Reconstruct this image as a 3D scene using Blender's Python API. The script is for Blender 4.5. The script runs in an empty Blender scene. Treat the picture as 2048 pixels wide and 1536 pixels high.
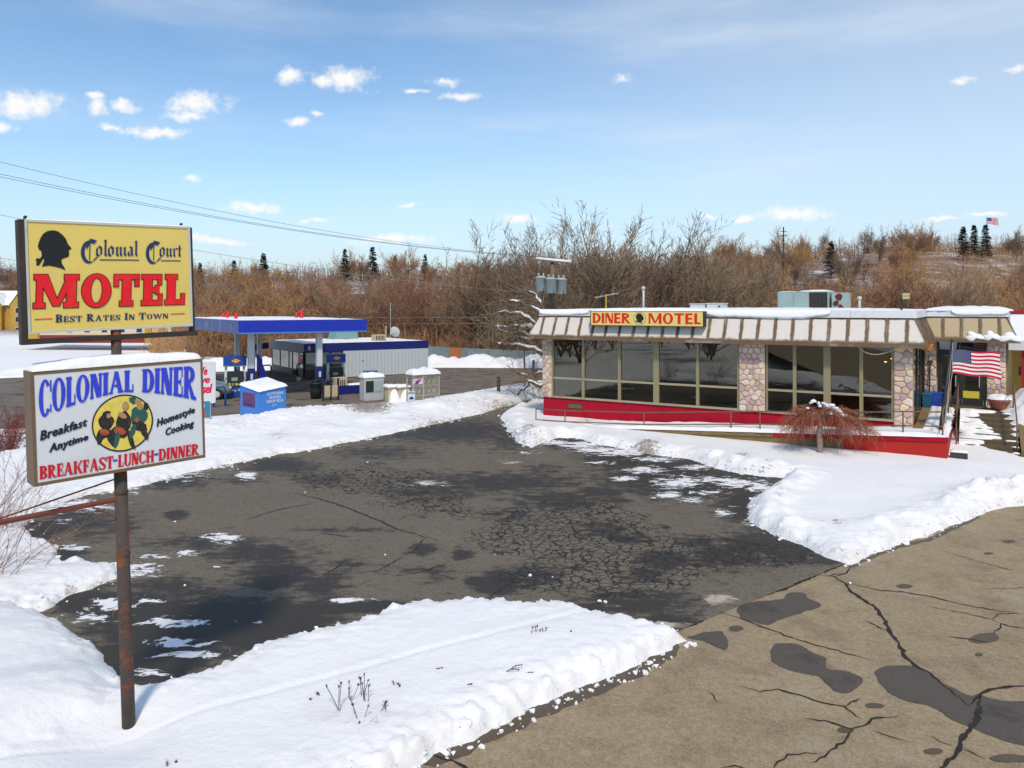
import bpy, bmesh, math, random
import numpy as np
from mathutils import Vector, Matrix

random.seed(7)
rng = np.random.default_rng(7)
scene = bpy.context.scene
COL = scene.collection

# ------------------------------------------------------------------ camera, sky, sun, exposure
F, CX, YH, CAMZ = 1500.0, 1024.0, 615.0, 4.6       # focal length in px of the 2048 px photograph, horizon row, height
cam_d = bpy.data.cameras.new('camera')
cam = bpy.data.objects.new('camera', cam_d)
COL.objects.link(cam)
cam.location = (0, 0, CAMZ)
cam.rotation_euler = (math.radians(90), 0, 0)
cam_d.sensor_width = 36.0
cam_d.lens = F / 2048 * 36.0
cam_d.shift_y = -(768 - YH) / 2048
cam_d.clip_start = 0.1
cam_d.clip_end = 20000
scene.camera = cam

SUN_EL = math.radians(50)
SUN_DIR = Vector((0.03, -1.0, 0)).normalized() * math.cos(SUN_EL) + Vector((0, 0, math.sin(SUN_EL)))
sun_d = bpy.data.lights.new('sun', 'SUN')
sun_d.energy = 2.5
sun_d.angle = math.radians(7)
sun_d.color = (1.0, 0.87, 0.685)
sun = bpy.data.objects.new('sun', sun_d)
COL.objects.link(sun)
sun.rotation_euler = SUN_DIR.to_track_quat('Z', 'Y').to_euler()

scene.view_settings.view_transform = 'Standard'
scene.view_settings.look = 'None'
scene.view_settings.exposure = 0.18
scene.view_settings.gamma = 1.0
scene.view_settings.use_curve_mapping = False
scene.render.engine = 'CYCLES'
scene.cycles.max_bounces = 6
scene.cycles.transparent_max_bounces = 12
scene.cycles.use_denoising = True


class NT:
    """small helper round a node tree"""
    def __init__(s, tree):
        s.t = tree
        s.n = tree.nodes
        s.l = tree.links

    def new(s, typ, **kw):
        n = s.n.new(typ)
        for k, v in kw.items():
            setattr(n, k, v)
        return n

    def put(s, sock, v):
        if isinstance(v, bpy.types.NodeSocket):
            s.l.new(v, sock)
        else:
            if hasattr(sock, 'default_value'):
                dv = sock.default_value
                if hasattr(dv, '__len__') and not hasattr(v, '__len__'):
                    v = (v,) * len(dv)
                if hasattr(dv, '__len__') and len(dv) == 4 and len(v) == 3:
                    v = (*v, 1.0)
                sock.default_value = v

    def math(s, op, a, b=None, c=None, clamp=False):
        n = s.new('ShaderNodeMath', operation=op, use_clamp=clamp)
        s.put(n.inputs[0], a)
        if b is not None:
            s.put(n.inputs[1], b)
        if c is not None:
            s.put(n.inputs[2], c)
        return n.outputs[0]

    def vmath(s, op, a, b=None):
        n = s.new('ShaderNodeVectorMath', operation=op)
        s.put(n.inputs[0], a)
        if b is not None:
            s.put(n.inputs[1], b)
        return n.outputs['Value'] if op in ('LENGTH', 'DOT_PRODUCT') else n.outputs[0]

    def mix(s, f, a, b):
        n = s.new('ShaderNodeMix', data_type='RGBA')
        s.put(n.inputs[0], f)
        s.put(n.inputs[6], a)
        s.put(n.inputs[7], b)
        return n.outputs[2]

    def noise(s, vec, scale, detail=4, rough=0.55, col=False):
        n = s.new('ShaderNodeTexNoise')
        if vec is not None:
            s.put(n.inputs['Vector'], vec)
        s.put(n.inputs['Scale'], scale)
        s.put(n.inputs['Detail'], detail)
        s.put(n.inputs['Roughness'], rough)
        return n.outputs['Color' if col else 'Fac']

    def step(s, v, lo, hi, a=0.0, b=1.0):
        n = s.new('ShaderNodeMapRange', interpolation_type='SMOOTHSTEP')
        s.put(n.inputs[0], v)
        s.put(n.inputs[1], lo)
        s.put(n.inputs[2], hi)
        s.put(n.inputs[3], a)
        s.put(n.inputs[4], b)
        return n.outputs[0]


world = bpy.data.worlds.new('World')
scene.world = world
world.use_nodes = True
W = NT(world.node_tree)
W.n.clear()
sky = W.new('ShaderNodeTexSky', sky_type='NISHITA', sun_disc=False)
sky.sun_elevation = SUN_EL
sky.sun_rotation = math.atan2(SUN_DIR.x, SUN_DIR.y)
sky.air_density = 1.0
sky.dust_density = 0.3
sky.ozone_density = 1.6
sky.altitude = 100
tc = W.new('ShaderNodeTexCoord')
D = tc.outputs['Generated']
sep = W.new('ShaderNodeSeparateXYZ')
W.put(sep.inputs[0], D)
dy = W.math('MAXIMUM', sep.outputs[1], 0.05)
kx = W.math('DIVIDE', sep.outputs[0], dy)
kz = W.math('DIVIDE', sep.outputs[2], dy)
cmb = W.new('ShaderNodeCombineXYZ')
W.put(cmb.inputs[0], kx)
W.put(cmb.inputs[1], kz)
K = cmb.outputs[0]
wob = W.vmath('MULTIPLY', W.vmath('SUBTRACT', W.noise(K, 16, 6, 0.62, True), (0.5, 0.5, 0.5)), (0.05, 0.028, 0))
KW = W.vmath('ADD', K, wob)
CLOUDS = [(45, 208, 92, 40), (10, 252, 42, 20), (202, 216, 34, 24), (190, 192, 34, 11), (256, 209, 36, 20),
          (392, 208, 88, 34), (375, 232, 70, 14), (310, 263, 95, 15), (228, 254, 34, 11), (582, 153, 42, 24),
          (690, 160, 76, 32), (650, 165, 40, 16), (888, 161, 50, 13), (918, 191, 46, 12), (826, 182, 34, 9),
          (598, 239, 36, 14), (631, 226, 16, 8), (386, 358, 26, 13), (502, 415, 70, 18), (1252, 157, 26, 16),
          (1590, 425, 98, 22), (1490, 434, 26, 10), (1420, 429, 26, 9), (1040, 438, 40, 13), (2028, 140, 36, 14),
          (1925, 160, 36, 11), (1890, 439, 70, 7), (1975, 430, 60, 7), (817, 408, 20, 7), (790, 480, 110, 13),
          (425, 484, 90, 10), (637, 441, 18, 6), (610, 446, 24, 5), (1860, 435, 30, 6)]
best = None
for (px, py, w, h) in CLOUDS:
    c = ((px - CX) / F, (YH - py) / F, 0)
    v = W.vmath('MULTIPLY', W.vmath('SUBTRACT', KW, c), (F / w, F / h, 0))
    L = W.math('SUBTRACT', 1.0, W.vmath('LENGTH', v))
    best = L if best is None else W.math('MAXIMUM', best, L)
front = W.step(sep.outputs[1], 0.1, 0.3)
fine = W.noise(K, 55, 8, 0.62)
dens = W.math('ADD', best, W.math('MULTIPLY', W.math('SUBTRACT', fine, 0.5), 1.7))
dens = W.math('MULTIPLY', W.step(dens, 0.02, 0.95, 0.0, 0.97), front)
# the same kind of small cumulus over the rest of the sky
Dg = W.vmath('MULTIPLY', D, (3.0, 3.0, 9.0))
oth = W.step(W.noise(Dg, 1.6, 7, 0.6), 0.63, 0.72, 0.0, 0.9)
oth = W.math('MULTIPLY', oth, W.math('SUBTRACT', 1.0, front))
oth = W.math('MULTIPLY', oth, W.step(sep.outputs[2], 0.03, 0.12))
dens = W.math('MAXIMUM', dens, oth)
# thin high cloud
Dc = W.vmath('MULTIPLY', D, (1.2, 1.2, 7.0))
cir = W.step(W.noise(Dc, 1.7, 6, 0.55), 0.44, 0.86, 0.0, 0.45)
cir2 = W.math('ADD', W.math('ADD', cir, W.step(sep.outputs[2], 0.34, 0.12, 0.0, 0.14)), W.step(sep.outputs[0], -0.30, 0.60, 0.0, 0.36))
skyb = W.vmath('MULTIPLY', sky.outputs[0], (0.80, 0.94, 0.99))
skyc = W.mix(W.math('MULTIPLY', cir2, W.step(sep.outputs[2], 0.02, 0.22, 0.55, 1.0)), skyb, (5.0, 5.35, 5.7))
skyc = W.mix(W.step(sep.outputs[2], 0.20, 0.0, 0.0, 0.85), skyc, (3.6, 4.2, 4.75))
skyc = W.mix(dens, skyc, (6.0, 5.95, 5.9))
bg = W.new('ShaderNodeBackground')
W.put(bg.inputs[0], skyc)
bg.inputs[1].default_value = 0.148
wo = W.new('ShaderNodeOutputWorld')
W.l.new(bg.outputs[0], wo.inputs[0])


# ------------------------------------------------------------------ pixels to positions
def P(px, py, z=0.0):
    """where the ray through a pixel of the photograph meets the height z"""
    y = F * (CAMZ - z) / (py - YH)
    return Vector(((px - CX) / F * y, y, z))


def Q(px, py, y):
    """the point at the distance y on the ray through a pixel"""
    return Vector(((px - CX) / F * y, y, CAMZ - (py - YH) / F * y))


# ------------------------------------------------------------------ objects
def tag(o, label=None, cat=None, group=None, kind=None):
    for k, v in (('label', label), ('category', cat), ('group', group), ('kind', kind)):
        if v:
            o[k] = v
    return o


def empty(name, loc=(0, 0, 0), rz=0.0):
    o = bpy.data.objects.new(name, None)
    o.location = loc
    o.rotation_euler = (0, 0, rz)
    o.empty_display_size = 0.2
    COL.objects.link(o)
    return o


def link(name, me, parent=None, loc=None):
    o = bpy.data.objects.new(name, me)
    COL.objects.link(o)
    if parent:
        o.parent = parent
    if loc is not None:
        o.location = loc
    return o


def copy_tree(o, parent=None):
    c = o.copy()
    COL.objects.link(c)
    c.parent = parent
    for ch in list(o.children):
        copy_tree(ch, c)
    return c


class MB:
    def __init__(s):
        s.v = []
        s.f = []
        s.m = []

    def add(s, vs, fs, mi=0):
        b = len(s.v)
        s.v.extend([tuple(v) for v in vs])
        for f in fs:
            s.f.append(tuple(i + b for i in f))
            s.m.append(mi)
        return s

    def box(s, x0, x1, y0, y1, z0, z1, mi=0, M=None):
        vs = [Vector(p) for p in ((x0, y0, z0), (x1, y0, z0), (x1, y1, z0), (x0, y1, z0),
                                  (x0, y0, z1), (x1, y0, z1), (x1, y1, z1), (x0, y1, z1))]
        if M is not None:
            vs = [M @ v for v in vs]
        return s.add(vs, [(0, 3, 2, 1), (4, 5, 6, 7), (0, 1, 5, 4), (1, 2, 6, 5), (2, 3, 7, 6), (3, 0, 4, 7)], mi)

    def bbox(s, x0, x1, y0, y1, z0, z1, b=0.02, mi=0):
        """box with chamfered edges"""
        bm = bmesh.new()
        bmesh.ops.create_cube(bm, size=1.0)
        for v in bm.verts:
            v.co = ((x0 + x1) / 2 + v.co.x * (x1 - x0), (y0 + y1) / 2 + v.co.y * (y1 - y0), (z0 + z1) / 2 + v.co.z * (z1 - z0))
        bmesh.ops.bevel(bm, geom=bm.edges[:], offset=b, segments=2, affect='EDGES', profile=0.6)
        bm.verts.index_update()
        s.add([v.co.copy() for v in bm.verts], [[v.index for v in f.verts] for f in bm.faces], mi)
        bm.free()
        return s

    def hexa(s, lo, hi, mi=0):
        """eight corners: four below, four above (same order, counter-clockwise from above)"""
        return s.add(list(lo) + list(hi), [(0, 3, 2, 1), (4, 5, 6, 7), (0, 1, 5, 4), (1, 2, 6, 5), (2, 3, 7, 6), (3, 0, 4, 7)], mi)

    def tube(s, pts, rad, n=8, cap=True, mi=0):
        pts = [Vector(p) for p in pts]
        if not hasattr(rad, '__len__'):
            rad = [rad] * len(pts)
        b = len(s.v)
        up = None
        for i, p in enumerate(pts):
            d = (pts[min(i + 1, len(pts) - 1)] - pts[max(i - 1, 0)]).normalized()
            if up is None:
                up = d.orthogonal().normalized()
            a = (up - d * up.dot(d))
            a = a.normalized() if a.length > 1e-6 else d.orthogonal().normalized()
            up = a
            c = d.cross(a)
            for k in range(n):
                t = 2 * math.pi * k / n
                s.v.append(tuple(p + (a * math.cos(t) + c * math.sin(t)) * rad[i]))
        for i in range(len(pts) - 1):
            for k in range(n):
                k2 = (k + 1) % n
                s.f.append((b + i * n + k, b + i * n + k2, b + (i + 1) * n + k2, b + (i + 1) * n + k))
                s.m.append(mi)
        if cap:
            s.f.append(tuple(b + k for k in reversed(range(n))))
            s.m.append(mi)
            e = b + (len(pts) - 1) * n
            s.f.append(tuple(e + k for k in range(n)))
            s.m.append(mi)
        return s

    def lathe(s, prof, n=20, c=(0, 0, 0), mi=0):
        b = len(s.v)
        for (r, z) in prof:
            for k in range(n):
                t = 2 * math.pi * k / n
                s.v.append((c[0] + r * math.cos(t), c[1] + r * math.sin(t), c[2] + z))
        for i in range(len(prof) - 1):
            for k in range(n):
                k2 = (k + 1) % n
                s.f.append((b + i * n + k, b + i * n + k2, b + (i + 1) * n + k2, b + (i + 1) * n + k))
                s.m.append(mi)
        s.f.append(tuple(b + k for k in reversed(range(n))))
        s.m.append(mi)
        e = b + (len(prof) - 1) * n
        s.f.append(tuple(e + k for k in range(n)))
        s.m.append(mi)
        return s

    def prism(s, poly, y0, y1, mi=0):
        """polygon in the xz plane pushed from y0 (front) to y1"""
        n = len(poly)
        vs = [(p[0], y0, p[1]) for p in poly] + [(p[0], y1, p[1]) for p in poly]
        fs = [tuple(range(n)), tuple(range(2 * n - 1, n - 1, -1))]
        for i in range(n):
            j = (i + 1) % n
            fs.append((i, i + n, j + n, j))
        return s.add(vs, fs, mi)

    def mesh(s, name, mats, smooth=False):
        me = bpy.data.meshes.new(name)
        me.from_pydata(s.v, [], s.f)
        if not isinstance(mats, (list, tuple)):
            mats = [mats]
        for m in mats:
            me.materials.append(m)
        if len(mats) > 1:
            me.polygons.foreach_set('material_index', s.m)
        if smooth:
            me.polygons.foreach_set('use_smooth', [True] * len(me.polygons))
        me.update()
        return me

    def build(s, name, mats, parent=None, smooth=False, loc=None, fixn=True):
        me = s.mesh(name, mats, smooth)
        if fixn and len(s.f) < 4000:
            bm = bmesh.new()
            bm.from_mesh(me)
            bmesh.ops.recalc_face_normals(bm, faces=bm.faces[:])
            bm.to_mesh(me)
            bm.free()
        return link(name, me, parent, loc)


# ------------------------------------------------------------------ materials
def lin(r, g, b):
    f = lambda c: (c / 255 / 12.92) if c / 255 <= 0.04045 else ((c / 255 + 0.055) / 1.055) ** 2.4
    return (f(r), f(g), f(b))


MATS = {}


def mat(name, col, rough=0.7, var=0.15, scale=6.0, bump=0.0, bscale=40.0, metal=0.0, spec=0.4, dirt=None, dirt_amt=0.5,
        dscale=2.5, obj_var=0.0, emit=None, coat=0.0, dlo=0.5, dhi=0.68):
    if name in MATS:
        return MATS[name]
    m = bpy.data.materials.new(name)
    m.use_nodes = True
    t = NT(m.node_tree)
    b = t.n['Principled BSDF']
    tcn = t.new('ShaderNodeTexCoord')
    vec = tcn.outputs['Object']
    c = t.mix(t.noise(vec, scale, 5), tuple(x * (1 - var) for x in col), tuple(min(1, x * (1 + var)) for x in col))
    if dirt is not None:
        c = t.mix(t.math('MULTIPLY', t.step(t.noise(vec, dscale, 8, 0.65), dlo, dhi), dirt_amt), c, dirt)
    if obj_var:
        oi = t.new('ShaderNodeObjectInfo')
        hs = t.new('ShaderNodeHueSaturation')
        t.put(hs.inputs['Value'], t.math('ADD', 1 - obj_var, t.math('MULTIPLY', oi.outputs['Random'], 2 * obj_var)))
        t.put(hs.inputs['Hue'], t.math('ADD', 0.5 - obj_var * .06, t.math('MULTIPLY', oi.outputs['Random'], obj_var * .12)))
        t.put(hs.inputs['Color'], c)
        c = hs.outputs[0]
    t.put(b.inputs['Base Color'], c)
    rn = t.math('ADD', rough - 0.06, t.math('MULTIPLY', t.noise(vec, scale * 2.3, 3), 0.12))
    t.put(b.inputs['Roughness'], rn)
    b.inputs['Metallic'].default_value = metal
    b.inputs['Specular IOR Level'].default_value = spec
    if coat:
        b.inputs['Coat Weight'].default_value = coat
    if emit:
        t.put(b.inputs['Emission Color'], emit[:3])
        b.inputs['Emission Strength'].default_value = emit[3]
    if bump:
        bn = t.new('ShaderNodeBump')
        bn.inputs['Strength'].default_value = bump
        bn.inputs['Distance'].default_value = 0.02
        t.put(bn.inputs['Height'], t.noise(vec, bscale, 4))
        t.l.new(bn.outputs[0], b.inputs['Normal'])
    MATS[name] = m
    return m


def glass(name, tint, ior=1.9, rough=0.0):
    m = bpy.data.materials.new(name)
    m.use_nodes = True
    t = NT(m.node_tree)
    t.n.remove(t.n['Principled BSDF'])
    out = t.n['Material Output']
    fr = t.new('ShaderNodeFresnel')
    fr.inputs[0].default_value = ior
    tr = t.new('ShaderNodeBsdfTransparent')
    t.put(tr.inputs[0], tint)
    gl = t.new('ShaderNodeBsdfGlossy')
    gl.inputs['Roughness'].default_value = rough
    t.put(gl.inputs['Color'], (0.95, 0.97, 0.95))
    bn = t.new('ShaderNodeBump')
    bn.inputs['Strength'].default_value = 0.08
    bn.inputs['Distance'].default_value = 0.01
    tcn = t.new('ShaderNodeTexCoord')
    t.put(bn.inputs['Height'], t.noise(tcn.outputs['Object'], 1.3, 2))
    t.l.new(bn.outputs[0], gl.inputs['Normal'])
    mx = t.new('ShaderNodeMixShader')
    t.l.new(fr.outputs[0], mx.inputs[0])
    t.l.new(tr.outputs[0], mx.inputs[1])
    t.l.new(gl.outputs[0], mx.inputs[2])
    t.l.new(mx.outputs[0], out.inputs[0])
    MATS[name] = m
    return m


def snow_material(name, dirty=0.35):
    m = bpy.data.materials.new(name)
    m.use_nodes = True
    t = NT(m.node_tree)
    b = t.n['Principled BSDF']
    tcn = t.new('ShaderNodeTexCoord')
    v = tcn.outputs['Object']
    c = t.mix(t.noise(v, 1.1, 5), (0.80, 0.81, 0.835), (0.86, 0.865, 0.875))
    geo = t.new('ShaderNodeNewGeometry')
    at = t.new('ShaderNodeAttribute', attribute_name='dirt')
    dm = t.math('MULTIPLY', t.step(t.math('ADD', t.noise(v, 6.0, 10, 0.78), t.math('MULTIPLY', at.outputs['Fac'], 0.22)), 0.66, 0.78), dirty * 2.2, clamp=True)
    gr = t.math('MULTIPLY', t.step(t.noise(v, 2.4, 9, 0.72), 0.42, 0.68), t.math('ADD', 0.10, t.math('MULTIPLY', at.outputs['Fac'], 0.55)), clamp=True)
    c = t.mix(gr, c, (0.56, 0.52, 0.465))
    c = t.mix(dm, c, (0.17, 0.11, 0.06))
    spk = t.step(t.noise(v, 38, 3, 0.6), 0.70, 0.76, 0.0, 0.6)
    c = t.mix(t.math('MULTIPLY', spk, at.outputs['Fac']), c, (0.2, 0.15, 0.1))
    t.put(b.inputs['Base Color'], c)
    b.inputs['Roughness'].default_value = 0.75
    b.inputs['Specular IOR Level'].default_value = 0.3
    bn = t.new('ShaderNodeBump')
    bn.inputs['Strength'].default_value = 0.55
    bn.inputs['Distance'].default_value = 0.035
    hh = t.math('ADD', t.noise(v, 9, 7, 0.62), t.math('MULTIPLY', t.noise(v, 45, 4), 0.25))
    hh = t.math('ADD', hh, t.math('MULTIPLY', t.math('MULTIPLY', t.noise(v, 16, 6, 0.7), at.outputs['Fac']), 1.6))
    t.put(bn.inputs['Height'], hh)
    t.l.new(bn.outputs[0], b.inputs['Normal'])
    MATS[name] = m
    return m


SNOW = snow_material('snow')
SNOW_CAP = snow_material('snow_clean', 0.0)


# ------------------------------------------------------------------ numpy noise and distances
def _hash(ix, iy, seed):
    h = (ix.astype(np.int64) * 374761393 + iy.astype(np.int64) * 668265263 + seed * 144269504) & 0xFFFFFFFF
    h = ((h ^ (h >> 13)) * 1274126177) & 0xFFFFFFFF
    h = h ^ (h >> 16)
    return (h & 0xFFFFFF) / float(0xFFFFFF)


def vnoise(x, y, seed=0):
    ix = np.floor(x)
    iy = np.floor(y)
    fx = x - ix
    fy = y - iy
    fx = fx * fx * (3 - 2 * fx)
    fy = fy * fy * (3 - 2 * fy)
    a = _hash(ix, iy, seed)
    b = _hash(ix + 1, iy, seed)
    c = _hash(ix, iy + 1, seed)
    d = _hash(ix + 1, iy + 1, seed)
    return (a + (b - a) * fx) * (1 - fy) + (c + (d - c) * fx) * fy - 0.5


def fbm(x, y, f, octv=4, seed=0, g=0.5):
    s = np.zeros_like(x)
    a = 1.0
    for i in range(octv):
        s += a * vnoise(x * f + 17.3 * i, y * f - 9.1 * i, seed + i)
        a *= g
        f *= 2.03
    return s


def sdist(poly, x, y):
    """signed distance to a polygon, positive inside"""
    n = len(poly)
    d2 = np.full(x.shape, 1e18)
    ins = np.zeros(x.shape, bool)
    for i in range(n):
        ax, ay = poly[i][0], poly[i][1]
        bx, by = poly[(i + 1) % n][0], poly[(i + 1) % n][1]
        ex, ey = bx - ax, by - ay
        L = ex * ex + ey * ey + 1e-12
        t = np.clip(((x - ax) * ex + (y - ay) * ey) / L, 0, 1)
        d2 = np.minimum(d2, (x - ax - t * ex) ** 2 + (y - ay - t * ey) ** 2)
        c = ((ay > y) != (by > y)) & (x < ex * (y - ay) / (by - ay + 1e-15) + ax)
        ins ^= c
    d = np.sqrt(d2)
    return np.where(ins, d, -d)


def sstep(a, b, x):
    t = np.clip((x - a) / (b - a), 0, 1)
    return t * t * (3 - 2 * t)


def grid_mesh(name, X, Y, Z, mats, keep=None, attrs=None, smooth=True):
    r, c = X.shape
    idx = np.arange(r * c).reshape(r, c)
    q = np.stack([idx[:-1, :-1], idx[:-1, 1:], idx[1:, 1:], idx[1:, :-1]], -1).reshape(-1, 4)
    if keep is not None:
        q = q[keep.reshape(-1)[q].any(1)]
    used = np.zeros(r * c, bool)
    used[q.reshape(-1)] = True
    remap = np.cumsum(used) - 1
    q = remap[q]
    co = np.stack([X, Y, Z], -1).reshape(-1, 3)[used]
    me = bpy.data.meshes.new(name)
    me.vertices.add(len(co))
    me.vertices.foreach_set('co', co.astype(np.float32).ravel())
    me.loops.add(len(q) * 4)
    me.loops.foreach_set('vertex_index', q.ravel().astype(np.int32))
    me.polygons.add(len(q))
    me.polygons.foreach_set('loop_start', np.arange(0, len(q) * 4, 4, dtype=np.int32))
    me.polygons.foreach_set('loop_total', np.full(len(q), 4, dtype=np.int32))
    if smooth:
        me.polygons.foreach_set('use_smooth', np.ones(len(q), bool))
    me.update(calc_edges=True)
    for k, A in (attrs or {}).items():
        if A.ndim == 3:
            at = me.attributes.new(k, 'FLOAT_COLOR', 'POINT')
            at.data.foreach_set('color', A.reshape(-1, 4)[used].astype(np.float32).ravel())
        else:
            at = me.attributes.new(k, 'FLOAT', 'POINT')
            at.data.foreach_set('value', A.reshape(-1)[used].astype(np.float32))
    for m in (mats if isinstance(mats, (list, tuple)) else [mats]):
        me.materials.append(m)
    return me

# ------------------------------------------------------------------ terrain, lot, road, snow
def W2(*pts, z=0.0):
    return [tuple(P(px, py, z)[:2]) for (px, py) in pts]


LOT_A = P(470, 925)
LOT_B = P(1085, 793)
_ld = (LOT_B - LOT_A).normalized()
_ln = Vector((-_ld.y, _ld.x, 0))


def lot_d(x, y):
    """metres beyond the back edge of the parking lot, towards the fuel station"""
    return (x - LOT_A.x) * _ln.x + (y - LOT_A.y) * _ln.y


GAS_Z = -0.8


def drop_at(x, y):
    """how far behind the lot's edge the ground starts to fall"""
    t = (x - LOT_A.x) * _ld.x + (y - LOT_A.y) * _ld.y
    return 6.6 - 3.4 * sstep(7.5, 13.5, t)



def terrain(x, y):
    d = lot_d(x, y)
    z = -0.08 - 0.84 * sstep(0, 3.0, d - drop_at(x, y))
    far = sstep(42, 62, y)
    z = z * (1 - far) + far * -0.95
    r = np.hypot(x, y)
    k = x / np.maximum(y, 1.0)
    hr = 15.0 + 10.5 * sstep(0.12, 0.5, k)
    z = z - 0.9 * sstep(75, 100, y) + (hr + 0.9) * sstep(115, 285, y) * (1 + 0.0 * k)
    z = z + 1.6 * fbm(x, y, 0.02, 3, 5) * sstep(90, 150, y)
    z = z + sstep(500, 1600, r) * (26 + 18 * vnoise(x * .004, y * .004, 3)) + 125 * np.exp(-((k + 0.86) / 0.16) ** 2) * sstep(800, 1900, r)
    z = z + 55 * np.exp(-((k - 0.78) / 0.12) ** 2) * sstep(700, 1500, r)
    return z


def terr(x, y):
    return float(terrain(np.array([x]), np.array([y]))[0])


# far terrain, as one sheet to the horizon (its hole is the near field)
def terrain_material():
    m = bpy.data.materials.new('snowy_land')
    m.use_nodes = True
    t = NT(m.node_tree)
    b = t.n['Principled BSDF']
    geo = t.new('ShaderNodeNewGeometry')
    v = geo.outputs['Position']
    sp = t.new('ShaderNodeSeparateXYZ')
    t.put(sp.inputs[0], v)
    wood = t.step(t.math('ADD', sp.outputs[1], t.step(sp.outputs[0], -28, -45, 0, -62)), 74, 92)
    br = t.math('MULTIPLY', wood, t.step(t.noise(v, 0.09, 8, 0.7), 0.36, 0.5, 0.45, 1.0))
    br = t.math('MULTIPLY', br, t.step(t.noise(v, 1.2, 5, 0.7), 0.34, 0.5, 0.4, 1.0))
    brown = t.mix(t.noise(v, 0.4, 6), (0.10, 0.062, 0.040), (0.17, 0.11, 0.075))
    t.put(b.inputs['Base Color'], t.mix(br, (0.80, 0.81, 0.84), brown))
    b.inputs['Roughness'].default_value = 0.9
    return m


yy = np.concatenate([np.linspace(-60, 60, 31), 60 * np.exp(np.linspace(0.03, math.log(90), 150))])
ks = np.linspace(-2.4, 2.4, 121)
YY, KK = np.meshgrid(yy, ks, indexing='ij')
XX = KK * np.maximum(np.abs(YY), 60)
ZZ = terrain(XX, np.maximum(YY, 0)) - 0.12
ZZ = np.where((YY < 76) & (np.abs(XX) < 90), np.minimum(ZZ, -1.2), ZZ)
land = link('snowy_land', grid_mesh('snowy_land', XX, YY, ZZ, terrain_material()))
tag(land, 'wide white winter land rising to wooded hills', kind='structure')


# road: tan chip-seal surface, one large sheet
def road_material():
    m = bpy.data.materials.new('tan_road')
    m.use_nodes = True
    t = NT(m.node_tree)
    b = t.n['Principled BSDF']
    geo = t.new('ShaderNodeNewGeometry')
    v = geo.outputs['Position']
    c = t.mix(t.noise(v, 0.35, 6, 0.6), (0.315, 0.238, 0.140), (0.420, 0.325, 0.200))
    c = t.mix(t.step(t.noise(v, 1.3, 7, 0.65), 0.46, 0.68, 0, 0.65), c, (0.18, 0.130, 0.078))
    c = t.mix(t.step(t.noise(v, 11, 6, 0.8), 0.42, 0.64, 0.4, 0.0), c, (0.16, 0.115, 0.068))
    c = t.mix(t.step(t.noise(v, 0.8, 7, 0.65), 0.52, 0.7, 0, 0.65), c, (0.37, 0.315, 0.235))
    sp = t.noise(v, 46, 4, 0.85)
    c = t.mix(t.step(sp, 0.50, 0.68, 0, 0.6), c, (0.45, 0.37, 0.25))
    c = t.mix(t.step(sp, 0.50, 0.32, 0, 0.6), c, (0.075, 0.052, 0.03))
    t.put(b.inputs['Base Color'], c)
    b.inputs['Roughness'].default_value = 0.85
    bn = t.new('ShaderNodeBump')
    bn.inputs['Strength'].default_value = 0.7
    bn.inputs['Distance'].default_value = 0.008
    t.put(bn.inputs['Height'], t.noise(v, 80, 3, 0.7))
    t.l.new(bn.outputs[0], b.inputs['Normal'])
    return m


S1, S2 = P(1365, 1258), P(1690, 1127)
sd = (S2 - S1).normalized()
sn = Vector((-sd.y, sd.x, 0))            # towards the lot
mb = MB()
nseg = 40
for i in range(nseg + 1):
    a = S1 + sd * (-70 + 150 * i / nseg)
    for w in (0.9, -2, -6, -11.5):
        p = a + sn * w
        mb.v.append((p.x, p.y, -0.012))
for i in range(nseg):
    for j in range(3):
        a = i * 4 + j
        mb.f.append((a, a + 1, a + 5, a + 4))
        mb.m.append(0)
road = mb.build('road', road_material(), fixn=False)
tag(road, 'tan weathered road surface with cracks and dark patches', kind='structure')


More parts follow.
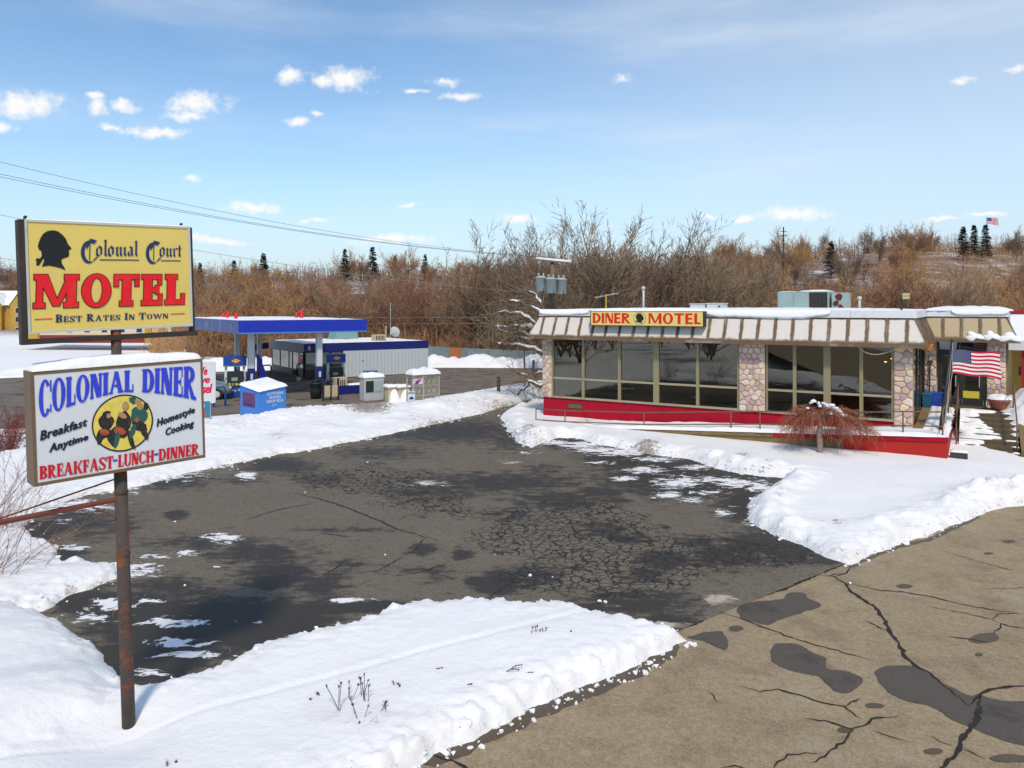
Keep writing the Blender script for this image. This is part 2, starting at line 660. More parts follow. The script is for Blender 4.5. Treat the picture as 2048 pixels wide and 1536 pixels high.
def lot_material():
    m = bpy.data.materials.new('lot_asphalt')
    m.use_nodes = True
    t = NT(m.node_tree)
    b = t.n['Principled BSDF']
    geo = t.new('ShaderNodeNewGeometry')
    v = geo.outputs['Position']
    at = t.new('ShaderNodeAttribute', attribute_name='lotmask')
    sp = t.new('ShaderNodeSeparateColor')
    t.put(sp.inputs[0], at.outputs['Color'])
    wet_shade, film, crk = sp.outputs[0], sp.outputs[1], sp.outputs[2]
    salt = at.outputs['Alpha']
    fine = t.noise(v, 46, 4, 0.85)
    mid = t.noise(v, 2.6, 12, 0.74)
    big = t.noise(v, 0.45, 6, 0.6)
    c = t.mix(big, (0.140, 0.118, 0.090), (0.225, 0.192, 0.148))
    c = t.mix(t.step(t.noise(v, 17, 6, 0.8), 0.40, 0.62, 0.55, 0.0), c, (0.062, 0.050, 0.036))
    c = t.mix(t.step(t.noise(v, 5.5, 8, 0.7), 0.5, 0.66, 0, 0.45), c, (0.055, 0.047, 0.037))
    c = t.mix(t.step(fine, 0.5, 0.66, 0, 0.7), c, (0.27, 0.235, 0.185))
    c = t.mix(t.step(fine, 0.5, 0.33, 0, 0.7), c, (0.05, 0.042, 0.034))
    # damp asphalt, with the tall sign's shadow painted in by the same mask
    stn = t.noise(t.vmath('MULTIPLY', v, (1.1, 3.4, 1.0)), 1.7, 10, 0.72)
    wn = t.math('ADD', t.math('MULTIPLY', mid, 0.5), t.math('MULTIPLY', stn, 0.5))
    w = t.step(t.math('ADD', t.math('ADD', wet_shade, 0.12), t.math('MULTIPLY', t.math('SUBTRACT', wn, 0.5), 3.6)), 0.28, 0.75, 0.0, 1.0)
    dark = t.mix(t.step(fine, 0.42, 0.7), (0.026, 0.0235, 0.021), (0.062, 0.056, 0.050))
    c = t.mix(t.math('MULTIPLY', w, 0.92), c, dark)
    # alligator cracks
    wv = t.vmath('ADD', v, t.vmath('MULTIPLY', t.vmath('SUBTRACT', t.noise(v, 2.6, 5, 0.6, True), (0.5, 0.5, 0.5)), (0.42, 0.42, 0)))
    vo = t.new('ShaderNodeTexVoronoi', feature='DISTANCE_TO_EDGE')
    t.put(vo.inputs['Vector'], wv)
    vo.inputs['Scale'].default_value = 5.4
    cm = t.step(t.math('ADD', crk, t.math('MULTIPLY', t.math('SUBTRACT', t.noise(v, 1.1, 5), 0.5), 1.3)), 0.3, 0.6)
    wd = t.math('MULTIPLY', cm, t.math('ADD', 0.022, t.math('MULTIPLY', mid, 0.09)))
    ck = t.math('MULTIPLY', t.step(t.math('SUBTRACT', vo.outputs['Distance'], wd), 0.02, -0.02), cm)
    c = t.mix(t.math('MULTIPLY', ck, 0.9), c, (0.022, 0.019, 0.016))
    # salt crust and thin remnants of snow
    sv = t.vmath('MULTIPLY', t.vmath('ADD', v, t.vmath('MULTIPLY', t.noise(v, 0.9, 4, 0.6, True), (0.9, 0.9, 0))), (2.0, 4.2, 1.0))
    st = t.noise(sv, 1.5, 9, 0.72)
    sm = t.step(t.math('ADD', salt, t.math('MULTIPLY', t.math('SUBTRACT', st, 0.5), 2.6)), 0.5, 0.85)
    c = t.mix(t.math('MULTIPLY', sm, 0.9), c, (0.50, 0.43, 0.34))
    fm = t.step(t.math('ADD', film, t.math('MULTIPLY', t.math('SUBTRACT', st, 0.5), 3.1)), 0.55, 0.66)
    fm = t.math('MULTIPLY', fm, t.step(film, 0.02, 0.15))
    c = t.mix(fm, c, (0.80, 0.80, 0.82))
    t.put(b.inputs['Base Color'], c)
    t.put(b.inputs['Roughness'], t.math('SUBTRACT', 0.88, t.math('MULTIPLY', w, 0.16)))
    b.inputs['Specular IOR Level'].default_value = 0.3
    bn = t.new('ShaderNodeBump')
    bn.inputs['Strength'].default_value = 0.75
    bn.inputs['Distance'].default_value = 0.012
    h = t.math('SUBTRACT', t.math('MULTIPLY', t.noise(v, 60, 4, 0.7), 0.6), t.math('MULTIPLY', ck, 1.0))
    h = t.math('ADD', h, t.math('MULTIPLY', fm, 1.6))
    t.put(bn.inputs['Height'], h)
    t.l.new(bn.outputs[0], b.inputs['Normal'])
    return m


# dense near field: rows spread with distance, so that near ground is fine and far ground is coarse
STEP = 0.0046
ry = 3.6 * np.exp(np.arange(0, math.log(80 / 3.6), STEP))
rk = np.arange(-1.12, 1.12, STEP)
GY, GK = np.meshgrid(ry, rk, indexing='ij')
GX = GK * GY
PX = CX + F * GK
PY = YH + F * CAMZ / GY


def blobs(lst):
    out = np.zeros_like(GX)
    for (bx, by, rx, rr, s) in lst:
        sl = (np.abs(PX - bx) < 2.2 * rx) & (np.abs(PY - by) < 2.2 * rr)
        q = np.exp(-(((PX[sl] - bx) / rx) ** 2 + ((PY[sl] - by) / rr) ** 2)) * s
        out[sl] = np.maximum(out[sl], q)
    return out


WET_SHADE = [(900, 862, 190, 28, .75), (1020, 880, 60, 30, .6), (1000, 965, 210, 24, .75), (1120, 1000, 120, 24, .7), (560, 930, 90, 18, .8),
       (330, 962, 120, 20, .7), (170, 1045, 110, 40, .65), (350, 1030, 28, 12, .9), (420, 1085, 150, 20, .6), (520, 1108, 120, 28, .75),
       (345, 1175, 150, 28, .6), (550, 1150, 90, 36, .8), (640, 1170, 70, 40, .7), (850, 1099, 34, 12, .95), (925, 1110, 24, 14, .8),
       (1000, 1165, 70, 26, .95), (1070, 1150, 60, 22, .75), (1330, 1122, 60, 20, .9), (1400, 1085, 50, 18, .7), (1460, 1112, 90, 30, .85),
       (1530, 1085, 100, 28, .85), (1590, 1110, 80, 24, .8), (1280, 1205, 130, 26, .85), (1345, 1240, 70, 20, .8), (1190, 1215, 80, 14, .9),
       (860, 985, 130, 22, .6), (1010, 1030, 60, 20, .5), (1290, 1150, 50, 18, .8), (1200, 1060, 70, 20, .6), (1250, 1075, 60, 16, .7),
       (1390, 950, 190, 46, 1.2), (1250, 915, 90, 26, 1.1), (1500, 1010, 70, 40, 1.1), (1600, 1085, 60, 26, 1.1), (1660, 1115, 40, 14, 1.1),
       (1140, 885, 60, 14, 1.1), (1200, 985, 60, 16, .8), (400, 1255, 210, 60, 1.3), (560, 1235, 120, 40, 1.2), (740, 1215, 150, 14, 1.1),  # lower left blobs: damp ground plus the sign's shadow, painted dark together
       (280, 1220, 110, 40, 1.2), (300, 1320, 120, 50, 1.3), (180, 1205, 90, 26, 1.1), (95, 1060, 60, 26, .8), (120, 1110, 60, 24, .8),
       (250, 1050, 40, 20, .6), (880, 1150, 40, 20, .5), (700, 1130, 60, 12, .6), (830, 1140, 80, 10, .5), (760, 905, 120, 20, .55),
       (640, 960, 70, 14, .6), (480, 960, 60, 12, .5), (1090, 940, 60, 16, .55), (690, 1060, 110, 6, .6), (1240, 1000, 40, 12, .6)]
FILM = [(445, 1076, 54, 13, .8), (370, 1106, 46, 8, .75), (310, 1113, 40, 9, .7), (300, 942, 130, 24, .9), (440, 918, 70, 12, .8),
        (490, 951, 26, 9, 1.0), (240, 1140, 110, 20, .9), (220, 1210, 60, 18, .85), (180, 1235, 50, 16, .75), (350, 1245, 90, 16, .8),
        (345, 1285, 70, 14, .8), (390, 1308, 90, 10, .85), (300, 1345, 60, 12, .7), (592, 1274, 30, 9, .85), (525, 1243, 24, 9, .7),
        (700, 1200, 56, 5, 1.0), (845, 1206, 40, 6, .8), (1360, 965, 70, 18, .8), (1335, 990, 34, 9, .9), (1250, 957, 34, 7, .9),
        (1240, 905, 70, 10, .85), (1160, 890, 60, 9, .9), (1480, 966, 70, 12, .85), (1390, 935, 50, 7, .8), (1450, 1025, 34, 14, .65),
        (1310, 918, 60, 8, .8), (1540, 995, 40, 12, .75), (160, 1010, 90, 16, .9), (120, 1040, 30, 10, .6), (150, 1095, 50, 10, .7),
        (1200, 925, 40, 6, .7), (855, 967, 60, 8, .5), (300, 1200, 40, 9, .7), (430, 1135, 10, 4, .8), (1420, 985, 50, 8, .7),
        (1290, 940, 60, 10, .8), (1430, 960, 60, 10, .8), (1200, 900, 60, 8, .9), (1110, 885, 40, 6, .9), (1350, 910, 60, 6, .8), (1520, 975, 40, 10, .9), (1380, 1000, 50, 10, .7), (400, 930, 90, 12, .8), (200, 975, 110, 14, .95), (110, 1020, 60, 12, .8), (1060, 905, 40, 6, .55), (1500, 1045, 26, 8, .7), (250, 1070, 20, 5, .6)]
CRK = [(740, 960, 170, 36, .9), (860, 1005, 120, 40, .75), (1120, 1060, 200, 60, 1.1), (1250, 1130, 210, 66, 1.2), (1450, 1100, 170, 36, .9),
       (620, 948, 90, 18, .7), (1080, 1150, 120, 40, .9), (1580, 1115, 80, 24, .8), (1180, 1030, 120, 30, .8)]
SALT = [(860, 966, 60, 9, .8), (1440, 1198, 44, 14, .9), (1325, 1250, 70, 9, .95), (1020, 925, 30, 5, .8), (1480, 1110, 50, 6, .4),
        (920, 1240, 80, 6, .5), (1220, 1212, 50, 6, .6), (1000, 985, 40, 4, .5), (900, 870, 120, 4, .2), (1150, 1232, 90, 5, .4)]
msk = np.stack([blobs(WET_SHADE), blobs(FILM), blobs(CRK), blobs(SALT)], -1)
side = (GX - S1.x) * sn.x + (GY - S1.y) * sn.y
LOTZ = np.where(side < 0, -0.02, 0.0)
dl = lot_d(GX, GY)
keep = (side > -0.02) & (dl < 1.5) & (GY < 60) & (GX > -16)
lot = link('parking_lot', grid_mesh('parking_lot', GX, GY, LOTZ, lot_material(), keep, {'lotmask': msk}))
tag(lot, 'cracked dark asphalt parking lot between the snow banks', kind='structure')

# fuel station forecourt
GAS_POLY = [(-26, 31), (-16.2, 35.2), (-11.5, 38.8), (-6.5, 42.8), (-1.5, 48.5), (3.0, 52.5), (12, 56), (12, 66), (-6, 67.5), (-30, 62), (-48, 53), (-48, 34)]


def gas_material():
    m = bpy.data.materials.new('forecourt_asphalt')
    m.use_nodes = True
    t = NT(m.node_tree)
    b = t.n['Principled BSDF']
    geo = t.new('ShaderNodeNewGeometry')
    v = geo.outputs['Position']
    c = t.mix(t.noise(v, 0.6, 6, 0.6), (0.12, 0.095, 0.073), (0.20, 0.162, 0.125))
    c = t.mix(t.step(t.noise(v, 0.9, 8, 0.7), 0.5, 0.64), c, (0.045, 0.038, 0.033))
    sv = t.vmath('MULTIPLY', v, (0.35, 1.6, 1.0))
    c = t.mix(t.step(t.noise(sv, 1.2, 8, 0.7), 0.60, 0.74, 0, 0.8), c, (0.42, 0.36, 0.29))
    t.put(b.inputs['Base Color'], c)
    t.put(b.inputs['Roughness'], 0.8)
    return m


mb = MB()
mb.add([(x, y, GAS_Z - 0.01) for x, y in GAS_POLY], [tuple(range(len(GAS_POLY)))])
gas_lot = mb.build('forecourt', gas_material())
tag(gas_lot, 'salt streaked forecourt pavement around the fuel station', kind='structure')

# snow: polygons traced on the ground, each with its own depth
SN_A = W2((250, 1392), (330, 1378), (420, 1352), (520, 1312), (600, 1285), (660, 1276), (740, 1250), (800, 1226), (850, 1218), (940, 1210),
          (1000, 1216), (1060, 1222), (1130, 1222), (1155, 1232), (1210, 1246), (1290, 1258), (1345, 1270), (1370, 1280), (1345, 1299),
          (1300, 1321), (1240, 1350), (1150, 1381), (1080, 1412), (1000, 1450), (925, 1481), (870, 1503), (830, 1538))
SN_A += [(-1.6, 6.9), (-3.4, 5.6), (-6.5, 3.4), (-10, 0.9), (-16, 2), (-12, 9), (-6, 9.5), (-4.6, 8.9)]
SN_L = [(-4.05, 8.3), (-4.9, 9.35), (-5.9, 10.35), (-6.7, 11.0), (-8, 11.7), (-14, 12.5), (-20, 10), (-16, 2), (-9, 3), (-5, 6.6)]
SN_B = W2((1085, 790), (960, 828), (860, 851), (760, 873), (640, 897), (560, 908), (500, 921), (440, 931), (380, 946), (300, 968), (200, 986),
          (130, 1004), (72, 1036), (46, 1057), (70, 1080), (104, 1088), (112, 1114), (130, 1129), (200, 1130), (240, 1136), (236, 1158),
          (180, 1178), (112, 1198), (60, 1230))
SN_B += [(-16, 11), (-45, 11), (-80, 30), (-85, 82), (30, 82), (30, 60), (6, 50), (3.5, 44)]
SN_R = W2((1085, 800), (1030, 818), (1000, 832), (1010, 852), (1022, 872), (1042, 888), (1064, 897), (1092, 884), (1112, 875), (1150, 876), (1190, 886),
          (1235, 896), (1300, 908), (1380, 918), (1440, 938), (1482, 948), (1560, 955), (1590, 957), (1562, 966), (1522, 994), (1502, 1014),
          (1507, 1042), (1542, 1067), (1602, 1092), (1662, 1116), (1702, 1130), (1745, 1107), (1800, 1087), (1860, 1072), (1900, 1052),
          (1960, 1027), (2000, 1017), (2052, 1011), (2300, 975))
SN_R += [(30, 27), (40, 40), (40, 60), (30, 82), (5, 82), (2, 50), (2.2, 42)]
PATH = W2((1980, 903), (2010, 906), (2060, 906), (2400, 880), (2400, 925), (2060, 926), (2030, 916), (1995, 909))

Hs = np.full(GX.shape, -0.06)
n1 = fbm(GX, GY, 1.1, 4, 11)
n2 = fbm(GX, GY, 4.5, 4, 23)
n3 = fbm(GX, GY, 0.35, 3, 31)
n4 = fbm(GX, GY, 9.0, 3, 51)


def lumpy(d, w, amp):
    return amp * np.exp(-np.clip(d, 0, None) / w) * (np.abs(n2) * 1.6 + np.abs(n4) * 0.7)


def snow_layer(poly, Hm, w, jag=0.10, lump=0.1, lw=0.5, extra=None):
    d = sdist(poly, GX, GY) + jag * n1 * 1.2 + jag * 0.7 * n2 + jag * .3 * n4
    h = Hm * (1 - np.exp(-np.clip(d, 0, None) / w)) + lumpy(d, lw, lump) * sstep(0, 0.10, d)
    h += 0.10 * n3 * sstep(0.2, 2, d) + 0.012 * n1 * sstep(0.2, 1, d)
    if extra is not None:
        h = h + extra(d)
    return np.where(d > 0, h, np.maximum(d * 1.2, -0.06)), d


hA, dA = snow_layer(SN_A, 0.24, 0.16, 0.10, 0.13, 0.33)
hL, dL = snow_layer(SN_L, 0.50, 0.55, 0.10, 0.05, 0.4)
ridge_n = 0.65 + 1.1 * fbm(GX, GY, 0.28, 2, 77)


def ridge(d):
    q = lot_d(GX, GY)
    da = drop_at(GX, GY)
    low = (da - 3.2) / 3.4
    r = np.clip(ridge_n, 0.1, 1.4) * np.exp(-((q - da + 1.6) / 1.5) ** 2) * sstep(21, 27, GY) * (0.12 + 0.36 * low)
    r2 = 0.12 * np.exp(-((q - 1.2) / 0.7) ** 2) * sstep(18, 24, GY) * np.clip(0.5 + 2 * n1, 0, 1.5)
    rough = (np.abs(n2) * 0.24 + 0.12 * np.abs(n4)) * np.exp(-((q - da + 1.8) / 2.2) ** 2) * sstep(20, 27, GY)
    return r + r2 + rough


hB, dB = snow_layer(SN_B, 0.16, 0.30, 0.18, 0.12, 0.7, ridge)
# right bank: plough ridge along the lot and along the road
dRoad = -side


def bank_r(d):
    e = 0.20 * np.exp(-((d - 0.55) / 0.35) ** 2) * np.clip(0.4 + 1.6 * n1 + 0.6 * n3, 0, 1.2)
    rr = (0.30 * np.exp(-((d - 0.7) / 0.5) ** 2) * (0.5 + np.abs(n2))) * sstep(9.0, 12.0, GX)
    # heap beside the stairs
    hp = 1.55 * np.exp(-(((GX - 18.1) / 1.5) ** 2 + ((GY - 25.4) / 2.2) ** 2)) + 1.1 * np.exp(-(((GX - 20.5) / 2.0) ** 2 + ((GY - 27.5) / 3.0) ** 2))
    return e + rr + hp * (1 + 0.25 * n1 + .15 * n2)


hR, dR = snow_layer(SN_R, 0.22, 0.22, 0.12, 0.12, 0.45, bank_r)
dP = sdist(PATH, GX, GY) + 0.08 * n1
hR = np.where(dP > -0.25, np.minimum(hR, -0.3 * (dP + 0.12)), hR)
dG = sdist(GAS_POLY, GX, GY) + 0.5 * n1
base = 0.84 * sstep(0, 3.0, dl - drop_at(GX, GY))
far = sstep(42, 62, GY)
TZ = -base * (1 - far) + far * -0.82
TZ = TZ * (dl > -3) + 0 * (dl <= -3)
# ground behind the diner falls away gently
TZ = np.where(dl <= 2.0, far * -0.82, TZ)
hB = np.where(dG > -0.6, np.minimum(hB, 0.35 * np.exp(-((dG + 0.6) / .5) ** 2) - 0.5 * sstep(-0.35, 0.15, dG)), hB)
hR = np.where(dG > -0.6, np.minimum(hR, 0.35 * np.exp(-((dG + 0.6) / .5) ** 2) - 0.5 * sstep(-0.35, 0.15, dG)), hR)
rut0, rut1 = P(330, 1430, .24), P(1150, 1225, .24)
rd = (rut1 - rut0).normalized()
rq = (GX - rut0.x) * -rd.y + (GY - rut0.y) * rd.x + 0.05 * n1
hA = hA - 0.022 * np.exp(-(rq / 0.05) ** 2) * (dA > .2) - 0.010 * np.exp(-((rq - .3) / 0.2) ** 2) * (dA > .2)
hAL = np.maximum(hA, hL)
heap = 0.75 * np.exp(-((dG + 2.0) / 1.1) ** 2) * sstep(58, 63, GY) * (1 + 0.8 * n1 + .4 * n3)
hB = hB + heap
hR = hR + heap
# melt hollow round the sign pole
hollow = 1 - 0.72 * np.exp(-((GX + 4.1) ** 2 + (GY - 7.75) ** 2) / 0.55 ** 2)
hAL = np.where(hAL > 0, hAL * hollow, hAL)
DIRT_SPOTS = [(735, 828, 60, 14, 1.6), (560, 880, 40, 14, .8), (150, 866, 40, 10, .7), (470, 862, 60, 10, .6), (1060, 870, 30, 16, .9),
              (1300, 900, 30, 12, 1.1), (1480, 925, 40, 8, .9), (1540, 940, 50, 10, .7), (900, 815, 70, 14, .6), (640, 860, 80, 8, .6),
              (1560, 1010, 14, 26, .6), (1675, 1065, 40, 10, .8), (160, 1250, 40, 60, .6), (700, 1480, 120, 20, .5), (1180, 855, 30, 8, .9),
              (830, 845, 90, 9, .6), (960, 815, 90, 8, .6)]
SNOW_DIRT = blobs(DIRT_SPOTS)


def snow_obj(name, h, d, label, extra_dirt):
    edge = np.exp(-np.clip(d, 0, None) / 0.35) * 0.55
    o = link(name, grid_mesh(name, GX, GY, TZ + h, SNOW, (h > -0.04), {'dirt': np.clip(SNOW_DIRT + edge * extra_dirt * 1.5, 0, 1.6)}))
    return tag(o, label, kind='structure')


snow_obj('roadside_snow_bank', hAL, np.maximum(dA, dL), 'smooth white snow bank between the lot and the road with the tall sign', 0.5)
snow_obj('station_snow_bank', hB, dB, 'lumpy ploughed snow ridge between the lot and the fuel station', 0.8)
snow_obj('diner_snow_bank', hR, dR, 'thick snow bank wrapped around the foot of the diner', 0.7)


def snow_z(x, y):
    """height of the snow at a place (nearest sample)"""
    i = int(np.clip(round(math.log(max(y, 3.6) / 3.6) / STEP), 0, len(ry) - 1))
    j = int(np.clip(round((x / y + 1.12) / STEP), 0, len(rk) - 1))
    return float(TZ[i, j] + max(hAL[i, j], hB[i, j], hR[i, j], 0.0))


# clods of snow fallen along the edges of the banks
mb = MB()
ico = bmesh.new()
bmesh.ops.create_icosphere(ico, subdivisions=1, radius=1.0)
ICO_V = [v.co.copy() for v in ico.verts]
ICO_F = [[v.index for v in f.verts] for f in ico.faces]
ico.free()


def clod(mb, c, r):
    M = Matrix.Rotation(random.uniform(0, 6), 4, 'Z') @ Matrix.Diagonal((random.uniform(.7, 1.3), random.uniform(.7, 1.3), random.uniform(.5, .9), 1))
    mb.add([Vector(c) + (M @ v) * r * random.uniform(.5, 1.35) for v in ICO_V], ICO_F)


def edge_clods(poly, n, rmax, off=(-0.12, 0.25), i0=0, i1=None):
    pts = [Vector((p[0], p[1], 0)) for p in poly][i0:i1]
    segs = [(a, b, (b - a).length) for a, b in zip(pts[:-1], pts[1:])]
    tot = sum(s[2] for s in segs)
    for _ in range(n):
        t = random.uniform(0, tot)
        for a, b, L in segs:
            if t < L:
                break
            t -= L
        p = a + (b - a) * (t / max(L, 1e-6))
        nn = Vector((-(b - a).y, (b - a).x, 0)).normalized()
        r = rmax * (0.22 + 0.78 * random.random() ** 3)
        p = p + nn * random.uniform(*off)
        z = max(snow_z(p.x, p.y), 0)
        if z > 0.3:
            continue
        clod(mb, (p.x, p.y, z + r * 0.05), r)


edge_clods(SN_A, 150, 0.05, (-0.03, 0.22), 17, 29)
edge_clods(SN_A, 120, 0.045, (-0.2, 0.1), 0, 18)
edge_clods(SN_R, 300, 0.07, (-0.15, 0.3), 2, 34)
edge_clods(SN_B, 200, 0.07, (-0.2, 0.3), 0, 24)
for (px, py, r) in [(640, 1268, .09), (655, 1275, .11), (990, 1110, .02), (350, 1044, .03), (1060, 1152, .035), (1105, 1155, .02), (770, 1110, .02), (610, 985, .02),
                    (1200, 1205, .05), (1210, 1206, .04), (370, 1172, .03), (1700, 1167, .03), (735, 925, .03), (500, 958, .05), (465, 935, .05), (476, 940, .04)]:
    p = P(px, py)
    clod(mb, (p.x, p.y, max(snow_z(p.x, p.y), 0) + r * .4), r)
tag(mb.build('snow_clods', SNOW, smooth=False, fixn=False), 'loose clods of snow along the edges of the banks', kind='stuff')

# ------------------------------------------------------------------ patches and cracks in the pavement
PATCH = mat('patch_tar', (0.090, 0.076, 0.064), 0.8, 0.45, 40, 0.5, 60, dirt=(0.045, 0.037, 0.030), dirt_amt=.75, dscale=1.6)
CRACK = mat('crack_dark', (0.022, 0.019, 0.016), 0.9, 0.3, 8, dirt=(0.05, 0.04, 0.03), dscale=6)
DAMP = mat('damp_rim', (0.095, 0.073, 0.048), 0.6, 0.25, 5, 0.3, 70)


def wobble_poly(pts, sub=6, amp=0.025):
    out = []
    n = len(pts)
    for i in range(n):
        p0, p1, p2, p3 = pts[i - 1], pts[i], pts[(i + 1) % n], pts[(i + 2) % n]
        for k in range(sub):
            t = k / sub
            q = 0.5 * ((2 * p1) + (p2 - p0) * t + (2 * p0 - 5 * p1 + 4 * p2 - p3) * t * t + (3 * p1 - p0 - 3 * p2 + p3) * t ** 3)
            w1 = Vector((math.sin(q.x * 9 + q.y * 4), math.cos(q.y * 8 - q.x * 5), 0)) + Vector((math.sin(q.y * 23), math.cos(q.x * 21), 0)) * .5
            out.append(q + w1 * amp * 0.9 + Vector((random.uniform(-amp, amp), random.uniform(-amp, amp), 0)) * .22)
    return out


def ground_patch(px_pts, z, m, amp=0.022, name='tar_patch'):
    pts = wobble_poly([P(*p) for p in px_pts], 14, amp)
    mb = MB()
    mb.add([(p.x, p.y, z) for p in pts], [tuple(range(len(pts)))])
    return mb.build(name, m, road)


ground_patch([(1472, 1216), (1492, 1206), (1530, 1201), (1568, 1196), (1576, 1186), (1604, 1184), (1616, 1196), (1640, 1208), (1630, 1218), (1600, 1226), (1560, 1240), (1530, 1249), (1500, 1241), (1482, 1233)], -0.006, PATCH)
ground_patch([(1370, 1273), (1398, 1266), (1420, 1261), (1444, 1263), (1452, 1274), (1460, 1284), (1450, 1296), (1422, 1290), (1400, 1280)], -0.006, PATCH)
ground_patch([(1540, 1302), (1556, 1287), (1590, 1288), (1622, 1302), (1650, 1316), (1656, 1336), (1700, 1343), (1722, 1358), (1716, 1375), (1690, 1385), (1662, 1378), (1638, 1354), (1600, 1346), (1560, 1331), (1541, 1318)], -0.006, PATCH)
ground_patch([(1750, 1346), (1766, 1331), (1800, 1329), (1850, 1340), (1890, 1366), (1938, 1391), (1962, 1388), (1990, 1397), (2060, 1404), (2140, 1440), (2120, 1500), (2060, 1492), (2000, 1478), (1950, 1456), (1900, 1436), (1860, 1412), (1800, 1396), (1766, 1376)], -0.006, PATCH)
ground_patch([(1340, 1272), (1310, 1290), (1230, 1330), (1140, 1364), (1070, 1392), (990, 1428), (910, 1462), (820, 1505), (880, 1530), (960, 1490), (1035, 1456), (1100, 1424), (1180, 1392), (1262, 1358), (1320, 1330), (1362, 1298)], -0.009, DAMP, 0.03, 'damp_edge')
ground_patch([(1945, 1272), (1965, 1266), (1990, 1266), (1996, 1274), (1986, 1284), (1960, 1286), (1940, 1280)], -0.006, DAMP, name='damp_patch')
for (px, py, rx, rr) in [(1472, 1256, 16, 6), (1808, 1171, 16, 4), (2018, 1082, 14, 3), (1978, 1106, 10, 2), (1865, 1500, 20, 6), (1750, 1410, 20, 5), (2020, 1515, 40, 8), (1690, 1458, 18, 6), (1956, 1308, 8, 3)]:
    ground_patch([(px + rx * math.cos(a), py + rr * math.sin(a)) for a in np.linspace(0, 2 * math.pi, 8, endpoint=False)], -0.006, DAMP, 0.01, 'damp_spot')
ground_patch([(1702, 1128), (1745, 1108), (1800, 1088), (1860, 1073), (1900, 1053), (1950, 1032), (1955, 1037), (1905, 1059), (1862, 1079), (1802, 1094), (1748, 1114), (1706, 1134)], -0.009, DAMP, 0.02, 'damp_edge')


def crack(px_pts, wpx, z=-0.003, name='crack'):
    pts = [P(*p) for p in px_pts]
    fine = []
    for a, b in zip(pts[:-1], pts[1:]):
        n = max(2, int((b - a).length / 0.07))
        for i in range(n):
            q = a + (b - a) * (i / n)
            j = 0.02 if i else 0.0
            fine.append(q + Vector((random.uniform(-j, j), random.uniform(-j, j), 0)))
    fine.append(pts[-1])
    mb = MB()
    m = len(fine)
    for i, p in enumerate(fine):
        d = (fine[min(i + 1, m - 1)] - fine[max(i - 1, 0)]).normalized()
        nn = Vector((-d.y, d.x, 0))
        w = wpx * p.y / F * 0.5 * random.uniform(0.45, 1.3) * min(1, 0.15 + 4 * i / m, 0.15 + 4 * (m - 1 - i) / m)
        mb.v.append((p.x + nn.x * w, p.y + nn.y * w, z))
        mb.v.append((p.x - nn.x * w, p.y - nn.y * w, z))
    for i in range(m - 1):
        mb.f.append((2 * i, 2 * i + 1, 2 * i + 3, 2 * i + 2))
        mb.m.append(0)
    return mb.build(name, CRACK, road if z < 0 else lot, fixn=False)


for pts, w in [
    ([(1640, 1150), (1668, 1152), (1690, 1165), (1700, 1180), (1720, 1195), (1750, 1213), (1768, 1238), (1778, 1260), (1798, 1284), (1808, 1310), (1830, 1330), (1862, 1346), (1905, 1385), (1940, 1412)], 8),
    ([(1690, 1165), (1760, 1180), (1812, 1184), (1850, 1190), (1905, 1203), (1978, 1218), (2060, 1228)], 3.5),
    ([(1690, 1145), (1660, 1150)], 3), ([(1700, 1132), (1695, 1145), (1668, 1152)], 3.5),
    ([(1425, 1219), (1482, 1236), (1530, 1255), (1600, 1280), (1660, 1297), (1710, 1310), (1755, 1323)], 3.5),
    ([(1480, 1370), (1520, 1383), (1555, 1377), (1600, 1389), (1640, 1403), (1690, 1412), (1705, 1424), (1724, 1437)], 5),
    ([(1690, 1412), (1702, 1403), (1722, 1396)], 4), ([(1608, 1436), (1650, 1440), (1700, 1457), (1730, 1450), (1744, 1436), (1798, 1430)], 5),
    ([(1705, 1457), (1692, 1478), (1662, 1498), (1650, 1512), (1622, 1524)], 6), ([(1548, 1536), (1556, 1522), (1575, 1508), (1612, 1504), (1640, 1506)], 5),
    ([(1745, 1460), (1780, 1472), (1822, 1484)], 3), ([(1940, 1408), (1960, 1388), (1992, 1376), (2060, 1370)], 8),
    ([(1962, 1390), (1952, 1440), (1924, 1476), (1918, 1498), (1880, 1536), (1850, 1560)], 11), ([(1925, 1496), (1975, 1518)], 3.5),
    ([(1850, 1468), (1908, 1492)], 2.5), ([(1895, 1272), (1940, 1277), (1975, 1284)], 4), ([(1985, 1268), (1998, 1258), (2002, 1246), (2020, 1252), (2060, 1258)], 3.5),
    ([(1728, 1241), (1752, 1250), (1776, 1262)], 4), ([(860, 1506), (905, 1520), (950, 1545)], 7), ([(1968, 1177), (2060, 1174)], 2),
    ([(1870, 1097), (1950, 1120), (2060, 1150)], 1.5), ([(1855, 1212), (1930, 1225), (1985, 1238), (2002, 1247)], 2.5), ([(1985, 1238), (1995, 1228), (2040, 1226)], 2.5),
    ([(1415, 1380), (1440, 1405)], 2), ([(1440, 1535), (1470, 1530), (1500, 1540)], 4), ([(1365, 1256), (1392, 1248), (1430, 1222), (1442, 1214)], 5),
    ([(1442, 1214), (1500, 1198), (1560, 1180), (1620, 1155), (1690, 1127)], 7), ([(1380, 1225), (1430, 1222)], 2.5)]:
    crack(pts, w)
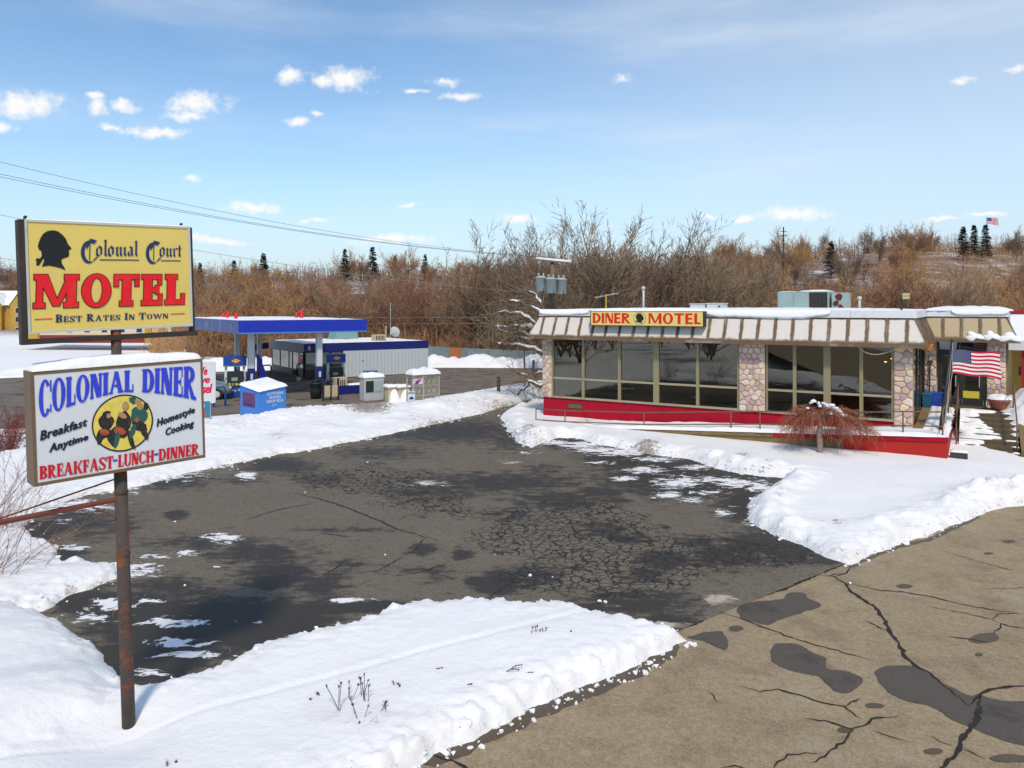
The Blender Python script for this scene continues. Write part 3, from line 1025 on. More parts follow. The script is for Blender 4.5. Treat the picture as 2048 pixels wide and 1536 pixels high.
for pts, w in [([(585, 985), (640, 998), (690, 1014), (740, 1034), (800, 1060), (880, 1082)], 5), ([(488, 1042), (520, 1030), (560, 1019), (640, 1004)], 4),
               ([(800, 1112), (830, 1102), (850, 1075)], 3), ([(790, 1152), (840, 1145), (900, 1125)], 4), ([(640, 1066), (700, 1074)], 5),
               ([(650, 1150), (680, 1130), (690, 1120)], 4), ([(1180, 990), (1230, 1015), (1300, 1035)], 3), ([(1400, 1060), (1470, 1082), (1545, 1095)], 3),
               ([(970, 1200), (1000, 1180), (1040, 1150)], 4), ([(700, 1150), (760, 1140), (810, 1112)], 3), ([(1230, 1030), (1290, 1075), (1330, 1090)], 3)]:
    crack(pts, w, 0.003)

# ------------------------------------------------------------------ lettering
def _R(x0, y0, x1, y1):
    return [(x0, y0), (x1, y0), (x1, y1), (x0, y1)]


def _arc(cx, cy, ro, ri, a0, a1, n=12):
    out = []
    for i in range(n):
        t0, t1 = math.radians(a0 + (a1 - a0) * i / n), math.radians(a0 + (a1 - a0) * (i + 1) / n)
        out.append([(cx + ro[0] * math.cos(t0), cy + ro[1] * math.sin(t0)), (cx + ro[0] * math.cos(t1), cy + ro[1] * math.sin(t1)),
                    (cx + ri[0] * math.cos(t1), cy + ri[1] * math.sin(t1)), (cx + ri[0] * math.cos(t0), cy + ri[1] * math.sin(t0))])
    return out


def slab_glyph(ch, S, T, B):
    """serif capital of height 1: polygons and width; S stem, T thin stroke, B serif overhang"""
    def stem(x, s=S, top=True, bot=True):
        o = [_R(x, 0, x + s, 1)]
        if top:
            o.append(_R(x - B, 1 - T, x + s + B, 1))
        if bot:
            o.append(_R(x - B, 0, x + s + B, T))
        return o
    th = S * 0.55
    if ch == 'I':
        return stem(B), S + 2 * B
    if ch == 'L':
        w = S + 2 * B + 0.28
        return stem(B) + [_R(B, 0, w, T)] + ([_R(w - T * .9, 0, w, 0.36)] if B else []), w
    if ch in 'EF':
        w = S + B + 0.34
        o = stem(B) + [_R(B, 1 - T, w, 1), _R(B, .5 - T / 2, w - (.1 if B else .03), .5 + T / 2)]
        if B:
            o += [_R(w - T * .9, 0.66, w, 1), _R(w - .1 - T * .8, .36, w - .1, .64)]
        if ch == 'E':
            o += [_R(B, 0, w + .03, T)] + ([_R(w + .03 - T * .9, 0, w + .03, .36)] if B else [])
        return o, w + .03
    if ch == 'T':
        w = S + 0.56
        x = (w - S) / 2
        return [_R(x, 0, x + S, 1), _R(x - B, 0, x + S + B, T), _R(0, 1 - T, w, 1)] + ([_R(0, .62, T * .9, 1), _R(w - T * .9, .62, w, 1)] if B else []), w
    if ch == 'O':
        w = 2 * S + 0.36
        return _arc(w / 2, .5, (w / 2, .52), (w / 2 - S * .95, .52 - T * .8), 0, 360, 28), w
    if ch == 'C':
        w = 2 * S + 0.30
        return _arc(w / 2, .5, (w / 2, .52), (w / 2 - S * .95, .52 - T * .8), 42, 318, 22) + [_R(w - T * 1.1, .64, w, .98), _R(w - T * 1.1, .06, w, .28)], w
    if ch == 'D':
        w = 2 * S + 0.26
        return stem(B) + [_R(B, 1 - T, B + S + .06, 1), _R(B, 0, B + S + .06, T)] + _arc(B + S + .02, .5, (w - B - S, .5), (w - B - 2 * S, .5 - T), -90, 90, 14), w
    if ch in 'BPR':
        w = 2 * S + 0.22
        o = stem(B) + _arc(B + S, .74, (w - B - S - .02, .26), (max(.02, w - B - 2 * S - .02), .26 - T), -90, 90, 10) + [_R(B, .48, B + S + .03, .48 + T)]
        if ch == 'B':
            o += _arc(B + S, .27, (w - B - S, .27), (max(.02, w - B - 2 * S), .27 - T), -90, 90, 10)
        if ch == 'R':
            o += [[(B + S - .06, .48), (B + S + .14, .5), (w + .10, 0), (w - S + .06, 0)]] + ([_R(w - S + .04, 0, w + .12, T)] if B else [])
            w += .12
        return o, w
    if ch == 'S':
        w = 2 * S + .2
        r = w / 2
        return (_arc(r, .745, (r, .275), (r - S * .8, .275 - T * .95), 25, 225, 12) + _arc(r, .255, (r, .275), (r - S * .8, .275 - T * .95), -155, 45, 12)
                + [[(r - .95 * r * .72, .56), (r - .2 * r, .70), (r + .95 * r * .72, .44), (r + .2 * r, .30)], _R(w - T, .66, w, .98), _R(0, .02, T, .34)]), w
    if ch == 'N':
        w = 2 * th + .46 + 2 * B
        return stem(B, th, True, True) + [_R(w - B - th, 0, w - B, 1), _R(w - 2 * B - th, 1 - T, w, 1), [(B, 1), (B + S * 1.15, 1), (w - B, 0), (w - B - S * 1.15, 0)]], w
    if ch == 'M':
        w = 2 * S + .62 + 2 * B
        m = w / 2
        return (stem(B, th * 1.15) + stem(w - B - S, S) + [[(B, 1), (B + S * 1.1, 1), (m + S * .35, .06), (m - S * .35, .06)],
                [(w - B, 1), (w - B - S * .9, 1), (m - S * .2, .06), (m + S * .3, .06)]]), w
    if ch == 'A':
        w = 2 * S + .44
        m = w / 2
        return [[(B, 0), (B + th, 0), (m + th * .2, 1), (m - th * .6, 1)], [(w - B - S, 0), (w - B, 0), (m + S * .4, 1), (m - S * .55, 1)],
                _R(m - .16, .3, m + .17, .3 + T), _R(0, 0, B * 2 + th, T), _R(w - 2 * B - S, 0, w, T)], w
    if ch == 'H':
        w = 2 * S + .3 + 2 * B
        return stem(B) + stem(w - B - S) + [_R(B, .5 - T / 2, w - B, .5 + T / 2)], w
    if ch == 'K':
        w = 2 * S + .36 + B
        return stem(B) + [[(B + S - .02, .42), (B + S + th * .9, .42), (w - .04, 1), (w - .04 - th, 1)], [(B + S + .04, .52), (B + S + .04 + S * .7, .62), (w, 0), (w - S * 1.1, 0)],
                          _R(w - .04 - th - B, 1 - T, w, 1), _R(w - S * 1.1 - B * .5, 0, w + B * .5, T)], w + B * .5
    if ch == 'U':
        w = S + th + .34 + 2 * B
        x1 = w - B - th
        return [_R(B, .28, B + S, 1), _R(0, 1 - T, S + 2 * B, 1), _R(x1, .28, x1 + th, 1), _R(x1 - B, 1 - T, w, 1)] + \
            _arc((B + x1 + th) / 2, .29, ((x1 + th - B) / 2, .31), ((x1 + th - B) / 2 - S * .85, .31 - T), 180, 360, 14), w
    if ch == 'W':
        w = 2 * S + .8
        a, m, b = .02, w / 2, w - .02
        return [[(a, 1), (a + S, 1), (w * .3 + S * .4, 0), (w * .3 - S * .4, 0)], [(m - th * .5, 1), (m + th * .5, 1), (w * .3 + S * .3, 0), (w * .3 - S * .1, 0)],
                [(m - S * .5, 1), (m + S * .5, 1), (w * .72 + S * .4, 0), (w * .72 - S * .4, 0)], [(b - th, 1), (b, 1), (w * .72 + S * .3, 0), (w * .72 - S * .1, 0)],
                _R(a - B, 1 - T, a + S + B, 1), _R(b - th - B, 1 - T, b + B, 1)], w
    if ch == '-':
        return [_R(.03, .36, .30, .52)], .33
    return [], 0.26


def layout(text, S=.24, T=.11, B=.06, gap=.06, caps=False):
    """polygons of a line of serif capitals, scaled into 0..1 x 0..1; caps: lower-case letters become small capitals"""
    x = 0
    out = []
    for ch in text:
        k = 0.78 if (caps and ch.islower()) else 1.0
        ps, w = slab_glyph(ch.upper(), S, T, B)
        for p in ps:
            out.append([((x + a * k), b * k) for a, b in p])
        x += w * k + gap
    W_ = x - gap
    return [[(a / W_, b) for a, b in p] for p in out]


def grow(poly, e):
    """convex polygon pushed outwards by e"""
    n = len(poly)
    area = sum(poly[i][0] * poly[(i + 1) % n][1] - poly[(i + 1) % n][0] * poly[i][1] for i in range(n))
    if area < 0:
        poly = poly[::-1]
    out = []
    for i in range(n):
        p0, p1, p2 = Vector(poly[i - 1]), Vector(poly[i]), Vector(poly[(i + 1) % n])
        a, b = (p1 - p0), (p2 - p1)
        if a.length < 1e-9 or b.length < 1e-9:
            out.append(tuple(p1))
            continue
        a.normalize()
        b.normalize()
        na, nb = Vector((a.y, -a.x)), Vector((b.y, -b.x))
        m = na + nb
        if m.length < 1e-6:
            m = na
        m = m / max(m.length_squared * 0.5, 0.35)
        out.append((p1.x + m.x * e, p1.y + m.y * e))
    return out


def bil(q, u, v):
    """q: bottom-left, bottom-right, top-right, top-left"""
    b = q[0] * (1 - u) + q[1] * u
    t = q[3] * (1 - u) + q[2] * u
    return b * (1 - v) + t * v


def plate(mb, polys, y, dz=0.00008, e=0.0, mi=0):
    """flat polygons (x, z) on a sign face at depth y, each a hair in front of the one before"""
    for i, p in enumerate(polys):
        if e:
            p = grow(p, e)
        yy_ = y - (i % 40) * dz
        n = len(p)
        mb.add([(a, yy_, b) for a, b in p], [tuple(range(n))], mi)


def font_mesh(text, bold=0.0, shear=0.0, spacing=1.0):
    cu = bpy.data.curves.new('t', 'FONT')
    cu.body = text
    cu.offset = bold
    cu.shear = shear
    cu.space_character = spacing
    cu.resolution_u = 3
    ob = bpy.data.objects.new('t', cu)
    COL.objects.link(ob)
    bpy.context.view_layer.update()
    me = bpy.data.meshes.new_from_object(ob.evaluated_get(bpy.context.evaluated_depsgraph_get()))
    v = np.array([(p.co.x, p.co.y) for p in me.vertices])
    f = [tuple(p.vertices) for p in me.polygons]
    bpy.data.objects.remove(ob)
    bpy.data.curves.remove(cu)
    bpy.data.meshes.remove(me)
    v = (v - v.min(0)) / (v.max(0) - v.min(0))
    return v, f


def font_plate(mb, text, quad, y, bold=0.0, shear=0.0, spacing=1.0, mi=0):
    """heavy letters: the outline laid down again with small shifts, each a hair in front"""
    v, f = font_mesh(text, min(bold, .015), shear, spacing)
    q = [Vector(p) for p in quad]
    hgt = (q[3] - q[0]).length
    sh = [(0, 0)] if bold < .02 else [(0, 0), (-1, .3), (1, -.3), (-.5, 1), (.5, -1)]
    for i, (sx, sz) in enumerate(sh):
        mb.add([((p := bil(q, a, b)).x + sx * bold * hgt, y - i * .0003, p.y + sz * bold * .6 * hgt) for a, b in v], f, mi)


def homog(src, dst):
    A = []
    for (x, y), (u, v) in zip(src, dst):
        A.append([x, y, 1, 0, 0, 0, -u * x, -u * y, -u])
        A.append([0, 0, 0, x, y, 1, -v * x, -v * y, -v])
    _, _, Vt = np.linalg.svd(np.array(A, float))
    Hm = Vt[-1].reshape(3, 3)

    def f(x, y):
        p = Hm @ np.array([x, y, 1.0])
        return Vector((p[0] / p[2], p[1] / p[2]))
    return f


SILH = [(455, 208), (500, 220), (545, 255), (575, 290), (590, 330), (610, 355), (630, 375), (612, 388), (600, 400), (608, 415), (605, 440), (600, 452), (575, 462),
        (545, 470), (535, 490), (545, 520), (565, 550), (577, 580), (540, 560), (480, 545), (420, 535), (355, 545), (365, 520), (375, 490), (372, 470), (360, 475),
        (350, 500), (335, 520), (325, 540), (315, 530), (300, 535), (305, 505), (295, 480), (310, 465), (330, 472), (345, 460), (352, 440), (345, 400), (325, 390),
        (312, 360), (320, 320), (335, 280), (360, 240), (400, 215)]

# ------------------------------------------------------------------ the tall roadside sign
RUST = mat('rusty_steel', (0.070, 0.055, 0.048), 0.8, 0.3, 5, 0.4, 40, dirt=(0.23, 0.062, 0.018), dirt_amt=.85, dscale=4.2, dlo=.50, dhi=.62)
RUST_RED = mat('red_oxide_beam', (0.17, 0.045, 0.035), 0.8, 0.25, 6, 0.3, 40, dirt=(0.09, 0.04, 0.03))
DKFRAME = mat('dark_iron_frame', (0.035, 0.028, 0.024), 0.75, 0.4, 8, 0.3, 40, dirt=(0.10, 0.05, 0.03), dscale=6)
ALU = mat('grey_aluminium_trim', (0.52, 0.54, 0.53), 0.5, 0.08, 6, dirt=(0.35, 0.33, 0.3), dirt_amt=.5)
YFACE = mat('yellow_sign_face', lin(224, 200, 108), 0.5, 0.05, 1.5, spec=.3, dirt=(0.55, 0.43, 0.16), dirt_amt=.35, dscale=1.2)
WFACE = mat('white_sign_face', (0.66, 0.69, 0.73), 0.45, 0.04, 1.5, spec=.35, dirt=(0.55, 0.56, 0.56), dirt_amt=.4)
BRFRAME = mat('bronze_sign_frame', (0.165, 0.105, 0.058), 0.6, 0.2, 5, 0.15, 30, dirt=(0.14, 0.09, 0.05))
RED = mat('sign_red', (0.76, 0.010, 0.018), 0.5, 0.10, 3, spec=.3, dirt=(0.85, 0.10, 0.05), dirt_amt=.35, dscale=2)
NAVY = mat('sign_navy', (0.012, 0.035, 0.12), 0.5, 0.1)
BLACK = mat('sign_black', (0.008, 0.009, 0.011), 0.55, 0.2)
BLUE = mat('sign_blue', (0.030, 0.055, 0.62), 0.5, 0.1)
INK = mat('sign_ink', (0.012, 0.011, 0.03), 0.5, 0.1)
CRIM = mat('sign_crimson', (0.55, 0.006, 0.02), 0.5, 0.1)

POLE = Vector((-4.12, 8.07, 0.0))
sign = empty('roadside_sign', POLE, math.radians(45))
tag(sign, 'tall rusty pole sign with a yellow motel panel above a white diner panel', 'sign')
sign.rotation_euler = Matrix.Rotation(math.radians(45), 3, 'Z').to_euler()
LEAN = Matrix.Rotation(math.radians(-1.75), 4, 'Y')
sign.matrix_world = Matrix.Translation(POLE) @ Matrix.Rotation(math.radians(45), 4, 'Z') @ LEAN

mb = MB()
mb.tube([(0, 0, -0.3), (0, 0, 1.4), (0, 0, 2.86)], [0.068, 0.067, 0.064], 20)
mb.tube([(0, 0, 2.84), (0, 0, 4.45)], [0.05, 0.05], 16)
mb.build('pole', RUST, sign, True)
for z in (1.2, 1.95, 2.62):
    mb = MB()
    mb.tube([(0, 0, z), (0, 0, z + .022)], 0.073, 20)
    mb.build('collar', RUST, sign)
for a, z, sgn in ((0.0, 1.52, 1), (3.2, 1.38, -1)):
    mb = MB()
    mb.tube([(sgn * .06, -.02, z), (sgn * .11, -.03, z + .01), (sgn * .13, -.03, z - .02), (sgn * .12, -.03, z - .05)], 0.008, 6)
    mb.build('hook', RUST, sign)
# horizontal arm with its tie rod, running out of view
mb = MB()
M = Matrix.Rotation(math.radians(0), 4, 'Z')
arm0, arm1 = Vector((-0.05, 0.0, 2.56)), Vector((-2.4, 0.35, 2.47))
mb.tube([arm0, arm1], 0.032, 6)
mb.build('arm', RUST_RED, sign)
mb = MB()
mb.tube([(-0.05, 0, 2.78), (-1.2, .17, 2.53), (-2.0, 0.3, 2.49)], 0.010, 6)
mb.build('tie_rod', RUST_RED, sign)
mb = MB()
mb.tube([(-0.05, -.03, 2.37), (-.28, .0, 2.53)], 0.008, 6)
mb.build('brace', RUST_RED, sign)

# upper panel
MX0, MX1, MZ0, MZ1 = -0.866, 0.812, 4.262, 5.492
HM = homog([(115, 105), (1752, 168), (1808, 1170), (195, 1265)], [(MX0, MZ1), (MX1, MZ1), (MX1, MZ0), (MX0, MZ0)])
up = empty('motel_panel')
up.parent = sign
FY = -0.055
fq = [HM(265, 1145), HM(1775, 1065), HM(1708, 185), HM(205, 130)]
fx0, fx1 = (fq[0].x + fq[3].x) / 2, (fq[1].x + fq[2].x) / 2
fz0, fz1 = (fq[0].y + fq[1].y) / 2, (fq[2].y + fq[3].y) / 2
mb = MB()
mb.box(fx0 - .012, fx1 + .012, FY + .004, -FY - .004, fz0 - .012, fz1 + .012)
upper = mb.build('sign_face', YFACE, sign)
upper['label'] = 'yellow motel panel with dark head silhouette'
bpy.data.objects.remove(up)
mb = MB()
t = 0.022
mb.box(fx0 - t, fx0, FY - .008, -FY + .008, fz0 - t, fz1 + t)
mb.box(fx1, fx1 + t, FY - .008, -FY + .008, fz0 - t, fz1 + t)
mb.box(fx0, fx1, FY - .006, -FY + .006, fz1, fz1 + t)
mb.box(fx0, fx1, FY - .006, -FY + .006, fz0 - t, fz0)
mb.build('trim', ALU, upper)
mb = MB()
mb.box(MX0, fx0 - t - .002, FY - .012, -FY + .012, MZ0, MZ1 - .004)
mb.box(fx1 + t + .002, MX1, FY - .012, -FY + .012, MZ0, MZ1 - .01)
mb.box(MX0 + .001, MX1 + .03, FY - .010, -FY + .010, MZ0 - .002, MZ0 + .05)
mb.build('angle_iron_frame', DKFRAME, sign)
for x in (MX0 + .07, MX1 - .10):
    mb = MB()
    mb.tube([(x, 0, MZ1), (x, 0, MZ1 + .035)], .012, 8)
    mb.tube([(x, 0, MZ1 + .03), (x + .02, 0, MZ1 + .03)], .012, 8)
    mb.build('lifting_eye', DKFRAME, sign)


def hm_poly(pts, H=None):
    return [tuple((H or HM)(x, y)) for x, y in pts]


mb = MB()
mb.add([(a, FY - .001, b) for a, b in hm_poly(SILH)], [tuple(range(len(SILH)))])
mb.build('head_silhouette', BLACK, upper)


def quad_of(H, x0, yb0, yt0, x1, yb1, yt1):
    """letters between image columns x0 and x1: bottom and top rows at either end"""
    return [H(x0, yb0), H(x1, yb1), H(x1, yt1), H(x0, yt0)]


q = quad_of(HM, 286, 930, 618, 1700, 885, 610)
letters = layout('MOTEL', .29, .155, .08, .10)
letters = [[tuple(bil(q, a, b)) for a, b in p] for p in letters]
mb = MB()
plate(mb, letters, FY - .002, e=.0075)
mb.build('lettering_outline', BLACK, upper)
mb = MB()
plate(mb, letters, FY - .0065)
mb.build('lettering', RED, upper)
q = quad_of(HM, 498, 1058, 985, 1552, 1015, 958)
mb = MB()
plate(mb, [[tuple(bil(q, a, b)) for a, b in p] for p in layout('Best Rates In Town', .22, .10, .06, .10, True)], FY - .002)
mb.build('lettering', NAVY, upper)
mb = MB()
plate(mb, [hm_poly([(303, 1036), (468, 1026), (468, 1017), (303, 1027)]), hm_poly([(1573, 980), (1707, 974), (1707, 966), (1573, 972)])], FY - .002)
mb.build('dash', RED, upper)


# blackletter, drawn with a broad nib
def nib(path, n):
    out = []
    for a, b in zip(path[:-1], path[1:]):
        p = [(a[0], a[1]), (b[0], b[1]), (b[0] + n[0], b[1] + n[1]), (a[0] + n[0], a[1] + n[1])]
        out.append(p)
    return out


def nib_glyph(ch):
    X = 0.60
    nb = (0.105, 0.085)
    def minim(x, top=X):
        return [[(x - .06, top - .10), (x, top - .13)], [(x, top - .06), (x, .09)], [(x, .09), (x + .07, .0)]]
    if ch in 'ni':
        s = minim(.08)
        w = .24
        if ch == 'n':
            s += [[(.10, X - .14), (.24, X - .04)]] + minim(.30)
            w = .46
    elif ch == 'o':
        s = [[(.04, X - .15), (.04, .10)], [(.04, .10), (.17, .0)], [(.17, .0), (.28, .10)], [(.28, .10), (.28, X - .15)], [(.28, X - .15), (.14, X - .03)], [(.14, X - .03), (.04, X - .15)]]
        w = .44
    elif ch == 'l':
        s = [[(.02, .92), (.08, .86)], [(.08, .94), (.08, .09)], [(.08, .09), (.15, .0)]]
        w = .24
    elif ch == 'a':
        s = [[(.06, X - .12), (.16, X - .03)], [(.16, X - .03), (.26, X - .14)], [(.26, X - .14), (.26, .08)], [(.26, .08), (.33, .0)], [(.26, .34), (.06, .24)], [(.06, .24), (.06, .10)], [(.06, .10), (.14, .0)], [(.14, .0), (.26, .12)]]
        w = .44
    elif ch == 'u':
        s = minim(.06) + [[(.10, .0), (.26, .10)]] + minim(.28)
        w = .44
    elif ch == 'r':
        s = minim(.08) + [[(.12, X - .14), (.22, X - .03)], [(.22, X - .03), (.28, X - .10)]]
        w = .36
    elif ch == 't':
        s = [[(.08, .78), (.08, .09)], [(.08, .09), (.16, .0)], [(.0, X - .06), (.2, X - .06)]]
        w = .28
    else:
        return [], .3
    return [p for path in s for p in nib(path, nb)], w


def cap_c(H, x0, y0, x1, y1, mbx):
    """gothic capital C between zoom pixels"""
    w, h = x1 - x0, y1 - y0
    U = lambda u, v: (x0 + u * w, y0 + v * h)
    polys = []
    n = 14
    for i in range(n):
        a0, a1 = math.radians(70 + 232 * i / n), math.radians(70 + 232 * (i + 1) / n)
        f = lambda a, r: U(.50 + r * .50 * math.cos(a) * (1 if math.cos(a) < 0 else .9), .56 - r * .46 * math.sin(a))
        t0, t1 = (math.sin(math.pi * (i + .3) / (n + .6)) * .42 + .04), (math.sin(math.pi * (i + 1.3) / (n + .6)) * .42 + .04)
        polys.append([f(a0, 1), f(a1, 1), f(a1, 1 - t1), f(a0, 1 - t0)])
    polys.append([U(.42, .16), U(.56, .02), U(.98, .10), U(.80, .24)])
    polys.append([U(.52, .16), U(.575, .16), U(.575, .90), U(.52, .86)])
    polys.append([U(.30, .34), U(.50, .12), U(.60, .14), U(.36, .46)])
    polys.append([U(.80, .86), U(1.02, .72), U(1.04, .78), U(.74, .96)])
    plate(mbx, [hm_poly(p) for p in polys], FY - .002)


mb = MB()
cap_c(HM, 716, 278, 868, 510, mb)
cap_c(HM, 1326, 293, 1462, 512, mb)


def nib_word(word, qq):
    x = 0
    ps = []
    for ch in word:
        g, w = nib_glyph(ch)
        ps += [[(x + a, b) for a, b in p] for p in g]
        x += w
    plate(mb, [[tuple(bil(qq, a / x, b)) for a, b in p] for p in ps], FY - .0025)


nib_word('olonial', quad_of(HM, 852, 452, 290, 1250, 444, 300))
nib_word('ourt', quad_of(HM, 1450, 452, 300, 1662, 449, 320))
plate(mb, [hm_poly([(895, 484), (1265, 484), (1265, 475), (895, 474)]), hm_poly([(1472, 488), (1657, 488), (1657, 480), (1472, 480)])], FY - .002)
mb.build('lettering', NAVY, upper)

# lower panel
LX0, LX1, LZ0, LZ1 = -0.825, 0.855, 2.872, 4.000
HL = homog([(268, 238), (1838, 140), (1885, 1035), (300, 1280)], [(LX0, LZ1), (LX1, LZ1), (LX1, LZ0), (LX0, LZ0)])
GY0 = -0.14
mb = MB()
mb.box(LX0 + .028, LX1 - .022, GY0 + .006, .134, LZ0 + .03, LZ1 - .03)
lower = mb.build('sign_face', WFACE, sign)
lower['label'] = 'white diner panel with blue and red lettering'
mb = MB()
mb.box(LX0, LX0 + .03, GY0, .14, LZ0, LZ1)
mb.box(LX1 - .024, LX1, GY0, .14, LZ0, LZ1)
mb.box(LX0 + .03, LX1 - .024, GY0 + .001, .139, LZ1 - .034, LZ1 - .001)
mb.box(LX0 + .03, LX1 - .024, GY0 + .001, .139, LZ0 + .001, LZ0 + .034)
mb.build('frame', BRFRAME, lower)
# arched lettering: bottom edge dips at the ends
mb = MB()
top_l = [(0.0, 300), (.12, 292), (.25, 280), (.5, 255), (.75, 222), (1.0, 205)]


def arch(u, v):
    x = 345 + u * (1785 - 345)
    top = 318 - 112 * u - 18 * math.sin(math.pi * u)
    c = abs(u - .53) / .53
    bot = 660 - 118 * u - (1 - c ** 1.6) * 165
    return tuple(HL(x, bot + (top - bot) * v))


ps = []
for word, u0, u1 in (('COLONIAL', 0.0, .60), ('DINER', .655, 1.0)):
    for p in layout(word, .335, .10, .05, .055):
        ps.append([arch(u0 + a * (u1 - u0), b) for a, b in p])
plate(mb, ps, GY0 - .001)
mb.build('lettering', BLUE, lower)
mb = MB()
for word, a, b in (('BREAKFAST', 348, 1030), ('LUNCH', 1075, 1405), ('DINNER', 1450, 1822)):
    f = lambda x: (1212 - (x - 348) * .139, 1090 - (x - 348) * .126)
    q = quad_of(HL, a, *f(a), b, *f(b))
    plate(mb, [[tuple(bil(q, u, v)) for u, v in p] for p in layout(word, .32, .10, .05, .06)], GY0 - .001)
mb.build('lettering', CRIM, lower)
mb = MB()
plate(mb, [hm_poly([(1028, 1060), (1068, 1054), (1068, 1036), (1028, 1042)], HL), hm_poly([(1408, 1010), (1447, 1004), (1447, 986), (1408, 992)], HL)], GY0 - .001)
mb.build('hyphen', BLUE, lower)
mb = MB()
for s_, x0, yb0, yt0, x1, yb1, yt1 in (('Breakfast', 358, 858, 770, 785, 728, 655), ('Anytime', 440, 990, 890, 795, 870, 800),
                                       ('Homestyle', 1430, 770, 680, 1775, 640, 570), ('Cooking', 1512, 850, 765, 1770, 765, 690)):
    font_plate(mb, s_, quad_of(HL, x0, yb0, yt0, x1, yb1, yt1), GY0 - .001, bold=.035, shear=.15, spacing=1.08)
mb.build('lettering', INK, lower)
# round emblem: a plain stand-in for the painted picture
ecx, ecy = 1112, 710
ring = [(ecx + 282 * math.cos(a), ecy + 258 * math.sin(a) - (math.cos(a)) * 20) for a in np.linspace(0, 2 * math.pi, 48, endpoint=False)]
mb = MB()
mb.add([(a, GY0 - .001, b) for a, b in hm_poly(ring, HL)], [tuple(range(48))])
mb.build('emblem_ring', INK, lower)
ring2 = [(ecx + 268 * math.cos(a), ecy + 244 * math.sin(a) - (math.cos(a)) * 20) for a in np.linspace(0, 2 * math.pi, 48, endpoint=False)]
mb = MB()
mb.add([(a, GY0 - .002, b) for a, b in hm_poly(ring2, HL)], [tuple(range(48))])
mb.build('emblem_disc', mat('emblem_yellow', lin(226, 205, 92), .5, .1, 9, dirt=lin(190, 165, 60), dscale=8), lower)
EM = {'d': mat('emblem_dark', (0.02, 0.018, 0.02), .5, .3, 30, dirt=(.12, .07, .03), dscale=30), 'g': mat('emblem_green', (0.02, 0.10, 0.09), .5, .3, 30), 'r': mat('emblem_orange', (0.42, 0.09, 0.02), .5, .3, 30, dirt=(.15, .02, .01), dscale=25),
      't': mat('emblem_tan', (0.42, 0.24, 0.10), .5, .3, 30, dirt=(.6, .45, .25), dscale=25)}
zk = 0


def blob(kind, cx, cy, rx, ry_, rot=0, n=14, jag=.14):
    global zk
    zk += 1
    pts = []
    rx, ry_ = rx * 1.15, ry_ * 1.15
    for i in range(n):
        a = 2 * math.pi * i / n
        r = 1 + random.uniform(-jag, jag)
        x, y = rx * r * math.cos(a), ry_ * r * math.sin(a)
        c, s = math.cos(rot), math.sin(rot)
        pts.append((cx + x * c - y * s, cy + x * s + y * c))
    m_ = MB()
    m_.add([(a, GY0 - .003 - zk * .0002, b) for a, b in hm_poly(pts, HL)], [tuple(range(n))])
    m_.build('emblem_shape', EM[kind], lower)


for k in [('d', 960, 700, 62, 60, .3), ('d', 935, 800, 60, 40, -.4), ('d', 1010, 850, 28, 70, -.4), ('d', 905, 860, 22, 40, .4), ('r', 945, 790, 36, 26, .3), ('d', 965, 618, 34, 18, -.2), ('t', 985, 640, 18, 20, 0),
          ('d', 1120, 700, 60, 90, 0), ('d', 1080, 790, 70, 46, .2), ('r', 1090, 780, 46, 32, .2), ('t', 1140, 560, 28, 38, 0), ('t', 1110, 640, 40, 22, .5), ('g', 1060, 860, 20, 70, .15), ('d', 1190, 860, 20, 80, -.35),
          ('g', 1262, 640, 66, 70, .2), ('d', 1270, 740, 64, 40, .4), ('g', 1205, 780, 22, 56, .35), ('d', 1315, 800, 24, 60, -.5), ('t', 1270, 560, 26, 30, 0), ('r', 1242, 680, 18, 20, 0), ('d', 1325, 560, 20, 30, 0),
          ('g', 1205, 505, 34, 26, .5), ('t', 1255, 520, 30, 18, .4)]:
    blob(*k)


def snow_slab(name, parent, x0, x1, y0, y1, z, th, nx=24, ny=8, jag=0.03, seed=0, m=None, holes=None, top_fn=None, p=3.0):
    """a blanket of snow with rounded, uneven edges on a level surface (local coordinates)"""
    gx = np.linspace(0, 1, nx)
    gy = np.linspace(0, 1, ny)
    gx = 0.5 - 0.5 * np.cos(gx * math.pi) if nx > 12 else gx
    A, B = np.meshgrid(gx, gy, indexing='ij')
    X = x0 + A * (x1 - x0)
    Y = y0 + B * (y1 - y0)
    e = np.minimum(1 - np.abs(2 * A - 1) ** p, 1 - np.abs(2 * B - 1) ** p)
    prof = np.sqrt(np.clip(e, 0, 1))
    Z = th * prof * (1 + 0.5 * fbm(X + seed * 7.1, Y, 2.2, 3, 91 + seed)) 
    if holes is not None:
        Z = Z * holes(X, Y)
    Z = Z + (z if top_fn is None else top_fn(X, Y))
    ed = (np.minimum(A, 1 - A) < 1e-6) | (np.minimum(B, 1 - B) < 1e-6)
    X = X + np.where(ed, jag * vnoise(X * 7 + seed, Y * 7, 5) * 2, 0)
    Y = Y + np.where(ed, jag * vnoise(X * 9 - seed, Y * 5, 6) * 2, 0)
    return link(name, grid_mesh(name, X, Y, Z, m or SNOW_CAP), parent)


snow_slab('snow_cap', lower, LX0 + .01, LX1 - .01, GY0 - .004, .142, LZ1 - .002, .095, 40, 12, .004, 1, p=8)
snow_slab('snow_cap', upper, fx0 - .02, fx1 + .02, FY, -FY, fz1 + t - .001, .018, 30, 8, .004, 2, p=5)

# ------------------------------------------------------------------ the diner
DA = Vector((1.237, 30.4, 0))
DU = Vector((0.8495, -0.5276, 0)).normalized()
DB_ = Vector((-DU.y, DU.x, 0))
DRZ = math.atan2(DU.y, DU.x)


def sF(px, yl=0.0):
    a = DA + DB_ * yl
    k = (px - CX) / F
    return (k * a.y - a.x) / (DU.x - k * DU.y)


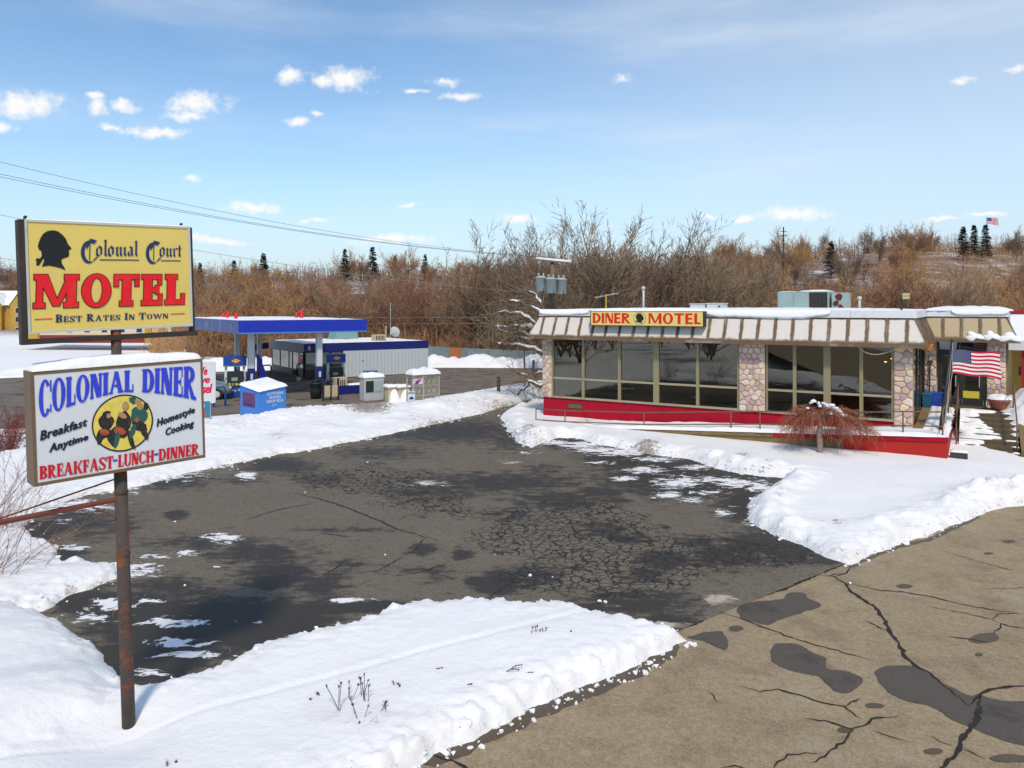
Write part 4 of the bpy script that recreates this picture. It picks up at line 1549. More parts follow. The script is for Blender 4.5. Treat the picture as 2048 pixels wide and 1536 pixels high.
def zF(px, py, yl=0.0):
    a = DA + DB_ * yl + DU * sF(px, yl)
    return CAMZ - (py - YH) / F * a.y


def dloc(p):
    r = Vector(p) - DA
    return Vector((r.dot(DU), r.dot(DB_), r.z))


def dworld(x, y, z=0.0):
    return DA + DU * x + DB_ * y + Vector((0, 0, z))


CRIMSON = mat('crimson_painted_block', (0.37, 0.005, 0.024), 0.75, 0.2, 2.2, 0.4, 18, spec=.2, dirt=(0.20, 0.006, 0.014), dirt_amt=.6, dscale=1.7)
ORED = mat('orange_red_stucco', (0.41, 0.017, 0.012), 0.8, 0.14, 4, 0.5, 60, dirt=(0.36, 0.02, 0.012), dscale=1.5)
RAWC = mat('bare_brown_concrete', (0.20, 0.14, 0.06), 0.85, 0.2, 4, 0.4, 40, dirt=(0.32, 0.24, 0.13), dscale=2)
STEPC = mat('damp_step_concrete', (0.115, 0.085, 0.048), 0.75, 0.25, 6, 0.4, 50, dirt=(0.05, 0.036, 0.02), dscale=3)
MULL = mat('olive_mullion', (0.27, 0.235, 0.13), 0.55, 0.15, 4)
RAILW = mat('beige_window_rail', (0.36, 0.31, 0.21), 0.55, 0.12, 4, dirt=(.22, .18, .1))
MORTAR = mat('mortar', (0.50, 0.35, 0.23), 0.9, 0.2, 12, 0.5, 60)
RIBM = mat('brown_rib', (0.155, 0.105, 0.06), 0.65, 0.3, 3, dirt=(.42, .38, .33), dirt_amt=.6, dscale=1.3)
ENDM = mat('brown_ribbed_metal', (0.165, 0.115, 0.06), 0.6, 0.25, 3, dirt=(.09, .06, .03))
FLASH = mat('grey_white_flashing', (0.60, 0.62, 0.66), 0.5, 0.06, 2, dirt=(.45, .45, .46))
INT_W = mat('interior_wall', (0.17, 0.12, 0.06), 0.9, 0.4, 1.2)
INT_F = mat('interior_dark', (0.09, 0.065, 0.04), 0.9, 0.3, 2)
BOOTH = mat('booth_vinyl', (0.05, 0.012, 0.012), 0.6, 0.2)
SHADE = mat('tan_blind', (0.17, 0.14, 0.075), 0.9, 0.2, 3)
RAILB = mat('rusty_brown_rail', (0.17, 0.095, 0.055), 0.65, 0.25, 6, dirt=(.09, .05, .03))
WGLASS = glass('diner_glass', (0.78, 0.74, 0.62), 1.85)
DGLASS = glass('dark_glass', (0.30, 0.32, 0.30), 1.7)
DKMET = mat('dark_bronze_metal', (0.03, 0.028, 0.025), 0.5, 0.2, 5)


def panel_material(name, col, edge, amt):
    """cream sheet with brown weather stain creeping in from its borders"""
    m = bpy.data.materials.new(name)
    m.use_nodes = True
    tt = NT(m.node_tree)
    b = tt.n['Principled BSDF']
    tcn = tt.new('ShaderNodeTexCoord')
    sp = tt.new('ShaderNodeSeparateXYZ')
    tt.put(sp.inputs[0], tcn.outputs['Generated'])
    oi = tt.new('ShaderNodeObjectInfo')
    v = tt.vmath('ADD', tcn.outputs['Object'], tt.vmath('MULTIPLY', oi.outputs['Random'], (31, 17, 9)))
    gx, gz = sp.outputs[0], sp.outputs[2]
    ex = tt.math('MINIMUM', gx, tt.math('SUBTRACT', 1.0, gx))
    ez = tt.math('MINIMUM', tt.math('MULTIPLY', gz, 1.35), tt.math('MULTIPLY', tt.math('SUBTRACT', 1.0, gz), 3.2))
    d = tt.math('MINIMUM', tt.math('MULTIPLY', ex, 1.7), ez)
    d = tt.math('SUBTRACT', d, tt.math('MULTIPLY', tt.math('SUBTRACT', tt.noise(v, 4.5, 7, .65), .5), 0.26))
    e = tt.step(d, 0.22, 0.05, 0.0, amt)
    c = tt.mix(tt.noise(v, 2, 5), tuple(x * .94 for x in col), tuple(min(1, x * 1.05) for x in col))
    c = tt.mix(e, c, edge)
    run = tt.noise(tt.vmath('MULTIPLY', v, (14, 14, 0.8)), 1.0, 5, .7)
    c = tt.mix(tt.step(run, .66, .78, 0, amt * .6), c, edge)
    tt.put(b.inputs['Base Color'], c)
    b.inputs['Roughness'].default_value = 0.55
    MATS[name] = m
    return m


PANEL = panel_material('cream_panel', (0.66, 0.61, 0.555), (0.145, 0.085, 0.035), 1.0)
PANEL_D = panel_material('stained_panel', (0.44, 0.34, 0.21), (0.13, 0.088, 0.032), 1.0)

diner = empty('diner', DA, DRZ)
tag(diner, 'low roadside diner with big windows, stone columns and cream mansard roof', 'diner')
LEN = (P(0, 700) * 0).length + 13.27
SILL, HEAD, RAILZ = 1.06, 3.39, 1.78
ROOF = 4.50

mb = MB()
mb.box(0.03, LEN - .03, 0.03, 5.52, -0.4, SILL - .07)
base = mb.build('base_wall', CRIMSON, diner)
mb = MB()
mb.bbox(sF(1136), sF(1164), 0.015, 0.06, .60, .80, .008)
mb.build('vent_grille', DKMET, base)
for i in range(4):
    mb = MB()
    mb.box(sF(1137), sF(1163), 0.005, 0.02, .63 + i * .04, .645 + i * .04)
    mb.build('slat', MULL, base)
mb = MB()
mb.box(.2, sF(1478), -.03, .12, SILL - .07, SILL)
mb.build('sill', RAILW, diner)
mb = MB()
mb.box(sF(1531), sF(1787), -.03, .12, SILL - .07, SILL)
mb.build('sill', RAILW, diner)

# shell: back walls, roof deck, interior
mb = MB()
mb.box(0, LEN, 11.8, 12, -.4, ROOF - .1)
mb.box(0, .2, .4, 11.8, -.4, 3.4)
mb.box(LEN + 2.45, LEN + 2.65, 5.6, 11.8, -.4, 3.4)
mb.build('wall', RAWC, diner)
mb = MB()
mb.box(.2, LEN, .15, 11.8, .96, 1.0)
mb.build('floor', INT_F, diner)
mb = MB()
mb.box(.2, LEN - .02, 6.5, 6.6, 1.0, 3.4)
mb.build('interior_wall', INT_W, diner)
mb = MB()
mb.box(.2, LEN - .02, .2, 11.8, 3.38, 3.42)
mb.build('ceiling', INT_W, diner)
for i in range(7):
    x = 1.2 + i * 1.75
    mb = MB()
    mb.bbox(x, x + .14, .5, 2.0, 1.0, 2.0, .03)
    mb.bbox(x + .3, x + 1.2, .5, 1.9, 1.62, 1.68, .02)
    mb.build('booth', BOOTH, diner)
for x0_, x1_, z_ in ((sF(1240), sF(1310), 2.95), (sF(1396), sF(1450), 3.0), (sF(1170), sF(1192), 1.3)):
    mb = MB()
    mb.box(x0_, x1_, .30, .32, z_, 3.37)
    mb.build('blind', SHADE, diner)
LAMP = mat('warm_lamp', (0.9, 0.6, 0.3), .5, .05, emit=(1.0, 0.52, 0.16, 5.0))
SHD = mat('lamp_shade_dark', (0.12, 0.08, 0.03), .6)
for px, py, dpt in ((1771, 722, 3.0), (1783, 716, 4.2), (1214, 714, 2.5), (1447, 716, 2.2), (1690, 730, 4.5)):
    x = sF(px, dpt)
    z = zF(px, py, dpt)
    mb = MB()
    mb.lathe([(.02, .28), (.04, .2), (.22, .03), (.23, 0)], 16, (x, dpt, z))
    mb.tube([(x, dpt, z + .2), (x, dpt, 3.38)], .008, 5)
    lo = mb.build('pendant_lamp', SHD, diner, True)
    if px in (1771, 1783):
        mb = MB()
        mb.lathe([(.02, -.05), (.05, -.02), (.05, .03), (.02, .06)], 10, (x, dpt, z))
        mb.build('bulb', LAMP, lo, True)


# windows: every bay a window with its two panes
def window(x0, x1, wide_l=.06, wide_r=.06):
    mb = MB()
    mb.box(x0, x0 + wide_l, .0, .12, SILL, HEAD)
    mb.box(x1 - wide_r, x1, .0, .12, SILL, HEAD)
    mb.box(x0 + wide_l, x1 - wide_r, .003, .118, HEAD - .05, HEAD)
    w = mb.build('window', MULL, diner)
    mb = MB()
    mb.box(x0 + wide_l, x1 - wide_r, -.012, .10, RAILZ - .035, RAILZ + .035)
    mb.build('rail', RAILW, w)
    for z0, z1 in ((SILL, RAILZ - .036), (RAILZ + .036, HEAD - .05)):
        mb = MB()
        mb.box(x0 + wide_l, x1 - wide_r, .055, .063, z0, z1)
        mb.build('pane', WGLASS, w)
    return w


for edges, wide in (([1104, 1166, 1238.5, 1312, 1395, 1477.5], 3), ([1532, 1589, 1654, 1722.5, 1787], 2)):
    xs = [sF(p) for p in edges]
    for i in range(len(xs) - 1):
        window(xs[i], xs[i + 1], .11 if i == wide else .055, .11 if i + 1 == wide else .055)


# stone columns: every stone a piece of its own
def clip(poly, p, n):
    out = []
    for i in range(len(poly)):
        a, b = poly[i], poly[(i + 1) % len(poly)]
        da, db = (a - p).dot(n), (b - p).dot(n)
        if da <= 0:
            out.append(a)
        if (da < 0 < db) or (db < 0 < da):
            out.append(a + (b - a) * (da / (da - db)))
    return out


STONES = [mat('stone_pale', (0.66, 0.54, 0.46), .85, .18, 7, .6, 30, obj_var=.16), mat('stone_pink', (0.58, 0.42, 0.37), .85, .2, 7, .6, 30, obj_var=.18),
          mat('stone_buff', (0.64, 0.50, 0.36), .85, .2, 7, .6, 30, obj_var=.16), mat('stone_mauve', (0.50, 0.37, 0.355), .85, .2, 7, .6, 30, obj_var=.18)]


def stone_face(parent, x0, x1, y, z0, z1, size, M=None):
    nx = max(1, round((x1 - x0) / size))
    nz = max(1, round((z1 - z0) / (size * .85)))
    sx, sz = (x1 - x0) / nx, (z1 - z0) / nz
    seeds = []
    for j in range(nz):
        off = (j % 2) * .5
        for i in range(nx + 1):
            xx = x0 + (i + .5 - off + random.uniform(-.3, .3)) * sx
            zz = z0 + (j + .5 + random.uniform(-.33, .33)) * sz
            if x0 - .02 <= xx <= x1 + .02:
                seeds.append(Vector((min(max(xx, x0 + .02), x1 - .02), zz)))
    for i, s in enumerate(seeds):
        poly = [Vector((x0, z0)), Vector((x1, z0)), Vector((x1, z1)), Vector((x0, z1))]
        for k, o in enumerate(seeds):
            if k != i and (o - s).length < 1.2:
                poly = clip(poly, (s + o) / 2, (o - s).normalized())
                if len(poly) < 3:
                    break
        if len(poly) < 3:
            continue
        g = grow([tuple(p) for p in poly], -.008)
        cx_, cz_ = sum(p[0] for p in g) / len(g), sum(p[1] for p in g) / len(g)
        if max(abs(p[0] - cx_) for p in g) < .03 or max(abs(p[1] - cz_) for p in g) < .03:
            continue
        # rounder corners: cut every corner once
        h = []
        for a, b in zip(g, g[1:] + g[:1]):
            h += [(a[0] * .8 + b[0] * .2, a[1] * .8 + b[1] * .2), (a[0] * .2 + b[0] * .8, a[1] * .2 + b[1] * .8)]
        n = len(h)
        out_ = random.uniform(.022, .05)
        mb = MB()
        vs = [(a, y, b) for a, b in h]
        vs += [(cx_ + (a - cx_) * .94, y - out_ * .7, cz_ + (b - cz_) * .94) for a, b in h]
        vs += [(cx_ + (a - cx_) * .7, y - out_ * random.uniform(.9, 1.15), cz_ + (b - cz_) * .7) for a, b in h]
        fs = []
        for r in range(2):
            for q_ in range(n):
                w_ = (q_ + 1) % n
                fs.append((r * n + q_, r * n + w_, (r + 1) * n + w_, (r + 1) * n + q_))
        fs.append(tuple(2 * n + q_ for q_ in range(n)))
        if M is not None:
            vs = [M @ Vector(v) for v in vs]
        mb.add(vs, fs)
        mb.build('stone', random.choices(STONES, (4, 3, 3, 2))[0], parent)


def column(x0, x1, y0, y1, z0, z1, size=.22):
    size *= 1.05
    mb = MB()
    mb.box(x0, x1, y0, y1, z0, z1)
    c = mb.build('stone_column', MORTAR, diner)
    stone_face(c, x0, x1, y0, z0, z1, size)
    return c


column(0.0, sF(1104) - .01, 0.0, .35, SILL - .08, 3.40, .20)
column(sF(1478) + .01, sF(1531) - .01, -.03, .32, SILL - .07, 3.40, .21)
cr = column(sF(1787) + .01, LEN, -.03, .32, .80, 3.40, .21)
mb = MB()
mb.box(0.2, LEN - .35, .12, .3, 3.385, 3.46)
mb.build('lintel', DKMET, diner)
# glazed side wall between the front block and the entrance
for a, b in ((.34, 2.0), (2.05, 3.7), (3.75, 5.45)):
    mb = MB()
    mb.box(LEN - .06, LEN, a, a + .06, SILL, HEAD)
    mb.box(LEN - .06, LEN, b - .06, b, SILL, HEAD)
    mb.box(LEN - .058, LEN - .002, a + .06, b - .06, HEAD - .06, HEAD)
    w = mb.build('window', DKMET, diner)
    mb = MB()
    mb.box(LEN - .034, LEN - .026, a + .06, b - .06, SILL, HEAD - .06)
    mb.build('pane', DGLASS, w)

# entrance set back to the side
EY = 5.5
ex0, ex1 = sF(1874, EY), sF(1972, EY)
exr = sF(2012, EY)
column(LEN + .02, ex0 - .02, EY, EY + .3, .9, 3.42, .22)
column(ex1 + .02, exr, EY, EY + .3, .7, 3.42, .22)
mb = MB()
mb.box(LEN + .3, exr - .2, 9.0, 9.1, .9, 3.4)
mb.build('lobby_wall', INT_W, diner)
mb = MB()
for x in (ex0, (ex0 + ex1) / 2 - .05, ex1 - .08):
    mb.box(x, x + .08, EY + .05, EY + .13, 1.0, 3.40)
mb.box(ex0 + .08, ex1 - .08, EY + .052, EY + .128, 2.95, 3.05)
mb.box(ex0 + .08, ex1 - .08, EY + .052, EY + .128, 3.34, 3.40)
mb.build('door_frame', DKMET, diner)
mb = MB()
mb.box(ex0 + .08, ex1 - .08, EY + .08, EY + .088, 3.05, 3.34)
mb.build('transom_pane', glass('green_transom', (.45, .55, .50), 2.4), diner)
for a, b in ((ex0 + .085, (ex0 + ex1) / 2 - .055), ((ex0 + ex1) / 2 + .035, ex1 - .085)):
    mb = MB()
    mb.box(a, a + .09, EY + .07, EY + .11, 1.02, 2.94)
    mb.box(b - .09, b, EY + .07, EY + .11, 1.02, 2.94)
    mb.box(a + .09, b - .09, EY + .071, EY + .109, 1.02, 1.26)
    mb.box(a + .09, b - .09, EY + .071, EY + .109, 2.84, 2.94)
    dr = mb.build('door', DKMET, diner)
    mb = MB()
    mb.box(a + .09, b - .09, EY + .086, EY + .092, 1.26, 2.84)
    mb.build('pane', DGLASS, dr)
    mb = MB()
    mb.tube([(b - .12, EY + .03, 1.7), (b - .12, EY + .03, 2.1)], .015, 8)
    mb.build('handle', ALU, dr)
    if a > ex0 + .3:
        mb = MB()
        mb.box(a + .02, b - .12, EY + .04, EY + .068, 1.30, 1.55)
        mb.build('notice', mat('yellow_notice', (.65, .55, .04), .5, .1), dr)

# roof
mb = MB()
mb.box(-.02, LEN + .02, -.02, 12.0, 3.44, ROOF - .03)
mb.box(LEN + .02, LEN + 2.70, EY - .02, 12.0, 3.44, ROOF - .032)
roof = mb.build('roof', FLASH, diner)


def mansard(x0, x1, n, y_bot, y_top, zb, zt, pm, left_hip=True, right_hip=True, seed=0):
    hip = .36
    mb = MB()
    xa0, xb0 = x0, x1
    xa1, xb1 = x0 + (hip if left_hip else 0), x1 - (hip if right_hip else -hip)
    mb.hexa([(xa0, y_bot + .02, zb), (xb0, y_bot + .02, zb), (xb0, y_top + .3, zb), (xa0, y_top + .3, zb)],
            [(xa1, y_top + .02, zt), (xb1, y_top + .02, zt), (xb1, y_top + .3, zt), (xa1, y_top + .3, zt)])
    ms = mb.build('mansard', ENDM, diner)
    r = .017
    for i in range(n):
        a, b = i / n, (i + 1) / n
        bl, br = xa0 + (xb0 - xa0) * a + r, xa0 + (xb0 - xa0) * b - r
        tl, tr_ = bl, br
        tl, tr_ = max(bl, xa1 + r), min(br, xb1 - r)
        if tl > br - .05 or tr_ < bl + .05:
            continue
        mb = MB()
        o = .012
        mb.add([(bl, y_bot - o, zb + .05), (br, y_bot - o, zb + .05), (tr_, y_top - o, zt - .03), (tl, y_top - o, zt - .03),
                (bl, y_bot + .02, zb + .05), (br, y_bot + .02, zb + .05), (tr_, y_top + .02, zt - .03), (tl, y_top + .02, zt - .03)],
               [(0, 1, 2, 3), (0, 4, 5, 1), (1, 5, 6, 2), (2, 6, 7, 3), (3, 7, 4, 0)])
        mb.build('panel', pm, ms)
    for i in range(n + 1):
        x = xa0 + (xb0 - xa0) * i / n
        xt = min(max(x, xa1), xb1)
        mb = MB()
        mb.hexa([(x - r, y_bot - .04, zb), (x + r, y_bot - .04, zb), (x + r, y_bot + .02, zb), (x - r, y_bot + .02, zb)],
                [(xt - r, y_top - .04, zt), (xt + r, y_top - .04, zt), (xt + r, y_top + .02, zt), (xt - r, y_top + .02, zt)])
        mb.build('rib', RIBM, ms)
    mb = MB()
    mb.box(xa0 - .03, xb0 + .03, y_bot - .05, y_bot + .05, zb - .05, zb + .045)
    mb.build('drip_edge', RIBM, ms)
    return ms


MZB, MZT = 3.40, 4.27
ms = mansard(-.42, LEN + .42, 25, -.47, -.10, MZB, MZT, PANEL)
# end hips
mb = MB()
mb.hexa([(-.41, -.46, MZB), (-.05, -.46, MZB), (-.05, 6, MZB), (-.41, 6, MZB)], [(-.06, -.1, MZT), (-.04, -.1, MZT), (-.04, 6, MZT), (-.06, 6, MZT)])
mb.build('end_panel', ENDM, ms)
mb = MB()
mb.hexa([(LEN + .03, -.45, MZB + .01), (LEN + .41, -.45, MZB + .01), (LEN + .41, EY - .1, MZB + .01), (LEN + .03, EY - .1, MZB + .01)],
        [(LEN + .03, -.09, MZT), (LEN + .06, -.09, MZT), (LEN + .06, EY - .02, MZT), (LEN + .03, EY - .02, MZT)])
mb.build('end_panel', ENDM, ms)
for i in range(16):
    y = -.40 + i * .35
    mb = MB()
    mb.hexa([(LEN + .405, y, MZB), (LEN + .44, y, MZB), (LEN + .44, y + .07, MZB), (LEN + .405, y + .07, MZB)],
            [(LEN + .05, y, MZT), (LEN + .085, y, MZT), (LEN + .085, y + .07, MZT), (LEN + .05, y + .07, MZT)])
    if y > -.1:
        mb.build('rib', RIBM, ms)
ms2 = mansard(LEN + .05, LEN + 2.95, 5, EY - .47, EY - .10, MZB, MZT, PANEL_D, False, True)
mb = MB()
mb.hexa([(LEN + 2.6, EY - .45, MZB), (LEN + 2.94, EY - .45, MZB), (LEN + 2.94, 11, MZB), (LEN + 2.6, 11, MZB)],
        [(LEN + 2.58, EY - .1, MZT), (LEN + 2.6, EY - .1, MZT), (LEN + 2.6, 11, MZT), (LEN + 2.58, 11, MZT)])
mb.build('end_panel', ENDM, ms2)
# flashing above the mansard
xcuts = [-.08, sF(1482), sF(1640), sF(1702), LEN + .10]
for a, b in zip(xcuts[:-1], xcuts[1:]):
    mb = MB()
    mb.hexa([(a, -.15, MZT), (b - .008, -.15, MZT), (b - .008, .0, MZT), (a, .0, MZT)], [(a, -.06, ROOF), (b - .008, -.06, ROOF), (b - .008, .0, ROOF), (a, .0, ROOF)])
    mb.build('flashing', FLASH, roof)
mb = MB()
mb.hexa([(LEN + .03, -.1, MZT), (LEN + .13, -.1, MZT), (LEN + .13, EY, MZT), (LEN + .03, EY, MZT)], [(LEN + .03, -.05, ROOF - .004), (LEN + .09, -.05, ROOF - .004), (LEN + .09, EY, ROOF - .004), (LEN + .03, EY, ROOF - .004)])
mb.build('flashing', FLASH, roof)
mb = MB()
mb.hexa([(LEN + .12, EY - .15, MZT), (LEN + 2.68, EY - .15, MZT), (LEN + 2.68, EY, MZT), (LEN + .12, EY, MZT)], [(LEN + .12, EY - .08, ROOF), (LEN + 2.68, EY - .08, ROOF), (LEN + 2.68, EY, ROOF), (LEN + .12, EY, ROOF)])
mb.build('flashing', FLASH, roof)
# snow on the roof and slumped over the flashing
snow_slab('snow_blanket', roof, .0, LEN, -.05, 11.9, ROOF - .02, .10, 90, 30, .04, 3)
snow_slab('snow_blanket', roof, LEN, LEN + 2.8, EY - .12, 11.9, ROOF - .02, .16, 40, 20, .05, 4)


def slump(x0, x1, yb, zb, zt, th, seed, nx=70):
    """snow sliding down over the flashing: a curling sheet"""
    A, B = np.meshgrid(np.linspace(0, 1, nx), np.linspace(0, 1, 9), indexing='ij')
    X = x0 + A * (x1 - x0)
    wav = vnoise(X * 1.7 + seed, X * 0, 3) * .09 + vnoise(X * 6 + seed, X * 0, 4) * .035
    low = zb + wav + .10 * (np.abs(2 * A - 1) ** 8)
    Z = zt + .03 * np.sin(B * math.pi) - (zt + .0 - low) * B ** 1.3
    Y = yb + .10 - th * np.sin(np.clip(B * 1.1, 0, 1) * math.pi * .5) - .05 * B
    Y = np.where(B > .93, Y + th * .8, Y)
    return link('snow_blanket', grid_mesh('snow_blanket', X, Y, Z, SNOW_CAP), roof)


slump(-.05, sF(1180), -.10, 4.27, ROOF + .03, .14, 1)
slump(sF(1410), sF(1662), -.10, 4.235, ROOF + .03, .16, 5)
slump(LEN + .9, LEN + 2.66, EY - .10, 4.26, ROOF + .06, .14, 9, 40)
for x0_, x1_, zz in ((LEN + 1.35, LEN + 1.85, 3.50), (LEN + 1.9, LEN + 2.35, 3.52), (LEN + 2.36, LEN + 2.98, 3.48)):
    A, B = np.meshgrid(np.linspace(0, 1, 25), np.linspace(0.02, 1, 8), indexing='ij')
    ang = A * 2 * math.pi
    rad_ = B * (1 + .25 * np.sin(3 * ang + x0_) + .15 * np.sin(5 * ang + 2 * x0_))
    pr = np.sqrt(np.clip(1.02 - B ** 2, 0, 1))
    X = (x0_ + x1_) / 2 + rad_ * np.cos(ang) * (x1_ - x0_) * .55
    Z = zz + .06 + rad_ * np.sin(ang) * .15
    Y = (EY - .47) + (Z - MZB) * .425 - .03 - .10 * pr
    link('snow_lump', grid_mesh('snow_lump', X, Y, Z, SNOW_CAP), ms2)

# DINER MOTEL sign board on the mansard
by = -.62
bx0, bx1 = sF(1180, by), sF(1407.5, by)
bz0, bz1 = zF(1290, 652.5, by), zF(1290, 622, by)
board = empty('diner_board_sign', dworld(bx0, by), DRZ)
tag(board, 'long yellow board sign with red letters on the mansard roof', 'sign')
w, z0, z1 = bx1 - bx0, bz0, bz1
mb = MB()
mb.box(.03, w - .03, .01, .30, z0 + .02, z1 - .02)
face = mb.build('sign_face', mat('board_yellow', lin(226, 206, 120), .5, .06, 2, dirt=(.6, .5, .22), dirt_amt=.3), board)
mb = MB()
mb.box(0, .03, 0, .31, z0, z1)
mb.box(w - .03, w, 0, .31, z0, z1)
mb.box(.03, w - .03, .001, .309, z1 - .02, z1)
mb.box(.03, w - .03, .001, .309, z0, z0 + .022)
mb.build('frame', DKFRAME, board)
hz = z1 - z0
qd = lambda u0, u1, v0=.17, v1=.86: [Vector((u0 * w, z0 + v0 * hz)), Vector((u1 * w, z0 + v0 * hz)), Vector((u1 * w, z0 + v1 * hz)), Vector((u0 * w, z0 + v1 * hz))]
BRED = mat('board_red', (0.70, 0.022, 0.006), .5, .12, 4, dirt=(.5, .02, .01), dscale=3)
mb = MB()
plate(mb, [[tuple(bil(qd(.025, .378), a, b)) for a, b in p] for p in layout('DINER', .25, .18, 0, .10)], .008)
mb.build('lettering', BRED, face)
mb = MB()
plate(mb, [[tuple(bil(qd(.535, .975), a, b)) for a, b in p] for p in layout('MOTEL', .25, .18, 0, .10)], .008)
mb.build('lettering', BRED, face)
mb = MB()
cxm = .457 * w
zc = (z0 + z1) / 2
mb.add([(cxm + .235 * math.cos(a), .008, zc + .235 * math.sin(a)) for a in np.linspace(0, 2 * math.pi, 32, endpoint=False)], [tuple(range(32))])
mb.build('medallion_ring', INK, face)
mb = MB()
mb.add([(cxm + .222 * math.cos(a), .0065, zc + .222 * math.sin(a)) for a in np.linspace(0, 2 * math.pi, 32, endpoint=False)], [tuple(range(32))])
mb.build('medallion_disc', MATS['board_yellow'], face)
mb = MB()
mb.add([(cxm + (x - 462) / 385 * .40, .005, zc - (y - 394) / 385 * .40) for x, y in SILH], [tuple(range(len(SILH)))])
mb.build('head_silhouette', BLACK, face)
snow_slab('snow_cap', board, .0, w, -.01, .42, z1 - .004, .10, 40, 8, .01, 6, p=6)
for x in (.4, w - .4):
    mb = MB()
    mb.tube([(x, .2, z0 + .1), (x, .75, z0 + .05)], .02, 6)
    mb.build('bracket', DKMET, board)

# ------------------------------------------------------------------ ramp, stairs, rails
ramp = empty('entrance_ramp', DA, DRZ)
tag(ramp, 'red walled wheelchair ramp running along the front of the diner under snow', 'ramp')
RX1 = 14.24
rz = lambda x: .06 * x
xs0 = 2.2
xsp = sF(1545, -1.4)
xsq = sF(1688, -1.4)
for a, b, m in ((xs0, xsq, RAWC), (xsq, RX1, ORED)):
    mb = MB()
    mb.hexa([(a, -1.38, -.4), (b, -1.38, -.4), (b, -1.2, -.4), (a, -1.2, -.4)], [(a, -1.38, rz(a) - .14), (b, -1.38, rz(b) - .14), (b, -1.2, rz(b) - .14), (a, -1.2, rz(a) - .14)])
    mb.build('wall', m, ramp)
for a, b, m in ((xs0, xsp, RAWC), (xsp, RX1 + .02, CRIMSON)):
    mb = MB()
    mb.hexa([(a, -1.42, rz(a) - .14), (b, -1.42, rz(b) - .14), (b, -.02, rz(b) - .14), (a, -.02, rz(a) - .14)], [(a, -1.42, rz(a)), (b, -1.42, rz(b)), (b, -.02, rz(b)), (a, -.02, rz(a))])
    mb.build('slab', m, ramp)
mb = MB()
mb.hexa([(RX1 - .18, -1.199, -.4), (RX1 - .001, -1.199, -.4), (RX1 - .001, 4.2, -.4), (RX1 - .18, 4.2, -.4)], [(RX1 - .18, -1.199, .70), (RX1 - .001, -1.199, .70), (RX1 - .001, 4.2, .86), (RX1 - .18, 4.2, .86)])
mb.build('wall', ORED, ramp)
mb = MB()
mb.hexa([(LEN + .02, -.018, .70), (RX1 + .02, -.018, .70), (RX1 + .02, 4.2, .86), (LEN + .02, 4.2, .86)], [(LEN + .02, -.018, .855), (RX1 + .02, -.018, .855), (RX1 + .02, 4.2, 1.0), (LEN + .02, 4.2, 1.0)])
mb.build('slab', RAWC, ramp)
mb = MB()
mb.box(LEN + .02, RX1 + 2.0, 4.2, EY + .2, .5, 1.0)
mb.build('landing', STEPC, ramp)
snow_slab('snow_blanket', ramp, xs0 - 1.5, RX1 + .03, -1.45, -.05, 0, .13, 120, 14, .03, 7, top_fn=lambda X, Y: rz(X) - .01, p=6)
snow_slab('snow_blanket', ramp, LEN + .28, RX1 + .04, -.3, 4.5, 0, .12, 16, 60, .05, 8, top_fn=lambda X, Y: .85 + .033 * np.clip(Y, 0, 5), p=5)

stairs = empty('entrance_stairs', DA, DRZ)
tag(stairs, 'brown concrete steps half covered with snow leading to the diner door', 'stairs')
SX0, SX1 = 14.45, 16.12
NS = 8
for i in range(NS):
    zt = 1.0 - (i) * .128
    y1_ = 4.2 - i * .37
    mb = MB()
    mb.bbox(SX0, SX1, y1_ - .37, y1_ + .04 if i else y1_ - .002, -.3, zt - .002 - (0.03 if i == 0 else 0), .012)
    st = mb.build('step', STEPC, stairs)
    snow_slab('step_snow', stairs, SX1 - random.uniform(.15, .45), SX1 - .03, y1_ - .36, y1_ - .15, zt - .01, .035, 10, 6, .03, 40 + i, p=2)
ysn = np.linspace(4.2 - NS * .37 - .35, 4.3, 90)
zst = np.array([np.mean([1.0 - .128 * min(max(math.floor((4.2 - (q + e_)) / .37), 0), NS) if (q + e_) < 4.2 else 1.0 for e_ in np.linspace(-.10, .10, 9)]) for q in ysn])
A, B = np.meshgrid(np.linspace(0, 1, 26), np.arange(90), indexing='ij')
wid = (SX1 - SX0) * (.50 + .16 * np.sin(ysn * 3.1) + .22 * vnoise(ysn * 4.5, ysn * 0, 12) + .12 * vnoise(ysn * 12, ysn * 0, 13))
X = SX0 + .02 + A * wid[B]
Y = ysn[B] + .04 * vnoise(X * 6, ysn[B] * 6, 15)
Zs = zst[B] + .07 * np.sqrt(np.clip(1 - A ** 5, 0, 1)) * (1 + .8 * vnoise(X * 5, Y * 5, 14)) - .015 - .03 * (A > .97)
link('step_snow', grid_mesh('step_snow', X, Y, Zs, SNOW), stairs)
mb = MB()
mb.hexa([(SX1 + .001, 1.3, -.3), (SX1 + .16, 1.3, -.3), (SX1 + .16, 4.6, -.3), (SX1 + .001, 4.6, -.3)], [(SX1 + .001, 1.3, .22), (SX1 + .16, 1.3, .22), (SX1 + .16, 4.6, 1.22), (SX1 + .001, 4.6, 1.22)])
mb.build('cheek_wall', RAWC, stairs)


def railing(name, label, runs, posts, group=None, r=.021):
    e = empty(name, DA, DRZ)
    tag(e, label, 'railing', group)
    for pts in runs:
        mb = MB()
        mb.tube(pts, r, 8)
        mb.build('rail', RAILB, e, True)
    for a, b in posts:
        mb = MB()
        mb.tube([a, b], r * 1.05, 8)
        mb.build('post', RAILB, e, True)
    return e


